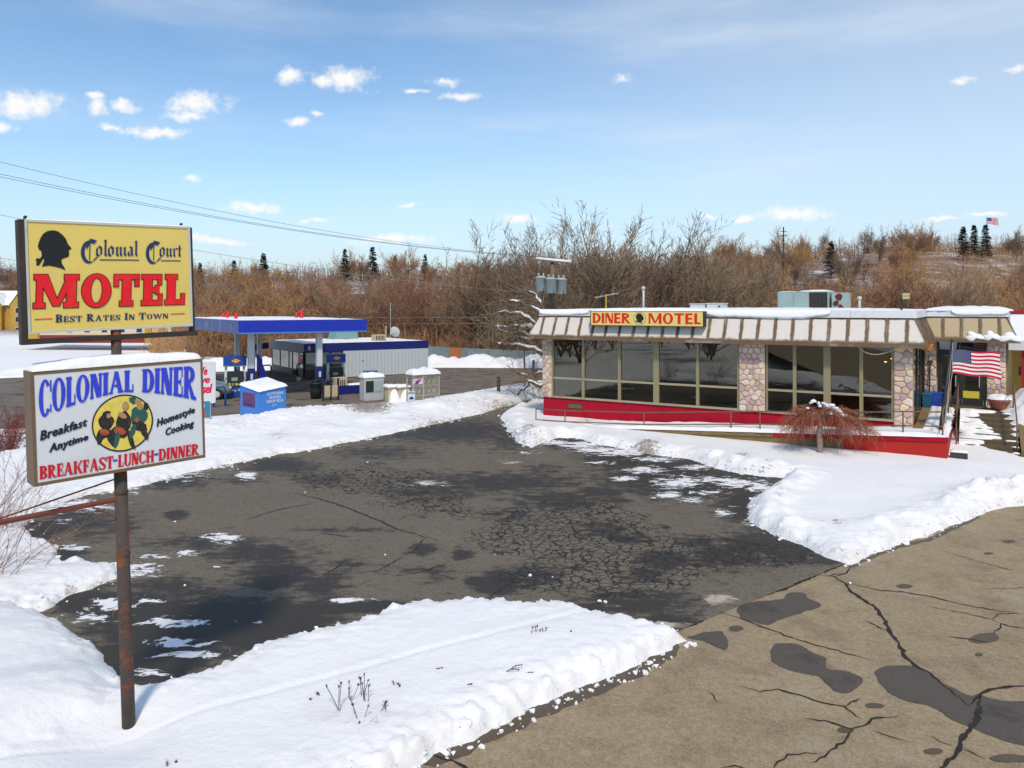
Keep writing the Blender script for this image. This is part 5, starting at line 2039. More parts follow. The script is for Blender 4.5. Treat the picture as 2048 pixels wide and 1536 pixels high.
yr = -1.33
pxs = [1072, 1130, 1288, 1462, 1520, 1683, 1806]
xp = [sF(p, yr) for p in pxs] + [14.12]
zt_ = [.68, .70, .86, 1.12, 1.20, 1.34, 1.50, 1.56]
zl_ = [z - .42 for z in zt_]
zb_ = [-.1, -.1] + [rz(x) - .05 for x in xp[2:]]
railing('ramp_railing', 'long brown pipe railing along the outer edge of the ramp',
        [[(x, yr, z) for x, z in zip(xp, zt_)], [(x, yr, z) for x, z in zip(xp, zl_)]],
        [((x, yr, b), (x, yr, z)) for x, b, z in zip(xp, zb_, zt_)], 'brown pipe railings at the diner entrance')
railing('ramp_railing', 'short brown railing climbing between the ramp and the steps',
        [[(14.12, -1.30, 1.56), (14.14, 1.2, 1.72), (14.16, 4.0, 1.95), (14.16, 4.75, 1.97)], [(14.12, -1.30, 1.12), (14.14, 1.2, 1.28), (14.16, 4.0, 1.52), (14.16, 4.75, 1.53)],
         [(14.40, 4.1, 1.93), (14.40, 1.55, .85)]],
        [((14.13, .6, .8), (14.13, .6, 1.68)), ((14.15, 2.6, .85), (14.15, 2.6, 1.83)), ((14.16, 4.75, .9), (14.16, 4.75, 1.97)), ((14.40, 4.1, .9), (14.40, 4.1, 1.94)), ((14.40, 1.55, -.1), (14.40, 1.55, .86))],
        'brown pipe railings at the diner entrance')
railing('stair_railing', 'single brown handrail on the outer side of the steps',
        [[(16.02, 4.3, 2.0), (16.02, 1.5, 1.02)]], [((16.02, 4.3, .9), (16.02, 4.3, 2.0)), ((16.02, 1.5, -.1), (16.02, 1.5, 1.03))], 'brown pipe railings at the diner entrance')

# flagpole and flag
fb = dworld(14.02, -.32, .80)
ft = Q(1904, 684, fb.y + .05)
fp = empty('flagpole', fb)
tag(fp, 'dark leaning flagpole rising from the corner of the ramp', 'flagpole')
mb = MB()
mb.tube([(0, 0, 0), (ft - fb) * .3, (ft - fb)], [.062, .055, .035], 14)
mb.build('pole', mat('dark_blue_pole', (.018, .024, .04), .45, .2), fp, True)
mb = MB()
mb.lathe([(.01, 0), (.045, .03), (.045, .06), (.01, .1)], 12, tuple(ft - fb))
mb.build('finial', DKMET, fp, True)
h0, h1 = Q(1906, 700, fb.y - .06), Q(1904, 749, fb.y - .06)
mb = MB()
mb.tube([ft - fb, h0 - fb, h1 - fb, Vector((.06, -.1, .12))], .007, 5)
mb.tube([ft - fb + Vector((.0, -.05, 0)), Vector((.05, -.13, .12))], .006, 5)
mb.build('halyard', mat('rope', (.55, .5, .42), .8), fp)


def make_flag(name, label, origin, hoist, fly, ax, nx=40, sag=.10, amp=.05, group=None):
    """origin: upper hoist corner; ax: unit vector of the fly"""
    e = empty(name, origin)
    tag(e, label, 'flag', group)
    side_ = Vector((-ax.y, ax.x, 0))
    R_, Wt, Bl = mat('flag_red', (.50, .008, .04), .8, .08), mat('flag_white', (.72, .70, .68), .8, .04), mat('flag_blue', (.012, .03, .12), .8, .1)

    def pt(u, v, off=0):
        x = u * fly * (1 - .04 * math.sin(u * 5))
        z = -v * hoist - sag * u ** 1.5 * (0.6 + .5 * v) + .02 * math.sin(u * 9 + v)
        y = amp * math.sin(u * 8.5 + v * 1.3) * (.2 + u)
        return ax * x + side_ * (y + off) + Vector((0, 0, z))
    canton_u = .40
    for i in range(13):
        mb = MB()
        v0, v1 = i / 13, (i + 1) / 13
        us = [canton_u + (1 - canton_u) * k / nx for k in range(nx + 1)] if i < 7 else [k / nx for k in range(nx + 1)]
        vs = [pt(u, v0) for u in us] + [pt(u, v1) for u in us]
        mb.add(vs, [(k, k + 1, nx + 2 + k, nx + 1 + k) for k in range(nx)])
        mb.build('stripe', R_ if i % 2 == 0 else Wt, e, True, fixn=False)
    mb = MB()
    n = 16
    vs = [pt(canton_u * k / n, j / 13 * 7 / 7) for j in range(8) for k in range(n + 1)]
    mb.add(vs, [(j * (n + 1) + k, j * (n + 1) + k + 1, (j + 1) * (n + 1) + k + 1, (j + 1) * (n + 1) + k) for j in range(7) for k in range(n)])
    cn = mb.build('canton', Bl, e, True, fixn=False)
    mb = MB()
    for r in range(9):
        for c in range(6 if r % 2 == 0 else 5):
            u = canton_u * ((c + .5) / 6 + (0 if r % 2 == 0 else 1 / 12))
            v = (r + .75) / 9.5 * 7 / 13
            for off in (-.004, .004):
                p = pt(u, v, off)
                s_ = hoist * .024
                pts = []
                for q_ in range(10):
                    rr = s_ if q_ % 2 == 0 else s_ * .45
                    an = math.pi / 2 + q_ * math.pi / 5
                    pts.append(p + ax * rr * math.cos(an) + Vector((0, 0, rr * math.sin(an))))
                mb.add(pts, [tuple(range(10))])
    mb.build('stars', Wt, cn, fixn=False)
    return e


make_flag('flag', 'striped flag with starry blue canton flying from the pole at the ramp', h0, (h0 - h1).length * .98, 1.50, Vector((.995, .10, 0)).normalized(), sag=.16)

# flower pot, bins, shovel by the door
pp = dworld(15.62, 4.75, 1.0)
e = empty('flower_pot', pp)
tag(e, 'round terracotta flower pot heaped with snow beside the entrance', 'flower pot')
mb = MB()
mb.lathe([(.18, 0), (.26, .16), (.33, .33), (.36, .34), (.36, .40), (.30, .40)], 22)
mb.build('pot', mat('terracotta', (.42, .15, .10), .8, .15, 8, .2, 30), e, True)
A, B = np.meshgrid(np.linspace(0, 2 * math.pi, 28), np.linspace(0.02, 1, 8), indexing='ij')
link('snow_cap', grid_mesh('snow_cap', .38 * B * np.cos(A), .38 * B * np.sin(A), .40 + .17 * np.sqrt(1.001 - B ** 2) * (1 + .3 * np.sin(3 * A) * B), SNOW_CAP), e)
for x, y, col, w_, h_, lab in ((13.62, 5.0, (.02, .07, .42), .55, .46, 'bright blue plastic tub beside the stone wall of the entrance'), (13.42, 4.55, (.015, .12, .20), .28, .44, 'teal bin standing against the side windows')):
    o = empty('plastic_bin', dworld(x, y, 1.0), DRZ)
    tag(o, lab, 'bin')
    mb = MB()
    mb.hexa([(-w_ * .42, -.17, 0), (w_ * .42, -.17, 0), (w_ * .42, .17, 0), (-w_ * .42, .17, 0)], [(-w_ / 2, -.22, h_), (w_ / 2, -.22, h_), (w_ / 2, .22, h_), (-w_ / 2, .22, h_)])
    mb.build('body', mat('bin_%d' % int(x * 100), col, .4, .1), o)
    mb = MB()
    mb.bbox(-w_ / 2 - .02, w_ / 2 + .02, -.24, .24, h_ + .001, h_ + .05, .015)
    mb.build('lid', MATS['bin_%d' % int(x * 100)], o)
sh = empty('snow_shovel', dworld(13.46, 5.28, 1.0), DRZ)
tag(sh, 'dark snow shovel leaning on the stone wall of the entrance', 'shovel')
mb = MB()
mb.tube([(0, 0, .4), (.02, .12, 1.55)], .025, 8)
mb.build('handle', DKMET, sh)
mb = MB()
mb.tube([(-.08, .12, 1.58), (.12, .12, 1.58)], .035, 8)
mb.build('grip', DKMET, sh)
mb = MB()
mb.hexa([(-.2, -.1, 0), (.2, -.1, 0), (.2, -.08, 0), (-.2, -.08, 0)], [(-.16, 0, .42), (.16, 0, .42), (.16, .02, .42), (-.16, .02, .42)])
mb.build('blade', DKMET, sh)
# dark block at the foot of the ramp corner
o = empty('stone_block', dworld(14.52, -.95, .05), DRZ)
tag(o, 'dark block with a snowy top at the foot of the ramp corner', 'block')
mb = MB()
mb.bbox(-.22, .22, -.2, .2, -.1, .34, .015)
mb.build('body', mat('dark_block', (.05, .045, .05), .7, .2), o)
snow_slab('snow_cap', o, -.23, .23, -.21, .21, .338, .06, 10, 8, .01, 60)

# string of lights and orange leaves hanging on the eave corner
e = empty('light_string', DA, DRZ)
tag(e, 'thin light cord drooping below the eave beside the end column', 'cord')
mb = MB()
x0_, x1_ = sF(1715, -.42), sF(1798, -.42)
mb.tube([(x0_ + (x1_ - x0_) * k / 12, -.40, 3.36 - .24 * math.sin(math.pi * (k / 12) ** .8)) for k in range(13)], .010, 5)
mb.build('cord', MATS['rope'], e)
LEAF = mat('orange_garland', (.55, .20, .02), .7, .4, 20)
gar = empty('eave_garland', DA, DRZ)
tag(gar, 'orange leafy garland pinned along the eave corner by the entrance', 'garland')
mb = MB()
for i in range(140):
    c = Vector((LEN + random.uniform(.25, .50), -.42 + (i / 140) * 2.6, 3.37 + random.uniform(-.07, .06)))
    a, b = Vector((random.uniform(-1, 1), random.uniform(-1, 1), random.uniform(-1, 1))) * .06, Vector((random.uniform(-1, 1), random.uniform(-1, 1), random.uniform(-1, 1))) * .05
    mb.add([c - a, c + b, c + a, c - b], [(0, 1, 2, 3)])
mb.build('leaves', LEAF, gar, fixn=False)
mb = MB()
mb.tube([(LEN + .4, -.42, 3.37), (LEN + .42, 1, 3.36), (LEN + .42, 2.2, 3.38)], .012, 5)
mb.build('stem', DKMET, gar)

# ------------------------------------------------------------------ things on the diner roof
ACG = mat('pale_green_sheet_metal', (.27, .37, .36), .5, .12, 2, dirt=(.38, .46, .45), dscale=1.2)
ACD = mat('dark_coil', (.03, .028, .025), .7, .4, 20)
RUSTY = mat('rust_patch', (.10, .025, .015), .9, .4, 10)
yl = 5.6
ax0, ax1, ax2 = sF(1555, yl), sF(1657, yl), sF(1692, yl)
e = empty('rooftop_unit', dworld(ax0, yl, ROOF), DRZ)
tag(e, 'large pale green air handling unit on the diner roof', 'air unit')
hz1 = zF(1600, 583, yl) - ROOF
L1, L2 = ax1 - ax0, ax2 - ax0
mb = MB()
mb.bbox(0, L1, 0, 1.6, 0, hz1, .015)
mb.build('cabinet', ACG, e)
for a, b in ((.02, L1 * .31), (L1 * .33, L1 * .62)):
    mb = MB()
    mb.bbox(a, b, -.02, .03, .06, hz1 - .05, .01)
    mb.build('access_panel', ACG, e)
mb = MB()
mb.box(L1 * .63, L1 * .98, -.012, .02, .05, hz1 - .04)
g = mb.build('coil', ACD, e)
for i in range(5):
    mb = MB()
    x = L1 * .65 + i * L1 * .075
    mb.box(x, x + .02, -.03, -.013, .07, hz1 - .06)
    mb.build('fin', DKMET, g)
mb = MB()
mb.bbox(L1 + .08, L2, .2, 1.3, 0, hz1 - .06, .015)
mb.build('duct', ACG, e)
mb = MB()
for cx_, cz_, r_ in ((L1 + .35, hz1 * .68, .16), (L1 + .25, hz1 * .35, .13), (L1 + .42, hz1 * .15, .12)):
    mb.add([(cx_ + r_ * math.cos(a) * random.uniform(.7, 1.1), .19 - cz_ * .002, cz_ + r_ * math.sin(a) * random.uniform(.7, 1.1)) for a in np.linspace(0, 2 * math.pi, 12, endpoint=False)], [tuple(range(12))])
mb.build('rust_patch', RUSTY, e)
snow_slab('snow_cap', e, .0, L1 * .3, .0, 1.6, hz1 - .005, .035, 16, 8, .02, 62)
snow_slab('snow_cap', e, L1 * .42, L1, .0, 1.6, hz1 - .005, .08, 16, 8, .02, 63)
VENTM = mat('white_vent_box', (.55, .57, .57), .6, .08, 3, dirt=(.4, .4, .4))
for pa, pb, pt_, lab in ((1380, 1410, 607, 'smaller white vent box on the diner roof behind the board sign'), (1413, 1447, 606, 'white vent box with a knob nearest the green roof unit')):
    y_ = 6.0
    a, b = sF(pa, y_), sF(pb, y_)
    o = empty('roof_vent', dworld(a, y_, ROOF), DRZ)
    tag(o, lab, 'vent')
    h_ = zF(pa, pt_, y_) - ROOF
    mb = MB()
    mb.bbox(0, b - a, 0, .6, 0, h_ - .04, .02)
    mb.build('body', VENTM, o)
    mb = MB()
    mb.bbox(-.03, b - a + .03, -.03, .63, h_ - .038, h_, .012)
    mb.build('lid', VENTM, o)
    if pa > 1411:
        mb = MB()
        mb.tube([((b - a) * .75, 0.0, h_ * .5), ((b - a) * .75, -.05, h_ * .5)], .04, 10)
        mb.build('knob', DKMET, o)
# antenna
o = empty('roof_antenna', dworld(sF(1212, 3), 3, ROOF), DRZ)
tag(o, 'yellow mast with a thin television aerial on the diner roof', 'antenna')
hh = zF(1212, 589, 3) - ROOF
mb = MB()
mb.tube([(0, 0, 0), (0, 0, hh)], .035, 8)
mb.build('mast', mat('yellow_mast', (.45, .28, .03), .6, .2), o)
mb = MB()
mb.tube([(-.5, 0, hh - .13), (.55, 0, hh + .05)], .012, 6)
mb.build('boom', ALU, o)
for i in range(4):
    mb = MB()
    x = -.4 + i * .27
    mb.tube([(x, -.3, hh - .1 + i * .045), (x, .3, hh - .1 + i * .045)], .006, 5)
    mb.build('element', ALU, o)
for px, pt_, lab, y_ in ((1287, 574, 'tall grey vent pipe on the diner roof near the board sign', 4.0), (1719, 594, 'grey vent pipe on the diner roof beside the green unit', 5.0)):
    o = empty('vent_pipe', dworld(sF(px, y_), y_, ROOF - .05), DRZ)
    tag(o, lab, 'pipe')
    h_ = zF(px, pt_, y_) - ROOF + .05
    mb = MB()
    mb.tube([(0, 0, 0), (0, 0, h_)], .045, 10)
    mb.build('pipe', ALU, o, True)
    mb = MB()
    mb.tube([(0, 0, h_ - .1), (0, 0, h_ + .02)], .075, 10)
    mb.build('cap', ALU, o, True)
o = empty('roof_floodlight', dworld(sF(1803, .3), .3, ROOF - .03), DRZ)
tag(o, 'small twin floodlight on a dark post at the roof corner', 'floodlight')
h_ = zF(1803, 600, .3) - ROOF
mb = MB()
mb.tube([(0, 0, 0), (0, 0, h_ + .05), (.05, 0, h_ + .12)], .03, 8)
mb.build('post', DKMET, o)
for k in range(2):
    mb = MB()
    mb.bbox(.03, .23, -.10, .02, h_ + .06 + k * .10, h_ + .145 + k * .10, .01)
    mb.build('lamp_head', mat('lamp_glass', (.5, .48, .25), .4, .1), o)

# motel wing beyond the diner
wing = empty('motel_wing', dworld(16.3, 13.0), DRZ)
tag(wing, 'yellow sided motel wing with dark red posts behind the entrance snow heap', 'building')
YSID = mat('yellow_siding', (.50, .33, .07), .7, .1, 3)
DRED = mat('dark_red_post', (.28, .008, .02), .6, .12)
mb = MB()
mb.box(0, 12, 1.2, 7, -.5, 3.0)
mb.build('wall', YSID, wing)
for i in range(22):
    mb = MB()
    mb.box(0, 12, 1.185, 1.2, .2 + i * .125, .30 + i * .125)
    mb.build('siding_board', YSID, wing)
mb = MB()
mb.box(.25, 12, 1.15, 1.184, 1.55, 1.95)
mb.build('dark_band', mat('brown_band', (.12, .07, .03), .7), wing)
for i in range(8):
    mb = MB()
    mb.box(.30 + i * .5, .44 + i * .5, -.1, .04, -.5, 2.75)
    mb.build('post', DRED, wing)
mb = MB()
mb.box(-.3, 12.5, -.35, 7.3, 2.75, 3.16)
mb.build('eave', mat('white_eave', (.62, .64, .66), .5, .05), wing)
mb = MB()
mb.hexa([(-.25, -.3, 3.161), (12.4, -.3, 3.161), (12.4, 7.2, 3.161), (-.25, 7.2, 3.161)], [(-.1, 3.2, 4.3), (12.4, 3.2, 4.3), (12.4, 3.6, 4.3), (-.1, 3.6, 4.3)])
mb.build('roof', SNOW_CAP, wing)
mb = MB()
mb.box(-.2, 12.4, 3.1, 3.7, 4.301, 4.48)
mb.build('ridge_board', DRED, wing)

# ------------------------------------------------------------------ fuel station
GRZ = math.radians(34)
GU, GB = Vector((math.cos(GRZ), math.sin(GRZ), 0)), Vector((-math.sin(GRZ), math.cos(GRZ), 0))
CBLUE = mat('canopy_blue', (.010, .030, .40), .45, .08, 1, spec=.4)
CBLUE_REFLECT = mat('canopy_blue_reflections', (.020, .075, .30), .4, .1, 1, dirt=(.10, .25, .48), dirt_amt=.7, dscale=1.0)  # pale reflections on the canopy's left side painted into the colour
NVY = mat('store_navy', (.008, .016, .15), .5, .08, 1)
SLATE = mat('store_slate', (.055, .075, .13), .5, .08, 1)
WHT = mat('white_column', (.55, .60, .64), .5, .08, 2)
GRYW = mat('grey_siding', (.52, .57, .61), .55, .05, 1.5)
PBLUE = mat('pump_blue', (.010, .060, .30), .4, .1)
PDARK = mat('pump_dark', (.02, .03, .032), .5, .3, 8)
YEL = mat('logo_yellow', (.85, .60, .02), .5, .05)
LRED = mat('logo_red', (.65, .02, .04), .5, .05)
BEIGE = mat('beige_cabinet', (.50, .42, .27), .6, .1)
TEAL = mat('teal_plastic', (.18, .32, .32), .6, .15)
CONC = mat('pale_concrete', (.40, .37, .32), .85, .12, 4, .3, 40)
LBLUE = mat('blue_pipe', (.02, .12, .36), .45, .1)
REDP = mat('red_plastic', (.55, .01, .03), .5, .1)
SGLASS = glass('store_glass', (.38, .44, .42), 2.1)

canopy = empty('fuel_canopy', (-15.68, 43.0, GAS_Z), GRZ)
tag(canopy, 'wide blue fuel station canopy on white columns', 'canopy')
CW, CD, ZB, ZT = 7.83, 16.0, 3.88, 4.66
mb = MB()
mb.box(.05, CW - .05, .05, CD - .05, ZB + .04, ZT - .12)
mb.build('deck', WHT, canopy)
mb = MB()
mb.box(0, CW, 0, .05, ZB, ZT)
mb.build('fascia', CBLUE, canopy)
mb = MB()
mb.box(0, .05, .052, CD, ZB, ZT)
mb.build('fascia', CBLUE_REFLECT, canopy)
mb = MB()
mb.box(CW - .05, CW, .052, CD, ZB, ZT)
mb.build('fascia', WHT, canopy)
mb = MB()
mb.box(-.01, CW + .01, -.012, -.001, ZB - .01, ZB + .07)
mb.build('light_strip', mat('strip_blue', (.06, .22, .55), .4, .1), canopy)
snow_slab('snow_blanket', canopy, .04, CW + .12, .03, CD, ZT - .06, .13, 60, 30, .05, 70)


def clocal(p):
    r = Vector(p) - Vector((-15.68, 43.0, GAS_Z))
    return r.dot(GU), r.dot(GB)


for px, dep, wd in ((502, 44.9, .34), (638, 46.6, .34), (474, 51.5, .3), (519, 53.0, .3)):
    x, y = clocal(Q(px, 700, dep))
    mb = MB()
    mb.bbox(x - wd / 2, x + wd / 2, y - wd / 2, y + wd / 2, 1.75, ZB + .05, .02)
    c = mb.build('column', WHT, canopy)
    mb = MB()
    mb.bbox(x - wd / 2 - .015, x + wd / 2 + .015, y - wd / 2 - .015, y + wd / 2 + .015, -.02, 1.75, .02)
    mb.build('column_wrap', NVY, c)
    mb = MB()
    mb.box(x - .08, x + .06, y - wd / 2 - .03, y - wd / 2 - .016, 1.1, 1.45)
    mb.build('notice', WHT, c)
x, y = clocal(Q(515, 700, 45.6))
mb = MB()
mb.prism([(x - .15, .35), (x + .25, .35), (x + .55, 1.25), (x + .10, 2.5), (x - .1, 2.6), (x + .15, 1.3)], y - .06, y + .06)
mb.build('diagonal_banner', CBLUE, canopy)
for px, py, dep, hh, lab in ((447, 630, 53, .36, 'leftmost small red roof pylon on the canopy'), (455, 633, 51, .5, 'tall red roof pylon second on the canopy'), (472, 637, 47.5, .4, 'red roof pylon above the canopy corner'),
                             (593, 636, 49.5, .42, 'round red roof pylon on the middle of the canopy'), (603, 640, 48.5, .6, 'tallest red roof pylon on the canopy')):
    b = Q(px, py, dep)
    b.z = GAS_Z + ZT - .02
    o = empty('roof_pylon', b)
    tag(o, lab, 'pylon', 'red pylons on the canopy roof')
    mb = MB()
    mb.lathe([(.16, 0), (.16, .04), (.11, .06), (.10, hh), (.05, hh + .05)], 12)
    mb.build('body', REDP, o, True)
    mb = MB()
    mb.tube([(0, 0, hh), (0, 0, hh + .25)], .012, 5)
    mb.build('rod', DKMET, o)


def logo(parent, cx, cz, w, y):
    h = w * .42
    mb = MB()
    mb.add([(cx - w * .55, y, cz), (cx - w * .2, y, cz - h * .62), (cx, y, cz - h * .55), (cx + w * .42, y, cz - h * .8), (cx + w * .2, y, cz - h * .3), (cx + w * .55, y, cz), (cx + w * .2, y, cz + h * .62), (cx, y, cz + h * .55), (cx - w * .42, y, cz + h * .8), (cx - w * .2, y, cz + h * .3)], [tuple(range(10))])
    mb.build('logo_arrow', LRED, parent)
    mb = MB()
    mb.add([(cx - w * .5, y - .004, cz), (cx, y - .004, cz - h * .55), (cx + w * .5, y - .004, cz), (cx, y - .004, cz + h * .55)], [(0, 1, 2, 3)])
    mb.build('logo_diamond', YEL, parent)
    mb = MB()
    font_plate(mb, 'SUNOCO', [Vector((cx - w * .30, cz - h * .12)), Vector((cx + w * .30, cz - h * .12)), Vector((cx + w * .30, cz + h * .14)), Vector((cx - w * .30, cz + h * .14))], y - .007, bold=.03)
    mb.build('lettering', NVY, parent)


def pump(px, py, label, s=1.0, rz_=.35, base_text=True):
    p = P(px, py, GAS_Z)
    o = empty('fuel_pump', p, rz_)
    tag(o, label, 'fuel pump', 'fuel pumps under the canopy')
    mb = MB()
    mb.bbox(-.62 * s, .62 * s, -.3, .3, 0, .62 * s, .02)
    b = mb.build('base', PBLUE, o)
    if base_text:
        mb = MB()
        font_plate(mb, 'ultra 93', [Vector((-.4 * s, .36 * s)), Vector((.4 * s, .36 * s)), Vector((.4 * s, .52 * s)), Vector((-.4 * s, .52 * s))], -.306, bold=.02)
        mb.build('lettering', WHT, b)
    mb = MB()
    mb.bbox(-.45 * s, .5 * s, -.27, .27, .62 * s, 1.55 * s, .02)
    bd = mb.build('body', PDARK, o)
    for i in range(4):
        mb = MB()
        mb.box((-.36 + i * .2) * s, (-.24 + i * .2) * s, -.29, -.275, .72 * s, .86 * s)
        mb.build('grade_button', [YEL, TEAL, YEL, mat('orange_button', (.6, .2, .02), .5)][i], bd)
    mb = MB()
    mb.box(-.2 * s, .15 * s, -.285, -.272, 1.0 * s, 1.2 * s)
    mb.build('display', mat('lcd', (.30, .34, .26), .4), bd)
    for sx in (-1, 1):
        mb = MB()
        mb.hexa([((sx * .54 - .09) * s, -.25, .60 * s), ((sx * .54 + .09) * s, -.25, .60 * s), ((sx * .54 + .09) * s, .25, .60 * s), ((sx * .54 - .09) * s, .25, .60 * s)],
                [((sx * .50 - .07) * s, -.2, 1.95 * s), ((sx * .50 + .07) * s, -.2, 1.95 * s), ((sx * .50 + .07) * s, .2, 1.95 * s), ((sx * .50 - .07) * s, .2, 1.95 * s)])
        mb.build('upright', WHT, o)
        mb = MB()
        mb.tube([(sx * .50 * s, -.3, 1.25 * s), (sx * .62 * s, -.42, .9 * s), (sx * .60 * s, -.38, .3 * s), (sx * .52 * s, -.32, .75 * s)], .018, 6)
        mb.build('hose', BLACK, o)
    mb = MB()
    n = 10
    lo = [(-.66 * s + 1.32 * s * k / n, -.33 - .06 * math.sin(math.pi * k / n)) for k in range(n + 1)]
    vs = [(a, b_, 1.92 * s) for a, b_ in lo] + [(a, b_, 2.48 * s) for a, b_ in lo] + [(a, .3, 1.92 * s) for a, b_ in lo] + [(a, .3, 2.48 * s) for a, b_ in lo]
    m_ = n + 1
    fs = [(k, k + 1, m_ + k + 1, m_ + k) for k in range(n)] + [(m_ + k, m_ + k + 1, 3 * m_ + k + 1, 3 * m_ + k) for k in range(n)] + [(k + 1, k, 2 * m_ + k, 2 * m_ + k + 1) for k in range(n)]
    fs += [(0, m_, 3 * m_, 2 * m_), (n, 2 * m_ + n, 3 * m_ + n, m_ + n)]
    mb.add(vs, fs)
    tp = mb.build('topper', PBLUE, o)
    logo(tp, .05, 2.2 * s, .5 * s, -.40)
    mb = MB()
    mb.box(-.66 * s, .66 * s, -.37, .3, 1.86 * s, 1.918 * s)
    mb.build('topper_trim', TEAL, tp)


pump(470, 794, 'fuel pump with yellow diamond logo beside the donation box', 1.0)
pump(671, 778, 'fuel pump standing behind the front canopy column', 0.94)
pump(741, 792, 'low fuel pump half hidden behind the ploughed snow ridge', 0.62, base_text=False)

# store
store = empty('station_store', Vector((-15.47, 55.9, GAS_Z)), GRZ)
tag(store, 'flat roofed station store with navy fascia and grey siding', 'store')
SL, SD, SH, SFZ = 10.28, 8.4, 2.70, 2.06


def stx(px):
    k = (px - CX) / F
    return (k * 55.9 + 15.47) / (GU.x - k * GU.y)


def sty(px):
    k = (px - CX) / F
    return (k * 55.9 + 15.47) / (GB.x - k * GB.y)


mb = MB()
mb.box(.3, SL - .2, .3, SD, .02, SH - .1)
mb.build('wall', SLATE, store)
mb = MB()
mb.box(-.06, SL + .05, -.06, 0.0, SFZ, SH)
mb.build('fascia', NVY, store)
mb = MB()
mb.box(-.06, 0.0, .001, SD + .05, SFZ, SH)
mb.build('fascia', SLATE, store)
mb = MB()
mb.box(0, SL, 0, SD, SH - .12, SH - .06)
mb.build('roof', CONC, store)
snow_slab('snow_blanket', store, -.05, SL + .04, -.05, SD, SH - .06, .12, 50, 30, .04, 71)
# siding: ribbed sheet
xs = stx(686)
mb = MB()
n = int((SL - xs) / .10)
for i in range(n):
    a, b = xs + (SL - xs) * i / n, xs + (SL - xs) * (i + 1) / n
    yy0 = -.10 if i % 3 else -.088
    mb.box(a, b - (0.0 if i % 3 else .015), yy0, .1, .05, SFZ - .001)
mb.build('siding', GRYW, store)
mb = MB()
mb.tube([(stx(725), -.12, 1.25), (stx(725), -.06, 1.25)], .05, 8)
mb.build('hose_bib', DKMET, store)
# glazing on the long side
wins = [(.05, stx(632)), (stx(634), stx(660)), (stx(662), xs - .02)]
for a, b in wins:
    mb = MB()
    mb.box(a, a + .06, -.03, .05, .05, SFZ)
    mb.box(b - .06, b, -.03, .05, .05, SFZ)
    mb.box(a + .06, b - .06, -.028, .048, .05, .75)
    mb.box(a + .06, b - .06, -.028, .048, SFZ - .06, SFZ)
    w_ = mb.build('window', DKMET, store)
    mb = MB()
    mb.box(a + .06, b - .06, .0, .008, .75, SFZ - .06)
    mb.build('pane', SGLASS, w_)
mb = MB()
a = stx(618)
font_plate(mb, 'Ice', [Vector((a, 1.45)), Vector((a + .8, 1.45)), Vector((a + .8, 1.75)), Vector((a, 1.75))], -.035, bold=.01, shear=.2)
mb.build('lettering', mat('aqua_letter', (.3, .6, .6), .5), store)
# glazing and door on the short side
ys = [sty(607), sty(598), sty(585), sty(578), sty(560.5), sty(544)]
names = ['side_light', 'door', 'side_light', 'window', 'window']
for i in range(5):
    a, b = ys[i], ys[i + 1]
    mb = MB()
    mb.box(-.03, .05, a, a + .07, .05, SFZ)
    mb.box(-.03, .05, b - .07, b, .05, SFZ)
    mb.box(-.028, .048, a + .07, b - .07, SFZ - .1, SFZ)
    zlow = .05 if names[i] == 'door' else .55
    mb.box(-.028, .048, a + .07, b - .07, .05, zlow + .12)
    w_ = mb.build(names[i], DKMET, store)
    mb = MB()
    mb.box(.0, .008, a + .07, b - .07, zlow + .12, SFZ - .1)
    mb.build('pane', SGLASS, w_)
    if names[i] == 'door':
        mb = MB()
        mb.tube([(-.07, a + .2, .9), (-.07, a + .2, 1.3)], .02, 6)
        mb.build('handle', ALU, w_)
    if i == 0:
        for z_, m_ in ((1.75, TEAL), (1.5, LRED), (1.3, mat('magenta_poster', (.5, .02, .3), .5))):
            mb = MB()
            mb.box(-.045, -.032, a + .1, b - .1, z_ - .11, z_ + .08)
            mb.build('poster', m_, w_)
mb = MB()
mb.box(-1.6, -.1, -.6, SD, -.02, .14)
mb.build('walkway', mat('brown_walk', (.12, .075, .045), .85, .2, 2), store)
mb = MB()
mb.bbox(stx(615), stx(620), -.12, -.061, 2.2, 2.5, .01)
mb.build('wall_lamp', mat('cream_lamp', (.6, .5, .3), .5), store)
# on the store roof
o = empty('roof_air_conditioner', store.location + GU * stx(757) + GB * .7 + Vector((0, 0, SH)), GRZ)
tag(o, 'beige slatted air conditioner on the store roof', 'air conditioner')
mb = MB()
mb.bbox(0, 1.0, 0, .7, 0, .52, .02)
mb.build('cabinet', BEIGE, o)
for i in range(6):
    mb = MB()
    mb.box(.1 + i * .13, .16 + i * .13, -.015, -.001, .08, .44)
    mb.build('slat', DKMET, o)
o = empty('roof_hatch', store.location + GU * 4.2 + GB * 4.8 + Vector((0, 0, SH)), GRZ)
tag(o, 'pale teal sloped hatch box on the store roof', 'hatch')
mb = MB()
mb.hexa([(0, 0, 0), (2.0, 0, 0), (2.0, 1.8, 0), (0, 1.8, 0)], [(.25, .15, .95), (2.0, .15, 1.15), (2.0, 1.7, 1.15), (.25, 1.7, .95)])
mb.build('cover', TEAL, o)
mb = MB()
mb.box(-.06, 2.06, -.06, 1.86, -.04, .05)
mb.build('kerb', CONC, o)
o = empty('satellite_dish', store.location + GU * stx(795) + GB * 2.2 + Vector((0, 0, SH)), GRZ)
tag(o, 'grey satellite dish beside a mast on the store roof', 'dish')
mb = MB()
mb.tube([(0, 0, 0), (0, 0, 1.2)], .035, 8)
mb.build('mast', ALU, o)
mb = MB()
mb.tube([(.45, .1, 0), (.45, .1, 3.1)], .018, 6)
mb.build('aerial', ALU, o)
mb = MB()
A, B = np.meshgrid(np.linspace(0, 2 * math.pi, 21), np.linspace(0.02, 1, 6), indexing='ij')
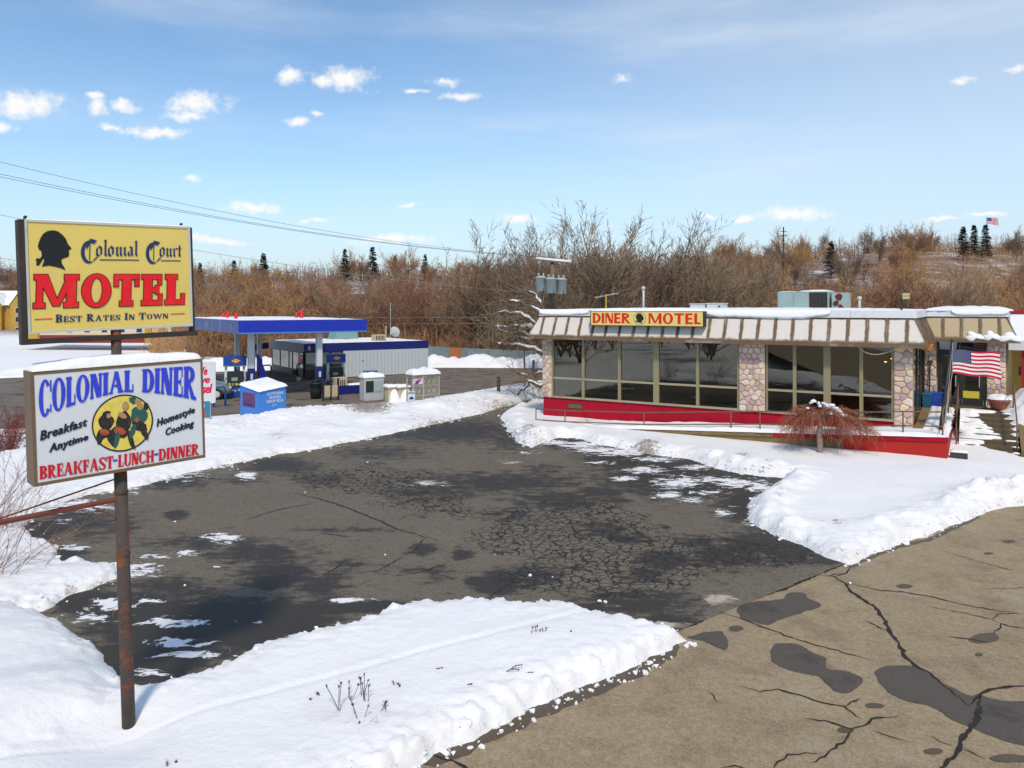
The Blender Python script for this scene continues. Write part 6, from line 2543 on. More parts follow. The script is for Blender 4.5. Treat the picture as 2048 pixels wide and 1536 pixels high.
dm = grid_mesh('reflector', .45 * B * np.cos(A), .12 * B ** 2, .45 * B * np.sin(A), ALU)
dd = link('reflector', dm, o, (.75, 0, .65))
dd.rotation_euler = (.3, 0, -.9)
mb = MB()
mb.tube([(.4, .1, .55), (.75, 0, .65)], .03, 6)
mb.tube([(.75, 0, .6), (1.05, -.45, .75)], .015, 6)
mb.build('feed_arm', ALU, o)


def on_gas(name, px, py, label, cat, group=None, rz_=GRZ):
    return tag(empty(name, P(px, py, GAS_Z), rz_), label, cat, group)


# trash can, air/vac post and boxes by the pumps
o = on_gas('trash_can', 632, 797, 'dark round trash can at the foot of the canopy column', 'trash can')
mb = MB()
mb.lathe([(.30, 0), (.36, .5), (.36, .85), (.38, .86), (.38, .93), (.30, .98)], 16)
mb.build('drum', mat('dark_green_bin', (.012, .022, .022), .5), o, True)
mb = MB()
mb.lathe([(.28, .981), (.24, 1.1), (.1, 1.16)], 14)
mb.build('dome_lid', BLACK, o, True)
o = on_gas('paper_bucket', 597, 764, 'small tan bucket outside the store door', 'bucket')
mb = MB()
mb.lathe([(.12, 0), (.16, .32), (.15, .34)], 12)
mb.build('body', BEIGE, o, True)
o = on_gas('window_wash_rack', 662, 800, 'dark rack with pale panels beside the front column', 'rack')
for i in range(3):
    mb = MB()
    mb.box(-.5 + i * .45, -.44 + i * .45, -.1, .1, 0, 1.25)
    mb.build('upright', DKMET, o)
for i in range(2):
    mb = MB()
    mb.bbox(-.43 + i * .45, -.02 + i * .45 - .04, -.06, .06, .2, .85, .01)
    mb.build('panel', BEIGE, o)
o = on_gas('air_machine', 681, 788, 'cream slatted air machine cabinet near the grey siding', 'cabinet')
mb = MB()
mb.bbox(-.4, .35, -.25, .25, 0, 1.05, .02)
mb.build('cabinet', BEIGE, o)
for i in range(4):
    mb = MB()
    mb.box(-.25 + i * .13, -.2 + i * .13, -.27, -.251, .35, .9)
    mb.build('slot', DKMET, o)
mb = MB()
mb.bbox(-.5, 2.2, -.35, .35, -.02, .55, .02)
mb.build('plinth', NVY, o)
snow_slab('snow_cap', o, .4, 2.2, -.35, .35, .54, .10, 20, 8, .03, 72)
o = on_gas('ice_chest', 743, 800, 'wide glass fronted ice chest under a thick snow cap', 'ice chest')
mb = MB()
mb.bbox(-.6, .62, -.35, .35, 0, 1.35, .03)
mb.build('cabinet', mat('ice_cabinet', (.45, .47, .47), .5, .1), o)
mb = MB()
mb.bbox(-.5, -.02, -.38, -.351, .5, 1.15, .01)
mb.build('door', PDARK, o)
mb = MB()
mb.bbox(.05, .52, -.38, -.351, .5, 1.15, .01)
mb.build('door', mat('pale_door', (.35, .42, .42), .5), o)
snow_slab('snow_cap', o, -.66, .68, -.4, .4, 1.34, .26, 24, 12, .02, 73, p=5)
for px, lab in ((781, 'narrow snow capped concrete pier beside the ice chest'), (804, 'wide snow capped concrete pier drifted with snow by the gas cage')):
    o = on_gas('concrete_pier', px, 806, lab, 'pier', 'concrete piers by the gas cage')
    w_ = .25 if px < 790 else .33
    mb = MB()
    mb.bbox(-w_, w_, -.28, .28, -.2, .85, .03)
    mb.build('body', BEIGE, o)
    mb = MB()
    mb.bbox(-w_ - .06, w_ + .06, -.34, .34, .851, .93, .02)
    mb.build('cap', BEIGE, o)
    snow_slab('snow_cap', o, -w_ - .08, w_ + .08, -.36, .36, .925, .16, 16, 10, .02, 74, p=4)
    A, B = np.meshgrid(np.linspace(0, 2 * math.pi, 24), np.linspace(0.03, 1, 9), indexing='ij')
    link('snow_drift', grid_mesh('snow_drift', w_ * .45 + B * np.cos(A) * (w_ + .12), -.34 + B * np.sin(A) * .42, -.15 + .88 * np.sqrt(1.001 - B ** 2) * (1 + .12 * np.sin(3 * A)), SNOW_CAP), o)
# gas bottle cage
o = on_gas('gas_bottle_cage', 846, 812, 'wire cage of gas bottles with a thick snow cap', 'cage')
cwid, chgt = .78, 1.78
WIRE = mat('cage_wire', (.42, .38, .32), .6, .15)
for x in (-cwid, -.18, cwid):
    for y in (-.38, .38):
        mb = MB()
        mb.box(x - .03, x + .03, y - .03, y + .03, 0, chgt)
        mb.build('post', WIRE, o)
for z in (.08, .62, 1.15, 1.70):
    mb = MB()
    mb.box(-cwid, cwid, -.40, -.36, z, z + .05)
    mb.box(-cwid, cwid, -.35, .38, z, z + .02)
    mb.build('shelf', WIRE, o)
mb = MB()
for i in range(24):
    x = -cwid + i * 2 * cwid / 23
    mb.box(x - .006, x + .006, -.412, -.402, .05, chgt - .05)
for i in range(22):
    z = .08 + i * .078
    mb.box(-cwid, cwid, -.412, -.402, z, z + .010)
mb.build('wire_mesh', WIRE, o)
GASB = mat('gas_bottle', (.50, .48, .44), .5, .1)
for zi in range(3):
    for xi in range(5):
        mb = MB()
        mb.lathe([(.10, 0), (.135, .03), (.135, .27), (.10, .34), (.05, .36), (.05, .42)], 12, (-.60 + xi * .29, -.12, .12 + zi * .53))
        mb.build('gas_bottle', GASB, o, True)
mb = MB()
mb.box(-cwid - .02, -.22, -.43, -.42, 1.25, 1.55)
pl = mb.build('plate', WHT, o)
mb = MB()
mb.add([(-cwid + .05, -.432, 1.42), (-.5, -.432, 1.32), (-.28, -.432, 1.5), (-.45, -.432, 1.53)], [(0, 1, 2, 3)])
mb.build('red_mark', LRED, pl)
mb = MB()
mb.add([(-cwid + .02, -.434, 1.27), (-.55, -.434, 1.27), (-.42, -.434, 1.38), (-.6, -.434, 1.42)], [(0, 1, 2, 3)])
mb.build('blue_mark', PBLUE, pl)
snow_slab('snow_cap', o, -cwid - .08, cwid + .1, -.5, .48, chgt - .02, .30, 26, 14, .02, 75, p=5)
bx_ = P(823, 806, -.2)
o = tag(empty('small_notice', bx_, .15), 'small white notice with blue print in front of the gas cage', 'sign')
mb = MB()
mb.box(-.17, .17, -.01, .01, .1, .58)
b = mb.build('board', WHT, o)
mb = MB()
font_plate(mb, 'PROPANE', [Vector((-.15, .46)), Vector((.15, .46)), Vector((.15, .54)), Vector((-.15, .54))], -.0125, bold=.03)
mb.add([(-.1, -.0125, .18), (.1, -.0125, .18), (.12, -.0125, .24), (.02, -.0125, .34), (-.04, -.0125, .3), (-.12, -.0125, .25)], [tuple(range(6))])
mb.build('print', NVY, b)
mb = MB()
mb.box(-.02, .02, .011, .03, -.2, .5)
mb.build('stake', DKMET, o)

# blue hoop rails, green planter
for px, py, h_, w_, lab in ((439, 813, 1.05, .34, 'blue steel hoop rail in front of the first pump'), (534, 752, .85, .36, 'small blue hoop rail at the corner of the store')):
    o = on_gas('hoop_rail', px, py, lab, 'rail', 'blue hoop rails on the forecourt', .9)
    mb = MB()
    mb.tube([(-w_, 0, -.1), (-w_, 0, h_ - .1), (-w_ + .08, 0, h_), (w_ - .08, 0, h_), (w_, 0, h_ - .1), (w_, 0, -.1)], .055, 8)
    mb.build('hoop', LBLUE, o, True)
    for sx in (-1, 1):
        mb = MB()
        mb.lathe([(.10, -.02), (.10, .03)], 10, (sx * w_, 0, 0))
        mb.build('foot', LBLUE, o)
o = on_gas('green_planter', 424, 797, 'low bright green tub behind the diesel sign', 'tub')
mb = MB()
mb.lathe([(.36, -.05), (.42, .30), (.46, .34), (.44, .38), (.3, .38)], 16)
mb.build('tub', mat('bright_green', (.10, .30, .02), .5, .2, 8), o, True)
snow_slab('snow_cap', o, -.35, .35, -.35, .35, .375, .08, 12, 10, .02, 76)

# diesel sign and price sign
z_ = 0.0
p = Q(401, 760, 33.0)
o = tag(empty('diesel_sign', Vector((p.x, 33.0, -.3)), .25), 'white rounded panel with red diesel lettering half behind the diner sign', 'sign')
k = 33.0 / F
x0_, x1_ = -.7, .62
zt_s, zb_s = CAMZ - (724 - YH) * k + .3, CAMZ - (807 - YH) * k + .3
mb = MB()
r = .08
poly = []
for cx_, cz_, a0 in ((x1_ - r, zb_s + r, -90), (x1_ - r, zt_s - r, 0), (x0_ + r, zt_s - r, 90), (x0_ + r, zb_s + r, 180)):
    for i in range(5):
        a = math.radians(a0 + i * 22.5)
        poly.append((cx_ + r * math.cos(a), cz_ + r * math.sin(a)))
mb.prism(poly, 0, .08)
b = mb.build('panel', mat('diesel_panel', (.60, .62, .62), .5, .04), o)
H_ = zt_s - zb_s
for s_, v0, v1, u0, u1 in (('We', .66, .86, -.15, .28), ('have', .46, .64, -.35, .38), ('Diesel', .22, .44, -.42, .48)):
    mb = MB()
    font_plate(mb, s_, [Vector((u0, zb_s + v0 * H_)), Vector((u1, zb_s + (v0 + .03) * H_)), Vector((u1, zb_s + (v1 + .03) * H_)), Vector((u0, zb_s + v1 * H_))], -.004, bold=.04, shear=.25)
    mb.build('lettering', mat('diesel_red', (.60, .006, .05), .5), b)
for x in (x0_ + .25, x1_ - .25):
    mb = MB()
    mb.box(x - .03, x + .03, .081, .14, -.4, zt_s - .1)
    mb.build('post', ALU, o)
p = Q(406, 830, 29.0)
o = tag(empty('price_board', Vector((p.x, 29.0, 0)), .2), 'small blue and red price board half hidden behind the diner sign', 'sign')
k = 29.0 / F
zt_s, zb_s = CAMZ - (803 - YH) * k, CAMZ - (836 - YH) * k
mb = MB()
mb.box(-.55, .25, 0, .06, zb_s, zt_s)
b = mb.build('board', mat('price_blue', (.03, .18, .34), .5, .1), o)
mb = MB()
mb.box(-.4, .08, -.006, -.001, zb_s + .04, zb_s + .32)
mb.build('red_panel', mat('price_red', (.55, .05, .02), .5, .3, 9), b)
mb = MB()
font_plate(mb, '3.60', [Vector((-.35, zt_s - .26)), Vector((.06, zt_s - .26)), Vector((.06, zt_s - .08)), Vector((-.35, zt_s - .08))], -.004, bold=.02)
mb.build('lettering', WHT, b)
mb = MB()
mb.box(-.5, .22, 0, .05, zb_s - .26, zb_s - .002)
b2 = mb.build('lower_plate', WHT, o)
mb = MB()
font_plate(mb, '60', [Vector((-.1, zb_s - .22)), Vector((.18, zb_s - .22)), Vector((.18, zb_s - .05)), Vector((-.1, zb_s - .05))], -.004)
mb.build('lettering', DKMET, b2)
mb = MB()
mb.box(-.2, -.12, .061, .12, -.3, zt_s)
mb.build('post', ALU, o)

# donation box
dbp = P(518, 841, .14)
dz = .0
o = tag(empty('donation_box', Vector((dbp.x, dbp.y, 0)), math.radians(50)), 'bright blue clothing and shoe drop box standing in the snow', 'drop box')
DBL = mat('donation_blue', (.045, .20, .58), .5, .06, 2)
DW, DD, DH, DH2 = 1.22, 1.38, 1.42, 1.62
mb = MB()
mb.add([(0, 0, -.1), (DW, 0, -.1), (DW, DD, -.1), (0, DD, -.1), (0, 0, DH - .14), (DW, 0, DH), (DW, DD, DH2), (0, DD, DH2 - .1)],
       [(0, 3, 2, 1), (0, 1, 5, 4), (1, 2, 6, 5), (2, 3, 7, 6), (3, 0, 4, 7), (4, 5, 6, 7)])
b = mb.build('body', DBL, o)
for i, (s_, u0, u1) in enumerate((('CLOTHING', .28, .90), ('SHOES', .38, .80), ('DROP BOX', .28, .90), ('Jxsl', .48, .64))):
    mb = MB()
    zz = 1.10 - i * .155
    h_ = .115 if i < 3 else .10
    font_plate(mb, s_, [Vector((u0 * DW, zz)), Vector((u1 * DW, zz)), Vector((u1 * DW, zz + h_)), Vector((u0 * DW, zz + h_))], -.006, bold=.02 if i < 3 else .0, spacing=1.08)
    mb.build('lettering', WHT, b)
mb = MB()
mb.box(-.012, -.002, DD * .22, DD * .86, .62, 1.16)
ps = mb.build('poster', mat('poster_purple', (.10, .03, .12), .5, .4, 12, dirt=(.45, .06, .12), dirt_amt=.9, dscale=14), b)
mb = MB()
mb.box(-.016, -.0125, DD * .3, DD * .78, .66, .74)
mb.build('poster_band', NVY, ps)
mb = MB()
mb.bbox(-.02, .001, DD * .16, DD * .92, 1.19, 1.24, .005)
mb.build('chute_lip', DBL, b)
A, B = np.meshgrid(np.linspace(0, 1, 22), np.linspace(0, 1, 22), indexing='ij')
pr = np.sqrt(np.clip(1 - np.maximum(np.abs(2 * A - 1), np.abs(2 * B - 1)) ** 6, 0, 1))
X = -.06 + A * (DW + .12)
Y = -.07 + B * (DD + .12)
Zr = (DH - .14) + A * .14 + B * (DH2 - DH)
link('snow_cap', grid_mesh('snow_cap', X, Y, Zr - .01 + .14 * pr * (1 + .3 * fbm(X, Y, 2, 2, 3)), SNOW_CAP), b)

# parked car behind the diesel sign
cp = P(392, 797, GAS_Z)
car = tag(empty('parked_car', cp, math.radians(12)), 'grey green sedan parked by the pumps behind the diesel sign', 'car')
CARP = mat('car_paint', (.16, .20, .20), .3, .06, coat=.5)
prof = [(-2.1, .35), (-2.15, .75), (-1.9, .92), (-1.2, .98), (-.65, 1.42), (.35, 1.44), (1.05, 1.0), (1.75, .88), (2.05, .70), (2.08, .38)]
mb = MB()
ny = 6
rows = []
for j in range(ny + 1):
    v = j / ny * 2 - 1
    row = []
    for (x, z) in prof:
        tuck = max(0, z - .9) / .55
        row.append((x * (1 - .03 * abs(v) ** 3), v * (.86 - .22 * tuck), z - .05 * abs(v) ** 4))
    rows.append(row)
vs = [p_ for r_ in rows for p_ in r_]
m_ = len(prof)
fs = [(j * m_ + i, j * m_ + i + 1, (j + 1) * m_ + i + 1, (j + 1) * m_ + i) for j in range(ny) for i in range(m_ - 1)]
fs += [tuple(range(m_)), tuple(range(ny * m_ + m_ - 1, ny * m_ - 1, -1))] + [((j + 1) * m_, j * m_, j * m_ + m_ - 1, (j + 1) * m_ + m_ - 1) for j in range(ny)]
mb.add(vs, fs)
cb = mb.build('body', CARP, car, True)
mb = MB()
mb.add([(-1.02, -.80, 1.0), (-.60, -.67, 1.36), (.28, -.67, 1.38), (.86, -.80, 1.0)], [(0, 1, 2, 3)])
mb.build('side_window', PDARK, cb)
mb = MB()
mb.add([(.42, -.60, 1.40), (1.02, -.74, 1.03), (1.02, .74, 1.03), (.42, .60, 1.40)], [(0, 1, 2, 3)])
ws = mb.build('windscreen', PDARK, cb)
ws.location = (.02, 0, .02)
for wx in (-1.35, 1.3):
    for wy in (-.80, .80):
        mb = MB()
        mb.tube([(wx, wy - .1, .32), (wx, wy + .1, .32)], .32, 18)
        w_ = mb.build('wheel', BLACK, car)
        mb = MB()
        mb.tube([(wx, wy - .115, .32), (wx, wy + .115, .32)], .19, 12)
        mb.build('rim', ALU, w_)
for wy in (-.6, .6):
    mb = MB()
    mb.bbox(1.98, 2.09, wy - .17, wy + .17, .62, .76, .02)
    mb.build('headlight', WHT, cb)

# fence behind the store, with an orange sheet
FEN = mat('blue_grey_sheet', (.17, .25, .28), .6, .12, 3, obj_var=.1)
fen = tag(empty('sheet_fence', Q(852, 700, 74.0)), 'blue grey sheet fence with one rusty orange panel behind the road', 'fence')
f0 = Q(852, 700, 74.0)
edges = list(np.linspace(852, 900, 4)) + [922] + list(np.linspace(936, 1110, 9))
for i in range(len(edges) - 1):
    a, b = edges[i], edges[i + 1]
    dep = 74 - i * .35
    xa, xb = (a - CX) / F * dep, (b - CX) / F * dep
    zt2 = CAMZ - (692.5 + i * .9 - YH) / F * dep
    mb = MB()
    n = 8
    for k in range(n):
        u0, u1 = xa + (xb - xa) * k / n, xa + (xb - xa) * (k + 1) / n
        mb.box(u0 - f0.x, u1 - f0.x - .02, dep - 74 + (.04 if k % 2 else 0), dep - 74 + .12, -1.2 - f0.z, zt2 - f0.z)
    mb.build('sheet', mat('rust_sheet', (.40, .13, .04), .7, .2, 2) if 899 < a < 921 else FEN, fen)
for px, py, pt2, m, lab, nm in ((997, 790, 755, RUST, 'short rusty steel post in the snow beside the diner', 'steel_post'), (1067, 738, 721, LBLUE, 'small blue hydrant marker post in the far snow', 'marker_post')):
    p = P(px, py, .2 if px < 1000 else -.6)
    h_ = (py - pt2) / F * p.y
    o = tag(empty(nm, p), lab, 'post')
    mb = MB()
    mb.tube([(0, 0, -.4), (0, 0, h_)], .09 if px < 1000 else .12, 10)
    mb.build('shaft', m, o)
    mb = MB()
    mb.lathe([(.10, h_), (.08, h_ + .04), (.02, h_ + .05)], 10)
    mb.build('cap', m, o)

# ------------------------------------------------------------------ buildings far behind the tall sign
HY = mat('ochre_wall', (.46, .28, .05), .8, .1, .5)
HC = mat('cream_wall', (.62, .50, .32), .8, .08, .5)
HR = mat('barn_red', (.22, .03, .025), .8, .1, .5)
hd = 150.0
h0_ = Vector(((-150 - CX) / F * hd, hd, -1.1))
hotel = tag(empty('gabled_hotel', h0_, math.radians(8)), 'ochre hotel with snowy gables far beyond the tall sign', 'building')
Lh = 20.5
mb = MB()
mb.box(0, Lh, 0, 10, -.5, 6.2)
mb.build('wall', HY, hotel)
mb = MB()
mb.hexa([(-.4, -.6, 6.201), (Lh + .4, -.6, 6.201), (Lh + .4, 10.6, 6.201), (-.4, 10.6, 6.201)], [(-.4, 5, 9.2), (Lh + .4, 5, 9.2), (Lh + .4, 5.2, 9.2), (-.4, 5.2, 9.2)])
mb.build('roof', SNOW_CAP, hotel)
for gx in (3.0, 8.2, 13.2, 17.6):
    mb = MB()
    mb.prism([(gx - 1.4, 0), (gx + 1.4, 0), (gx + 1.4, 6.2), (gx, 8.2), (gx - 1.4, 6.2)], -1.0, 0.0)
    g = mb.build('gable_bay', HY, hotel)
    mb = MB()
    mb.prism([(gx - 1.7, 6.0), (gx, 8.5), (gx + 1.7, 6.0), (gx + 1.7, 6.25), (gx, 8.8), (gx - 1.7, 6.25)], -1.2, 3.0)
    mb.build('gable_roof', SNOW_CAP, g)
    for zz in (1.0, 3.2, 5.0):
        mb = MB()
        mb.box(gx - .5, gx + .5, -1.03, -1.0, zz - .5, zz + .7)
        w_ = mb.build('window', WHT, hotel)
        mb = MB()
        mb.box(gx - .4, gx + .4, -1.05, -1.031, zz - .4, zz + .6)
        mb.build('pane', PDARK, w_)
hd = 118.0
h1_ = Vector(((46 - CX) / F * hd, hd, -.6))
lodge = tag(empty('long_lodge', h1_, math.radians(2)), 'long cream building with dark red foot seen below the yellow panel', 'building')
Ll = (338 - 46) / F * hd
mb = MB()
mb.box(0, Ll, 0, 8, .4, 3.2)
mb.build('wall', HC, lodge)
mb = MB()
mb.box(2.6, Ll - 3.0, -.08, .0, -.4, .85)
mb.build('red_foot', HR, lodge)
for a, b in ((0, 2.5), (Ll - 4.0, Ll - 3.0), (Ll - 2, Ll - 1)):
    mb = MB()
    mb.box(a, b, -.3, -.081, -.4, 2.6)
    mb.build('ochre_bay', HY, lodge)
mb = MB()
mb.hexa([(-.4, -.5, 3.201), (Ll + .4, -.5, 3.201), (Ll + .4, 8.5, 3.201), (-.4, 8.5, 3.201)], [(1, 4, 4.6), (Ll - 1, 4, 4.6), (Ll - 1, 4.2, 4.6), (1, 4.2, 4.6)])
mb.build('roof', SNOW_CAP, lodge)
for i in range(6):
    x = 4 + i * 2.7
    mb = MB()
    mb.box(x, x + 1.0, -.04, .0, 1.2, 2.4)
    w_ = mb.build('window', WHT, lodge)
    mb = MB()
    mb.box(x + .08, x + .92, -.06, -.041, 1.28, 2.32)
    mb.build('pane', PDARK, w_)

# pale blue flag banners by the far columns
for px, py0, py1, dep, lab in ((385, 708, 727, 60, 'tilted dark blue banner left of the canopy'), (524, 685, 700, 58, 'small blue banner box on the far canopy column')):
    p = Q(px, (py0 + py1) / 2, dep)
    o = tag(empty('blue_banner', Vector((p.x, dep, GAS_Z)), .3), lab, 'banner', 'blue banners around the canopy')
    zc = p.z - GAS_Z
    hh = (py1 - py0) / F * dep / 2
    mb = MB()
    mb.prism([(-.5, zc - hh), (.5, zc - hh * .6), (.5, zc + hh), (-.5, zc + hh * .6)], -.03, .03)
    mb.build('cloth', NVY, o)
    mb = MB()
    mb.tube([(-.55, 0, 0), (-.55, 0, zc + hh + .4)], .06, 8)
    mb.build('pole', WHT, o)

# ------------------------------------------------------------------ trees
def seg_mesh(name, segs, sides, m, extra=None, smooth=False):
    """segs: list of (p0, p1, r0, r1); sides 2 gives a ribbon, 3 or more a prism"""
    p0 = np.array([s[0] for s in segs], float)
    p1 = np.array([s[1] for s in segs], float)
    r0 = np.array([s[2] for s in segs])[:, None]
    r1 = np.array([s[3] for s in segs])[:, None]
    d = p1 - p0
    d /= np.linalg.norm(d, axis=1, keepdims=True) + 1e-9
    rv = rng.normal(size=d.shape)
    a = np.cross(d, rv)
    a /= np.linalg.norm(a, axis=1, keepdims=True) + 1e-9
    b = np.cross(d, a)
    n = len(segs)
    if sides == 2:
        V = np.stack([p0 - a * r0, p0 + a * r0, p1 + a * r1, p1 - a * r1], 1)
        base_ = np.arange(n)[:, None] * 4
        Fq = base_ + np.array([[0, 1, 2, 3]])
        per = 4
    else:
        ring0 = [p0 + (a * math.cos(2 * math.pi * k / sides) + b * math.sin(2 * math.pi * k / sides)) * r0 for k in range(sides)]
        ring1 = [p1 + (a * math.cos(2 * math.pi * k / sides) + b * math.sin(2 * math.pi * k / sides)) * r1 for k in range(sides)]
        V = np.stack(ring0 + ring1, 1)
        base_ = np.arange(n)[:, None, None] * 2 * sides
        q = np.array([[k, (k + 1) % sides, sides + (k + 1) % sides, sides + k] for k in range(sides)])[None]
        Fq = (base_ + q).reshape(-1, 4)
    V = V.reshape(-1, 3)
    if extra is not None and len(extra):
        Vb = len(V)
        E = np.array(extra)          # k x 4 x 3 quads
        V = np.concatenate([V, E.reshape(-1, 3)])
        Fq = np.concatenate([Fq, Vb + np.arange(len(E) * 4).reshape(-1, 4)])
    me = bpy.data.meshes.new(name)
    me.vertices.add(len(V))
    me.vertices.foreach_set('co', V.astype(np.float32).ravel())
    me.loops.add(len(Fq) * 4)
    me.loops.foreach_set('vertex_index', Fq.astype(np.int32).ravel())
    me.polygons.add(len(Fq))
    me.polygons.foreach_set('loop_start', np.arange(0, len(Fq) * 4, 4, dtype=np.int32))
    me.polygons.foreach_set('loop_total', np.full(len(Fq), 4, dtype=np.int32))
    if smooth:
        me.polygons.foreach_set('use_smooth', np.ones(len(Fq), bool))
    me.update(calc_edges=True)
    me.materials.append(m)
    return me


def rot_about(v, ax, a):
    return Matrix.Rotation(a, 3, ax) @ v


def grow_tree(seed, H, trunks=1, lean=.15, spread=.75, n1=9, n2=7, n3=5, trunk_frac=.55, up=.35, tw=.012, twl=.05, start=.25, rscale=1.0):
    """returns thick and thin segments of a bare tree of height about H"""
    R = random.Random(seed)
    thick, thin = [], []

    def path(p, d, L, r, n, wob, upk, taper=.45):
        pts = [(p.copy(), r)]
        for i in range(n):
            d = (d + Vector((R.gauss(0, wob), R.gauss(0, wob), R.gauss(0, wob) + upk))).normalized()
            p = p + d * (L / n)
            pts.append((p.copy(), r * (1 - (1 - taper) * (i + 1) / n)))
        return pts, d

    def side_dir(d, ang):
        o = d.orthogonal().normalized()
        o = rot_about(o, d, R.uniform(0, 2 * math.pi))
        return (d * math.cos(ang) + o * math.sin(ang)).normalized()

    for tnum in range(trunks):
        d0 = Vector((R.gauss(0, lean), R.gauss(0, lean), 1)).normalized()
        if trunks > 1:
            a = 2 * math.pi * tnum / trunks + R.uniform(0, 1)
            d0 = Vector((math.cos(a) * .35, math.sin(a) * .35, 1)).normalized()
        r0 = H * .016 * rscale / (trunks ** .4)
        tp, td = path(Vector((0, 0, -.6)), d0, H * trunk_frac * R.uniform(.85, 1.1), r0, 6, .07, .02, .4)
        for (a, ra), (b, rb) in zip(tp[:-1], tp[1:]):
            thick.append((a, b, ra, rb))
        kids = []
        for k in range(n1):
            t = start + (1 - start) * (k + R.random()) / n1
            i = min(int(t * 6), 5)
            f = t * 6 - i
            kids.append((tp[i][0].lerp(tp[i + 1][0], f), tp[i][1] * .62, (tp[i + 1][0] - tp[i][0]).normalized(), H * .42 * (1.15 - .5 * t) * R.uniform(.7, 1.15)))
        kids.append((tp[-1][0], tp[-1][1], td, H * .40))
        for (p, r, d, L) in kids:
            bp, bd = path(p, side_dir(d, spread * R.uniform(.55, 1.15)), L, r, 5, .085, up * .30, .3)
            for (a, ra), (b, rb) in zip(bp[:-1], bp[1:]):
                thick.append((a, b, ra, rb))
            for k in range(n2):
                t = .2 + .8 * (k + R.random()) / n2
                i = min(int(t * 5), 4)
                q = bp[i][0].lerp(bp[i + 1][0], t * 5 - i)
                d2 = side_dir((bp[i + 1][0] - bp[i][0]).normalized(), .7 * R.uniform(.5, 1.2))
                L2 = L * .46 * R.uniform(.6, 1.2) * (1.15 - .4 * t)
                sp_, sd_ = path(q, d2, L2, max(bp[i][1] * .5, tw * 1.3), 3, .10, up * .35, .5)
                for (a, ra), (b, rb) in zip(sp_[:-1], sp_[1:]):
                    thin.append((a, b, ra, rb))
                for k3 in range(n3):
                    t3 = .15 + .85 * (k3 + R.random()) / n3
                    i3 = min(int(t3 * 3), 2)
                    q3 = sp_[i3][0].lerp(sp_[i3 + 1][0], t3 * 3 - i3)
                    d3 = side_dir((sp_[i3 + 1][0] - sp_[i3][0]).normalized(), .65 * R.uniform(.5, 1.3))
                    L3 = max(L2 * .5, H * twl) * R.uniform(.5, 1.2)
                    e1 = q3 + d3 * L3 * .5
                    d4 = (d3 + Vector((R.gauss(0, .25), R.gauss(0, .25), R.gauss(0, .2) + up * .3))).normalized()
                    e2 = e1 + d4 * L3 * .5
                    thin.append((q3, e1, tw, tw * .8))
                    thin.append((e1, e2, tw * .8, tw * .4))
                    for _ in range(2):
                        d5 = side_dir(d4, .6)
                        qq = q3.lerp(e2, R.uniform(.3, .9))
                        thin.append((qq, qq + d5 * L3 * .45, tw * .7, tw * .35))
    return thick, thin


def twig_leaves(thin, n, size, seed, zmin=0.0):
    R = random.Random(seed)
    out = []
    for _ in range(n):
        a, b, _, _ = thin[R.randrange(len(thin))]
        c = a.lerp(b, R.random())
        if c.z < zmin:
            continue
        u = Vector((R.gauss(0, 1), R.gauss(0, 1), R.gauss(0, 1))).normalized() * size * R.uniform(.5, 1.2)
        v = Vector((R.gauss(0, 1), R.gauss(0, 1), R.gauss(0, 1))).normalized() * size * R.uniform(.4, .9)
        out.append([c, c + u * .5 + v * .5, c + u, c + u * .5 - v * .5])
    return out


BARK = mat('grey_brown_bark', (.16, .115, .078), .9, .25, 3, obj_var=.18)
TWIG_R = mat('russet_twigs', (.30, .17, .10), .9, .2, 1.5, obj_var=.22)
TWIG_O = mat('orange_brown_twigs', (.40, .215, .095), .9, .2, 1.5, obj_var=.2)
TWIG_G = mat('grey_twigs', (.24, .168, .112), .9, .2, 1.5, obj_var=.2)
NEEDLE = mat('dark_needles', (.036, .050, .030), .9, .3, 1.5, obj_var=.2)

TREES = {}


def tree_kind(key, m_twig, leaves=0, lsize=.1, **kw):
    th, tn = grow_tree(**kw)
    f = kw['H'] / max(s_[1].z for s_ in tn)
    th = [(a * f, b * f, c, d) for a, b, c, d in th]
    tn = [(a * f, b * f, c, d) for a, b, c, d in tn]
    tm = seg_mesh('trunk', th, 5, BARK)
    ex = twig_leaves(tn, leaves, lsize, kw['seed']) if leaves else None
    cm = seg_mesh('crown', tn, 2, m_twig, ex)
    TREES.setdefault(key, []).append((tm, cm))


for s in range(4):
    tree_kind('tall', TWIG_G, seed=100 + s, H=14, trunks=1 + (s % 2), lean=.10, spread=.62, n1=12, n2=9, n3=7, trunk_frac=.42, up=.5, tw=.024, start=.22, leaves=500, lsize=.16)
for s in range(4):
    tree_kind('russet', TWIG_R, seed=200 + s, H=10, trunks=2 + (s % 2), lean=.16, spread=.7, n1=9, n2=9, n3=7, trunk_frac=.45, up=.45, tw=.022, start=.15, leaves=350, lsize=.15)
for s in range(3):
    tree_kind('orange', TWIG_O, seed=300 + s, H=9, trunks=3, lean=.2, spread=.75, n1=8, n2=9, n3=6, trunk_frac=.4, up=.4, tw=.018, start=.1, leaves=1500, lsize=.16)
for s in range(3):
    tree_kind('brush', TWIG_R, seed=400 + s, H=4.5, trunks=5, lean=.3, spread=.7, n1=5, n2=6, n3=5, trunk_frac=.4, up=.3, tw=.014, start=.05, leaves=200, lsize=.11)


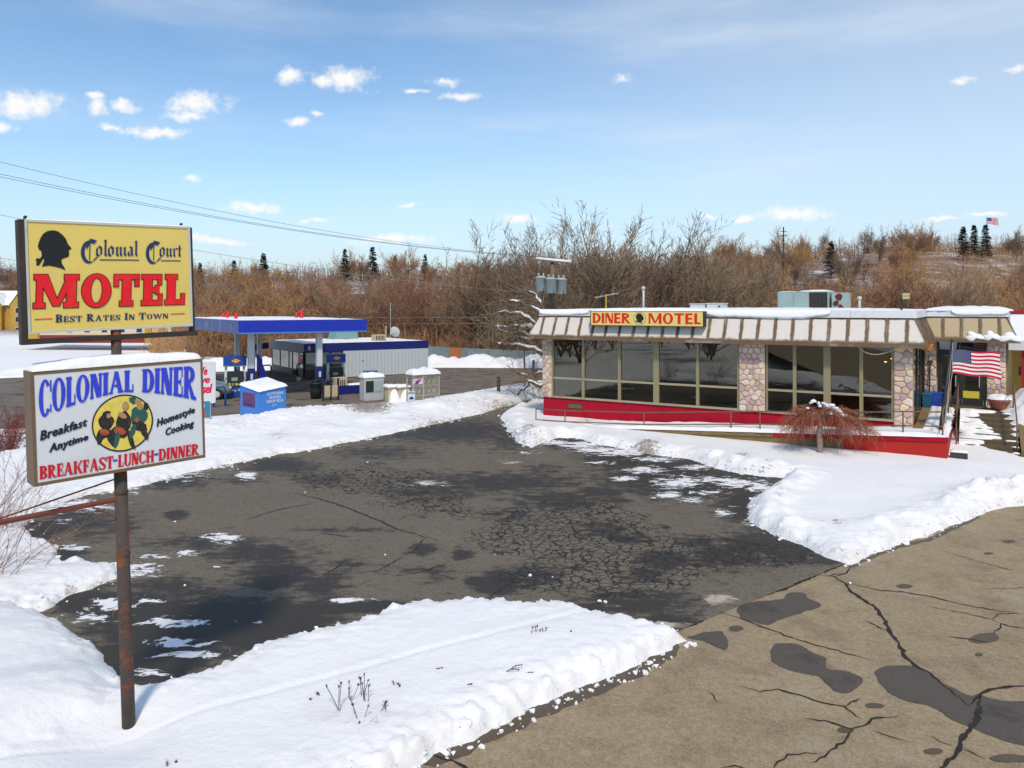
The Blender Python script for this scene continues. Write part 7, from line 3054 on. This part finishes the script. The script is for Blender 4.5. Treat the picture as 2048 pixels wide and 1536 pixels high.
def conifer(seed, H):
    R = random.Random(seed)
    th = [(Vector((0, 0, -.5)), Vector((0, 0, H)), H * .014, .02)]
    tn, ex = [], []
    z = H * .12
    while z < H * .98:
        f = 1 - z / H
        for k in range(7):
            a = R.uniform(0, 6.28)
            L = H * .24 * (f ** .8) * R.uniform(.65, 1.15) + .15
            d = Vector((math.cos(a), math.sin(a), -.22 * f + .12))
            p0 = Vector((0, 0, z + R.uniform(-.5, .5) * H * .045))
            p1 = p0 + d * L
            tn.append((p0, p1, .03, .01))
            for q in range(16):
                t = .15 + .85 * R.random()
                c = p0.lerp(p1, t)
                w = Vector((-d.y, d.x, R.uniform(-.5, .1))).normalized() * (.55 * (1 - t * .6) * H * .08 + .12) * R.choice((-1, 1))
                ex.append([c, c + w * .5 + d * .12, c + w + d * .2 + Vector((0, 0, -.12)), c + w * .5 - d * .10])
        z += H * .035
    return seg_mesh('trunk', th, 6, BARK), seg_mesh('crown', tn, 3, NEEDLE, ex)


for s in range(3):
    TREES.setdefault('conifer', []).append(conifer(500 + s, 9))
KIND_H = {'tall': 14, 'russet': 10, 'orange': 9, 'brush': 4.5, 'conifer': 9}


def plant(kind, x, y, H, label, group, name=None, cat='tree', z=None):
    tm, cm = random.choice(TREES[kind])
    s = H / KIND_H[kind]
    if z is None:
        z = terr(x, y) if y > 76 else -.9 * sstep(40, 60, np.array([y]))[0]
    o = empty(name or {'brush': 'leafless_shrub', 'conifer': 'conifer_tree'}.get(kind, 'bare_tree'), (x, y, z), random.uniform(0, 6.28))
    w = s * random.uniform(.9, 1.15)
    o.scale = (w, w, s)
    tag(o, label, cat, group)
    link('trunk', tm, o)
    link('crown', cm, o)
    return o


def pxx(px, y):
    return (px - CX) / F * y


# tall trees behind the diner
ORD = ['first', 'second', 'third', 'fourth', 'fifth', 'sixth', 'seventh', 'eighth', 'ninth', 'tenth', 'eleventh', 'twelfth', 'thirteenth', 'fourteenth', 'fifteenth', 'sixteenth', 'last']
order = sorted([945, 985, 1020, 1060, 1105, 1150, 1190, 1225, 1262, 1300, 1345, 1390, 1420, 1130, 1250, 1490, 1540])
tall_n = 0
for px, dep, top in ((945, 79, 440), (985, 77, 470), (1020, 82, 450), (1060, 76, 430), (1105, 77, 440), (1150, 58, 405), (1190, 70, 415), (1225, 57, 395), (1262, 66, 405),
                     (1300, 60, 440), (1345, 72, 425), (1390, 62, 430), (1420, 70, 450), (1130, 80, 430), (1250, 82, 430), (1490, 78, 455), (1540, 84, 460)):
    H = (YH - top) / F * dep + CAMZ + .9
    tall_n += 1
    plant('tall', pxx(px, dep), dep, H, 'tall bare grey tree behind the diner, %s counted from the station side' % ORD[order.index(px)], 'tall trees behind the diner')
R_ = random.Random(5)
# wood behind the store, left of the diner
for i in range(36):
    px = 385 + 700 * (i + R_.random()) / 36
    dep = R_.uniform(80, 98)
    top = R_.uniform(545, 600)
    H = (YH - top) / F * dep + CAMZ + 1.6
    k = R_.choice(('russet', 'orange', 'russet', 'tall'))
    plant(k, pxx(px, dep), dep, H, {'russet': 'russet bare tree in the wood behind the station store', 'orange': 'orange brown bushy tree in the wood behind the station store', 'tall': 'grey bare tree in the wood behind the station store'}[k], k + ' trees behind the station store')
# second belt
for i in range(64):
    px = 360 + 740 * (i + R_.random()) / 64
    dep = R_.uniform(105, 160)
    top = R_.uniform(518, 560)
    H = min(12, max(6, (YH - top) / F * dep + CAMZ - terr(pxx(px, dep), dep)))
    k = R_.choice(('russet', 'orange', 'russet', 'tall', 'russet'))
    plant(k, pxx(px, dep), dep, H, {'russet': 'russet bare tree in the second belt of the wood', 'orange': 'orange brown tree in the second belt of the wood', 'tall': 'grey bare tree in the second belt of the wood'}[k], k + ' trees in the second belt')
# belt behind the diner roof, towards the hill
for i in range(40):
    px = 1400 + 720 * (i + R_.random()) / 40
    dep = R_.uniform(62, 100)
    top = R_.uniform(525, 585) if px > 1480 else R_.uniform(480, 540)
    H = (YH - top) / F * dep + CAMZ + 1.2
    k = R_.choice(('russet', 'orange', 'russet', 'tall'))
    plant(k, pxx(px, dep), dep, H, {'russet': 'russet bare tree in the belt behind the diner roof', 'orange': 'orange brown tree in the belt behind the diner roof', 'tall': 'grey bare tree in the belt behind the diner roof'}[k], k + ' trees behind the diner roof')
# hillside
for i in range(190):
    px = -60 + 2200 * R_.random()
    if i % 5 < 2:
        px = R_.uniform(1380, 2100)
    dep = R_.uniform(150, 290)
    if (1610 < px < 1720 and 190 < dep < 240) or 1880 < px < 2015:
        continue
    k = R_.choice(('russet', 'tall', 'russet', 'orange')) if px < 1500 else R_.choice(('tall', 'russet', 'tall', 'orange'))
    H = R_.uniform(6, 10.5) if R_.random() < .75 else R_.uniform(10, 14)
    plant(k, pxx(px, dep), dep, H, {'russet': 'russet bare tree on the far hillside', 'orange': 'orange brown tree on the far hillside', 'tall': 'grey bare tree on the far hillside'}[k], k + ' trees on the far hillside')
# conifers
for px, top, dep, lab in ((400, 525, 230, 'dark conifer just right of the tall sign'), (468, 520, 240, 'pointed dark conifer left of the tallest one'), (527, 505, 220, 'tall dark conifer standing above the wood over the canopy'),
                          (690, 497, 260, 'broad dark conifer on the ridge above the store'), (745, 493, 260, 'slim dark conifer on the ridge behind the broad ones'),
                          (790, 510, 280, 'low dark conifer on the ridge'), (850, 508, 280, 'dark conifer on the ridge near the diner trees'),
                          (1662, 482, 210, 'round dark evergreen alone on the hill'), (1926, 452, 235, 'first of three tall spruces below the hilltop flag'), (1948, 449, 237, 'middle one of three tall spruces below the hilltop flag'), (1971, 448, 233, 'last of three tall spruces below the hilltop flag')):
    x = pxx(px, dep)
    zt_ = CAMZ + (YH - top) / F * dep
    z0_ = terr(x, dep)
    plant('conifer', x, dep, max(5, zt_ - z0_), lab, 'conifers on the hill', cat='conifer')
# shrubs at the foot of the wood and around the station
for i in range(46):
    px = 380 + 720 * (i + R_.random()) / 46
    dep = R_.uniform(76, 84)
    plant('brush', pxx(px, dep), dep, R_.uniform(2.5, 4.5), 'leafless shrub at the foot of the wood behind the fence', 'shrubs at the foot of the wood', cat='shrub')
for i in range(22):
    px = 1460 + 640 * (i + R_.random()) / 22
    dep = R_.uniform(55, 66)
    plant('brush', pxx(px, dep), dep, R_.uniform(4.5, 6.5), 'leafless shrub growing close behind the diner', 'shrubs close behind the diner', cat='shrub')
for i in range(14):
    px = 395 + 170 * R_.random()
    dep = R_.uniform(84, 110)
    plant('brush', pxx(px, dep), dep, R_.uniform(.8, 1.8), 'low dead brush in the snow field beyond the canopy', 'low brush beyond the canopy', cat='shrub')
# far wood as one mass on the skyline
segs = []
for i in range(15000):
    px = R_.uniform(-500, 2600)
    dep = R_.uniform(280, 420)
    x = pxx(px, dep)
    z = terr(x, dep)
    h = R_.uniform(4, 9)
    b = Vector((x, dep, z - .5))
    t_ = b + Vector((R_.gauss(0, .8), R_.gauss(0, .8), h))
    segs.append((b, t_, .09, .03))
    for q in range(4):
        f = R_.uniform(.35, .95)
        c = b.lerp(t_, f)
        segs.append((c, c + Vector((R_.gauss(0, 1.2), R_.gauss(0, 1.2), R_.uniform(.4, 1.8))), .06, .03))
far_wood = link('far_wood', seg_mesh('far_wood', segs, 2, TWIG_R))
tag(far_wood, 'brown leafless wood covering the skyline', kind='stuff')
# undergrowth filling the wood
segs = []
for i in range(22000):
    px = R_.uniform(300, 2300)
    dep = R_.uniform(78, 200) if px < 1100 else R_.uniform(66, 230)
    if i % 4 == 0:
        px, dep = R_.uniform(1450, 2300), R_.uniform(150, 290)
    x = pxx(px, dep)
    if 1580 < px < 1740 and dep > 165:
        continue
    z = terr(x, dep) if dep > 76 else -.9
    b = Vector((x, dep, z - .2))
    h = R_.uniform(1.2, 4.2)
    t_ = b + Vector((R_.gauss(0, .7), R_.gauss(0, .7), h))
    segs.append((b, t_, .03, .015))
    for q in range(6):
        f = R_.uniform(.2, .95)
        c = b.lerp(t_, f)
        segs.append((c, c + Vector((R_.gauss(0, .6), R_.gauss(0, .6), R_.uniform(.2, 1.2))), .02, .01))
tag(link('undergrowth', seg_mesh('undergrowth', segs, 2, TWIG_O)), 'tangled brown undergrowth filling the wood', kind='stuff')

# ------------------------------------------------------------------ snow laden tree at the diner corner
tr = tag(empty('snowy_tree', Q(1112, 800, 36.5).xy.to_3d()), 'dark tree with snow laden limbs reaching out from behind the diner corner', 'tree')
o0 = tr.location.copy()
limbs = [[(1112, 760), (1090, 700), (1050, 668), (1005, 655), (985, 650)], [(1110, 720), (1075, 688), (1030, 672), (1005, 662), (982, 648)], [(1108, 715), (1075, 700), (1040, 688), (1010, 690), (985, 684)],
         [(1110, 690), (1080, 625), (1040, 605), (1012, 598)], [(1112, 680), (1085, 615), (1070, 590), (1055, 580)], [(1110, 780), (1085, 745), (1055, 750), (1022, 742)], [(1112, 700), (1060, 640), (1030, 622), (985, 628)],
         [(1112, 770), (1085, 775), (1060, 765), (1035, 790)]]
mb = MB()
mb.tube([Vector((0, 0, -.5)), Q(1113, 740, 36.4) - o0, Q(1114, 660, 36.5) - o0], [.30, .25, .18], 8)
th, tn, sn_ = [], [], []
for li, L in enumerate(limbs):
    dep = 36.4 - (li % 4) * .5
    pts = [Q(px, py, dep + R_.uniform(-.3, .3)) - o0 for px, py in L]
    fine = []
    for a, b in zip(pts[:-1], pts[1:]):
        for k in range(4):
            fine.append(a.lerp(b, k / 4) + Vector((R_.gauss(0, .04), R_.gauss(0, .06), R_.gauss(0, .05))))
    fine.append(pts[-1])
    n = len(fine)
    rad = [.10 * (1 - .8 * i / n) + .015 for i in range(n)]
    mb.tube(fine, rad, 6)
    for i in range(3, n):
        for q in range(4):
            d = Vector((R_.gauss(-.3, .6), R_.gauss(0, .6), R_.gauss(.05, .6))).normalized()
            e1 = fine[i] + d * R_.uniform(.4, .9)
            e2 = e1 + (d + Vector((0, 0, R_.uniform(-.3, .5)))).normalized() * R_.uniform(.3, .8)
            tn.append((fine[i], e1, .014, .010))
            tn.append((e1, e2, .010, .005))
            for w_ in range(3):
                c = fine[i].lerp(e2, R_.uniform(.3, 1))
                tn.append((c, c + Vector((R_.gauss(0, .3), R_.gauss(0, .3), R_.gauss(0, .3))), .007, .004))
    if True:
        s0 = MB()
        run = []
        for i in range(2, n):
            if R_.random() < .86 and i < n - 1:
                run.append((fine[i] + Vector((0, 0, rad[i] * .8)), rad[i] * R_.uniform(.5, .95) + .012))
            else:
                if len(run) > 1:
                    s0.tube([q_[0] for q_ in run], [.012] + [q_[1] for q_ in run[1:-1]] + [.012] if len(run) > 2 else [.02, .02], 6)
                run = []
        sn_.append(s0)
mb.build('trunk', BARK, tr, True)
link('crown', seg_mesh('crown', tn, 2, TWIG_G), tr)
s1 = MB()
for s0 in sn_:
    s1.add(s0.v, s0.f)
s1.build('snow_load', SNOW_CAP, tr, True, fixn=False)['kind'] = 'stuff'
# evergreen bough among the limbs
g = tag(empty('evergreen_shrub', Q(1050, 760, 39.5)), 'small green evergreen dusted with snow beside the diner corner', 'shrub')
ex = []
for i in range(1600):
    px, py = R_.gauss(1045, 24), R_.gauss(662, 16)
    c = Q(px, py, 39.5 + R_.gauss(0, .4)) - g.location
    u = Vector((R_.gauss(0, 1), R_.gauss(0, 1), R_.gauss(0, .6))).normalized() * .14
    v = Vector((R_.gauss(0, 1), R_.gauss(0, 1), R_.gauss(0, 1))).normalized() * .05
    ex.append([c, c + u * .5 + v, c + u, c + u * .5 - v])
base_p = Vector((0, 0, -.6))
tn = [(base_p, Q(1048, 690, 39.5) - g.location, .07, .04)] + [(Q(1048, 700, 39.5) - g.location, Q(R_.gauss(1045, 22), R_.gauss(662, 12), 39.5) - g.location, .03, .01) for _ in range(14)]
link('stem', seg_mesh('stem', tn, 5, BARK), g)
link('foliage', seg_mesh('foliage', tn[1:], 3, mat('olive_needles', (.085, .085, .02), .9, .4, 3), ex), g)
s1 = MB()
for px, py, r in ((1052, 650, .16), (1062, 651, .18), (1032, 650, .12), (1045, 652, .12), (1072, 648, .12), (1030, 657, .08), (1085, 645, .15)):
    clod(s1, Q(px, py, 39.1) - g.location, r)
s1.build('snow_load', SNOW_CAP, g, fixn=False)['kind'] = 'stuff'

# ------------------------------------------------------------------ weeping shrub tree in front of the ramp
wb = Vector((pxx(1639, 22.7), 22.7, 0))
wb.z = snow_z(wb.x, wb.y) - .05
wt = tag(empty('weeping_tree', wb), 'small weeping tree with drooping red brown twigs in front of the ramp', 'tree')
WTW = mat('red_weeping_twigs', (.30, .085, .042), .85, .3, 4)
TRK = mat('pale_flaky_bark', (.30, .24, .19), .9, .4, 14, .6, 30, dirt=(.10, .06, .04), dscale=10)
crown = Vector((0.02, 0, 1.02))
mb = MB()
mb.tube([(0, 0, -.2), (.02, 0, .3), (-.01, 0, .6), (.02, 0, .85), crown], [.10, .085, .075, .09, .06], 9)
mb.build('trunk', TRK, wt, True)
th, tn = [], []
for i in range(46):
    a = R_.uniform(0, 2 * math.pi)
    ra = R_.uniform(.55, 1.35)
    rx = Vector((math.cos(a) * ra * (1.25 if math.cos(a) > 0 else 1.0), math.sin(a) * ra * .7, 0))
    hgt = R_.uniform(.15, .48)
    p = crown.copy()
    pts = []
    for k in range(9):
        t_ = k / 8
        z = hgt * math.sin(math.pi * min(1, t_ * 1.1) * .62) * 1.2 - (t_ ** 2.4) * R_.uniform(.5, .75)
        pts.append(crown + rx * (t_ ** .85) + Vector((R_.gauss(0, .02), R_.gauss(0, .02), z)))
    for k in range(8):
        th.append((pts[k], pts[k + 1], .022 * (1 - .085 * k), .022 * (1 - .085 * (k + 1))))
    for k in range(2, 9):
        for q in range(8):
            d = Vector((R_.gauss(rx.x * .3, .35), R_.gauss(rx.y * .3, .3), R_.uniform(-.5, .4))).normalized()
            L = R_.uniform(.10, .42)
            c = pts[k] + Vector((R_.gauss(0, .03), R_.gauss(0, .03), R_.gauss(0, .03)))
            e1 = c + d * L * .5
            e2 = e1 + (d + Vector((0, 0, -1.1))).normalized() * L * .6
            e3 = e2 + Vector((R_.gauss(0, .03), R_.gauss(0, .03), -L * .6))
            tn += [(c, e1, .0052, .0045), (e1, e2, .0045, .0038), (e2, e3, .0038, .002)]
link('branches', seg_mesh('branches', th, 5, TRK), wt)
link('twigs', seg_mesh('twigs', tn, 2, WTW), wt)
s1 = MB()
for px, py, r in ((1628, 803, .09), (1622, 806, .07), (1645, 806, .08), (1640, 812, .07), (1655, 812, .11), (1662, 810, .12), (1668, 816, .12), (1674, 820, .13), (1668, 826, .10), (1680, 824, .11), (1686, 829, .10), (1692, 831, .08),
                  (1700, 834, .06), (1712, 845, .08), (1720, 849, .07), (1663, 828, .08), (1615, 816, .06), (1650, 808, .07), (1708, 842, .06), (1637, 806, .06)):
    clod(s1, Q(px, py, 22.45) - wb, r)
s1.build('snow_load', SNOW_CAP, wt, True, fixn=False)['kind'] = 'stuff'

# ------------------------------------------------------------------ twigs at the left edge
for (px, py, dep, h, kind, lab) in ((-10, 905, 15.0, 2.2, 0, 'tangle of thin pale twigs rising from the snow at the picture edge'), (-30, 1080, 12.5, 2.0, 0, 'thin arching twigs nearest the camera at the picture edge'), (12, 852, 24, 1.7, 1, 'rust red thorny shrub beside the road at the picture edge')):
    b = Vector((pxx(px, dep), dep, 0))
    o = tag(empty('leafless_shrub', b), lab, 'shrub')
    tn = []
    for i in range(34 if kind == 0 else 70):
        d = Vector((R_.gauss(.12, .35), R_.gauss(0, .3), 1)).normalized()
        p = Vector((R_.gauss(0, .25), R_.gauss(0, .25), 0))
        for k in range(6):
            d = (d + Vector((R_.gauss(.02, .12), R_.gauss(0, .12), -.05 if kind == 0 else -.1))).normalized()
            q = p + d * h / 6 * R_.uniform(.7, 1.1)
            tn.append((p, q, .006 * (1 - k * .13), .006 * (1 - (k + 1) * .13)))
            for _ in range(2 if kind == 0 else 5):
                dd = (d + Vector((R_.gauss(0, .6), R_.gauss(0, .6), R_.gauss(0, .5)))).normalized()
                tn.append((p, p + dd * h * .14, .0032, .0018))
            p = q
    ex = twig_leaves(tn, 1500, .05, 9) if kind else None
    link('stems', seg_mesh('stems', tn, 3, mat('pale_twigs', (.30, .17, .12), .9, .3, 5) if kind == 0 else mat('rust_thorn', (.22, .05, .035), .9, .3, 5), ex), o)

# ------------------------------------------------------------------ dry weeds in the front snow
WEED = mat('dry_weed', (.075, .045, .032), .9, .3, 20)
weeds = [(680, 1420, 95, 'a'), (718, 1440, 60, 'a'), (705, 1398, 50, 'a'), (735, 1405, 60, 'a'), (720, 1395, 48, 'a'), (760, 1425, 28, 'a'), (640, 1388, 18, 'a'), (1068, 1270, 26, 'a'), (1085, 1268, 16, 'a'), (1018, 1338, 46, 'b'), (1046, 1342, 26, 'b'),
         (866, 1336, 20, 'b'), (930, 1370, 18, 'b'), (985, 1345, 10, 'b'), (800, 1372, 16, 'a'), (338, 1528, 16, 'a'), (365, 1516, 10, 'b'), (1138, 1266, 16, 'c'), (718, 1446, 14, 'c')]
nth = ['tallest', 'second', 'third', 'fourth', 'fifth', 'sixth', 'seventh', 'eighth', 'ninth', 'tenth', 'eleventh', 'twelfth', 'thirteenth', 'fourteenth', 'fifteenth', 'sixteenth', 'seventeenth', 'eighteenth', 'nineteenth']
for i, (px, py, hpx, kind) in enumerate(weeds):
    p = P(px, py, .24)
    p.z = snow_z(p.x, p.y)
    h = hpx / F * p.y
    o = tag(empty('dry_weed', p), {'a': 'dry seed head weed sticking out of the front snow bank', 'b': 'dry arching beaded weed on the front snow bank', 'c': 'single dark red stalk in the front snow bank'}[kind], 'weed', {'a': 'seed head weeds', 'b': 'arching weeds', 'c': 'red stalks'}[kind])
    s0, hd_ = MB(), MB()
    for q in range(3 if kind == 'a' else (2 if kind == 'b' else 1)):
        pts = [Vector((R_.gauss(0, .03), R_.gauss(0, .03), -.05))]
        d = Vector((R_.gauss(0, .25), R_.gauss(0, .15), 1)).normalized()
        hh = h * R_.uniform(.6, 1.05)
        for k in range(6):
            d = (d + (Vector((.28, 0, -.14)) if kind == 'b' else Vector((R_.gauss(0, .06), 0, 0)))).normalized()
            pts.append(pts[-1] + d * hh / 6)
        s0.tube(pts, [.006 if kind == 'c' else .004] * 7, 4, False)
        if kind == 'a':
            clod(hd_, pts[-1], .013)
            for _ in range(5):
                e_ = pts[-1] + Vector((R_.gauss(0, .016), R_.gauss(0, .016), .018))
                hd_.tube([pts[-1] - d * .02, e_], .0018, 3, False)
        else:
            for k in range(2, 7):
                clod(hd_, pts[k], .011 if kind == 'b' else .012)
    s0.build('stalk', WEED, o, fixn=False)
    hd_.build('seed_head', WEED if kind != 'c' else mat('red_stalk', (.16, .02, .02), .8), o, fixn=False)

# ------------------------------------------------------------------ utility pole, transformers, wires
ud = 41.0
ub = Vector((pxx(1100, ud), ud, -.6))
up_ = tag(empty('utility_pole', ub), 'utility pole with three grey transformers behind the diner corner', 'utility pole')
L_ = lambda px, py, d=ud: Q(px, py, d) - ub
POLEM = mat('weathered_pole', (.16, .12, .085), .9, .25, 4)
mb = MB()
mb.tube([(0, 0, -1), L_(1101, 600), L_(1106, 519)], [.17, .14, .11], 12)
mb.build('pole', POLEM, up_, True)
c0, c1 = L_(1072, 519, ud - .1), L_(1143, 526, ud - .25)
mb = MB()
dv = (c1 - c0)
for a in (0,):
    mb.tube([c0, c1], .07, 4)
arm_ = mb.build('crossarm', POLEM, up_)
s1 = MB()
s1.tube([c0 + Vector((0, 0, .07)), c1 + Vector((0, 0, .07))], .075, 6)
s1.build('snow_load', SNOW_CAP, arm_, True)
for f in (.02, .3, .55, .98):
    p = c0.lerp(c1, f)
    mb = MB()
    mb.lathe([(.05, 0), (.06, .06), (.03, .08), (.06, .12), (.02, .18)], 10, tuple(p + Vector((0, 0, .08))))
    mb.build('insulator', mat('porcelain', (.4, .36, .33), .3), arm_, True)
TRF = mat('transformer_grey', (.36, .43, .43), .45, .08, 3)
for px, py0, py1, d in ((1082, 554, 583, ud - .5), (1102, 557, 587, ud - .75), (1122, 558, 588, ud - .45)):
    t0, t1 = L_(px, py0, d), L_(px, py1, d)
    h_ = (t0 - t1).length
    mb = MB()
    mb.lathe([(.25, 0), (.29, .03), (.29, h_ - .06), (.31, h_ - .05), (.31, h_), (.12, h_ + .06)], 18, tuple(t1))
    tf = mb.build('transformer', TRF, up_, True)
    for k in (-1, 1):
        mb = MB()
        mb.lathe([(.04, 0), (.06, .05), (.035, .08), (.06, .12), (.03, .2)], 8, tuple(t0 + Vector((k * .13, 0, .02))))
        mb.build('bushing', MATS['porcelain'], tf, True)
    mb = MB()
    q0 = t1 + Vector((.1, -.25, h_ * .3))
    q3 = L_(1100, 612, ud - .3)
    mb.tube([q0, q0 + Vector((.05, 0, -.5)), q3.lerp(q0, .35) + Vector((.05, 0, -.45)), q3], .022, 5)
    mb.build('cable', BLACK, tf)
WIREM = mat('overhead_wire', (.10, .09, .085), .6, .1)
WIREL = mat('pale_wire', (.24, .22, .20), .6, .1)


def wire(a, b, sag, label, r=.012, m=None, group='overhead wires'):
    o = tag(empty('overhead_wire', a), label, 'wire', group)
    mb = MB()
    n = 28
    mb.tube([(b - a) * (k / n) + Vector((0, 0, -4 * sag * (k / n) * (1 - k / n))) for k in range(n + 1)], r, 4, False)
    mb.build('conductor', m or WIREM, o, fixn=False)


wire(Q(-60, 309, 24), ub + c0 + Vector((0, 0, .2)), .55, 'uppermost thin wire crossing the sky to the crossarm', .008)
wire(Q(-60, 335, 24), ub + c0.lerp(c1, .3) + Vector((0, 0, .2)), .5, 'middle thin wire crossing the sky to the crossarm', .009)
wire(Q(-60, 341, 24), ub + c0.lerp(c1, .55) + Vector((0, 0, .2)), .5, 'lowest of the three wires reaching the crossarm', .009)
wire(Q(-60, 418, 26), Q(1098, 588, 40.6), .4, 'single wire passing behind the yellow panel to the transformers', .010, WIREL)
wire(Q(-60, 508, 30), Q(1098, 640, 40.6), .2, 'low wire behind the tall sign ending beside the diner', .010)
wire(Q(350, 628, 62), Q(1090, 633, 41), .15, 'upper of two level wires above the store roof', .012, WIREL)
wire(Q(350, 640, 62), Q(1090, 646, 41), .15, 'lower of two level wires above the store roof', .012, WIREL)
# guy wire past the far left
# far transmission pole and the flag on the hill
p = Q(1567, 492, 190)
o = tag(empty('far_pole', Vector((p.x, p.y, terr(p.x, p.y)))), 'thin dark power pole standing above the trees on the hill', 'pole')
hh = CAMZ + (YH - 454) / F * 190 - o.location.z
mb = MB()
mb.tube([(0, 0, 0), (0, 0, hh)], .16, 6)
mb.build('shaft', DKMET, o)
mb = MB()
mb.box(-1.0, 1.0, -.08, .08, hh - 2.3, hh - 2.1)
mb.box(-.8, .8, -.08, .08, hh - 1.2, hh - 1.05)
mb.build('crossarm', DKMET, o)
p = Q(1973, 430, 262)
o = tag(empty('hilltop_flagpole', Vector((p.x, p.y, terr(p.x, p.y)))), 'tall thin flagpole standing above the three spruces', 'flagpole')
hh = CAMZ + (YH - 430) / F * 262 - o.location.z
mb = MB()
mb.tube([(0, 0, 0), (0, 0, hh)], [.12, .06], 8)
mb.build('shaft', ALU, o)
mb = MB()
mb.lathe([(.02, hh), (.14, hh + .1), (.02, hh + .25)], 8)
mb.build('finial', YEL, o)
make_flag('flag', 'distant striped flag flying above the spruces on the hill', Q(1974, 435, 261.6), 2.2, 4.2, Vector((1, .1, 0)).normalized(), 20, .5, .3)
# low houses on the hill
for px, py, dep, w_, h_, lab in ((2036, 489, 300, 9, 3.0, 'small hilltop house with a snowy roof at the picture edge'), (1805, 498, 300, 26, 1.6, 'long dark low roof on top of the hill')):
    p = Q(px, py, dep)
    p.z = terr(p.x, p.y) + 1.0
    o = tag(empty('hill_house', p), lab, 'house')
    mb = MB()
    mb.box(-w_ / 2, w_ / 2, 0, 6, -3, h_)
    mb.build('wall', mat('house_brown', (.09, .06, .05), .8) if px < 2000 else HC, o)
    mb = MB()
    mb.hexa([(-w_ / 2 - .4, -.5, h_ + .001), (w_ / 2 + .4, -.5, h_ + .001), (w_ / 2 + .4, 6.5, h_ + .001), (-w_ / 2 - .4, 6.5, h_ + .001)], [(-w_ / 2, 3, h_ + 1.4), (w_ / 2, 3, h_ + 1.4), (w_ / 2, 3.2, h_ + 1.4), (-w_ / 2, 3.2, h_ + 1.4)])
    mb.build('roof', SNOW_CAP if px > 2000 else MATS['house_brown'], o)

# ------------------------------------------------------------------ across the road, behind the camera: snow bank, and trees added to darken the window reflections
A, B = np.meshgrid(np.linspace(-60, 70, 110), np.linspace(0, 1, 22), indexing='ij')
off = -11.0 - B * 26
BX = S1.x + sd.x * A + sn.x * off
BY = S1.y + sd.y * A + sn.y * off
BZ = 0.9 * sstep(0, .08, B) * np.exp(-((B - .12) / .10) ** 2) * (1 + fbm(A, B * 26, .5, 3, 8)) + .25 * sstep(0, .05, B) - .03
far_bank = link('opposite_snow_bank', grid_mesh('opposite_snow_bank', BX, BY, BZ, SNOW))
tag(far_bank, 'snow bank on the far side of the road', kind='structure')

for i in range(46):
    x, y = R_.uniform(-75, -34), R_.uniform(-45, 26)
    if x > -1.0 * y - 18 and y > 8:
        continue
    if abs((x - S1.x) * sn.x + (y - S1.y) * sn.y + 5.5) < 9:
        continue
    k = R_.choice(('russet', 'orange', 'brush', 'brush'))
    plant(k, x, y, R_.uniform(4, 9), 'unseen bare tree or shrub added west of the sign to darken window reflections', 'added growth west of the sign', z=-.2)
for i in range(26):
    q = S1 + sd * R_.uniform(-70, 60) + sn * R_.uniform(-45, -22)
    k = R_.choice(('russet', 'orange', 'tall'))
    plant(k, q.x, q.y, R_.uniform(6, 10), 'unseen bare tree added across the road to darken the window reflections', 'added trees across the road', z=-.2)
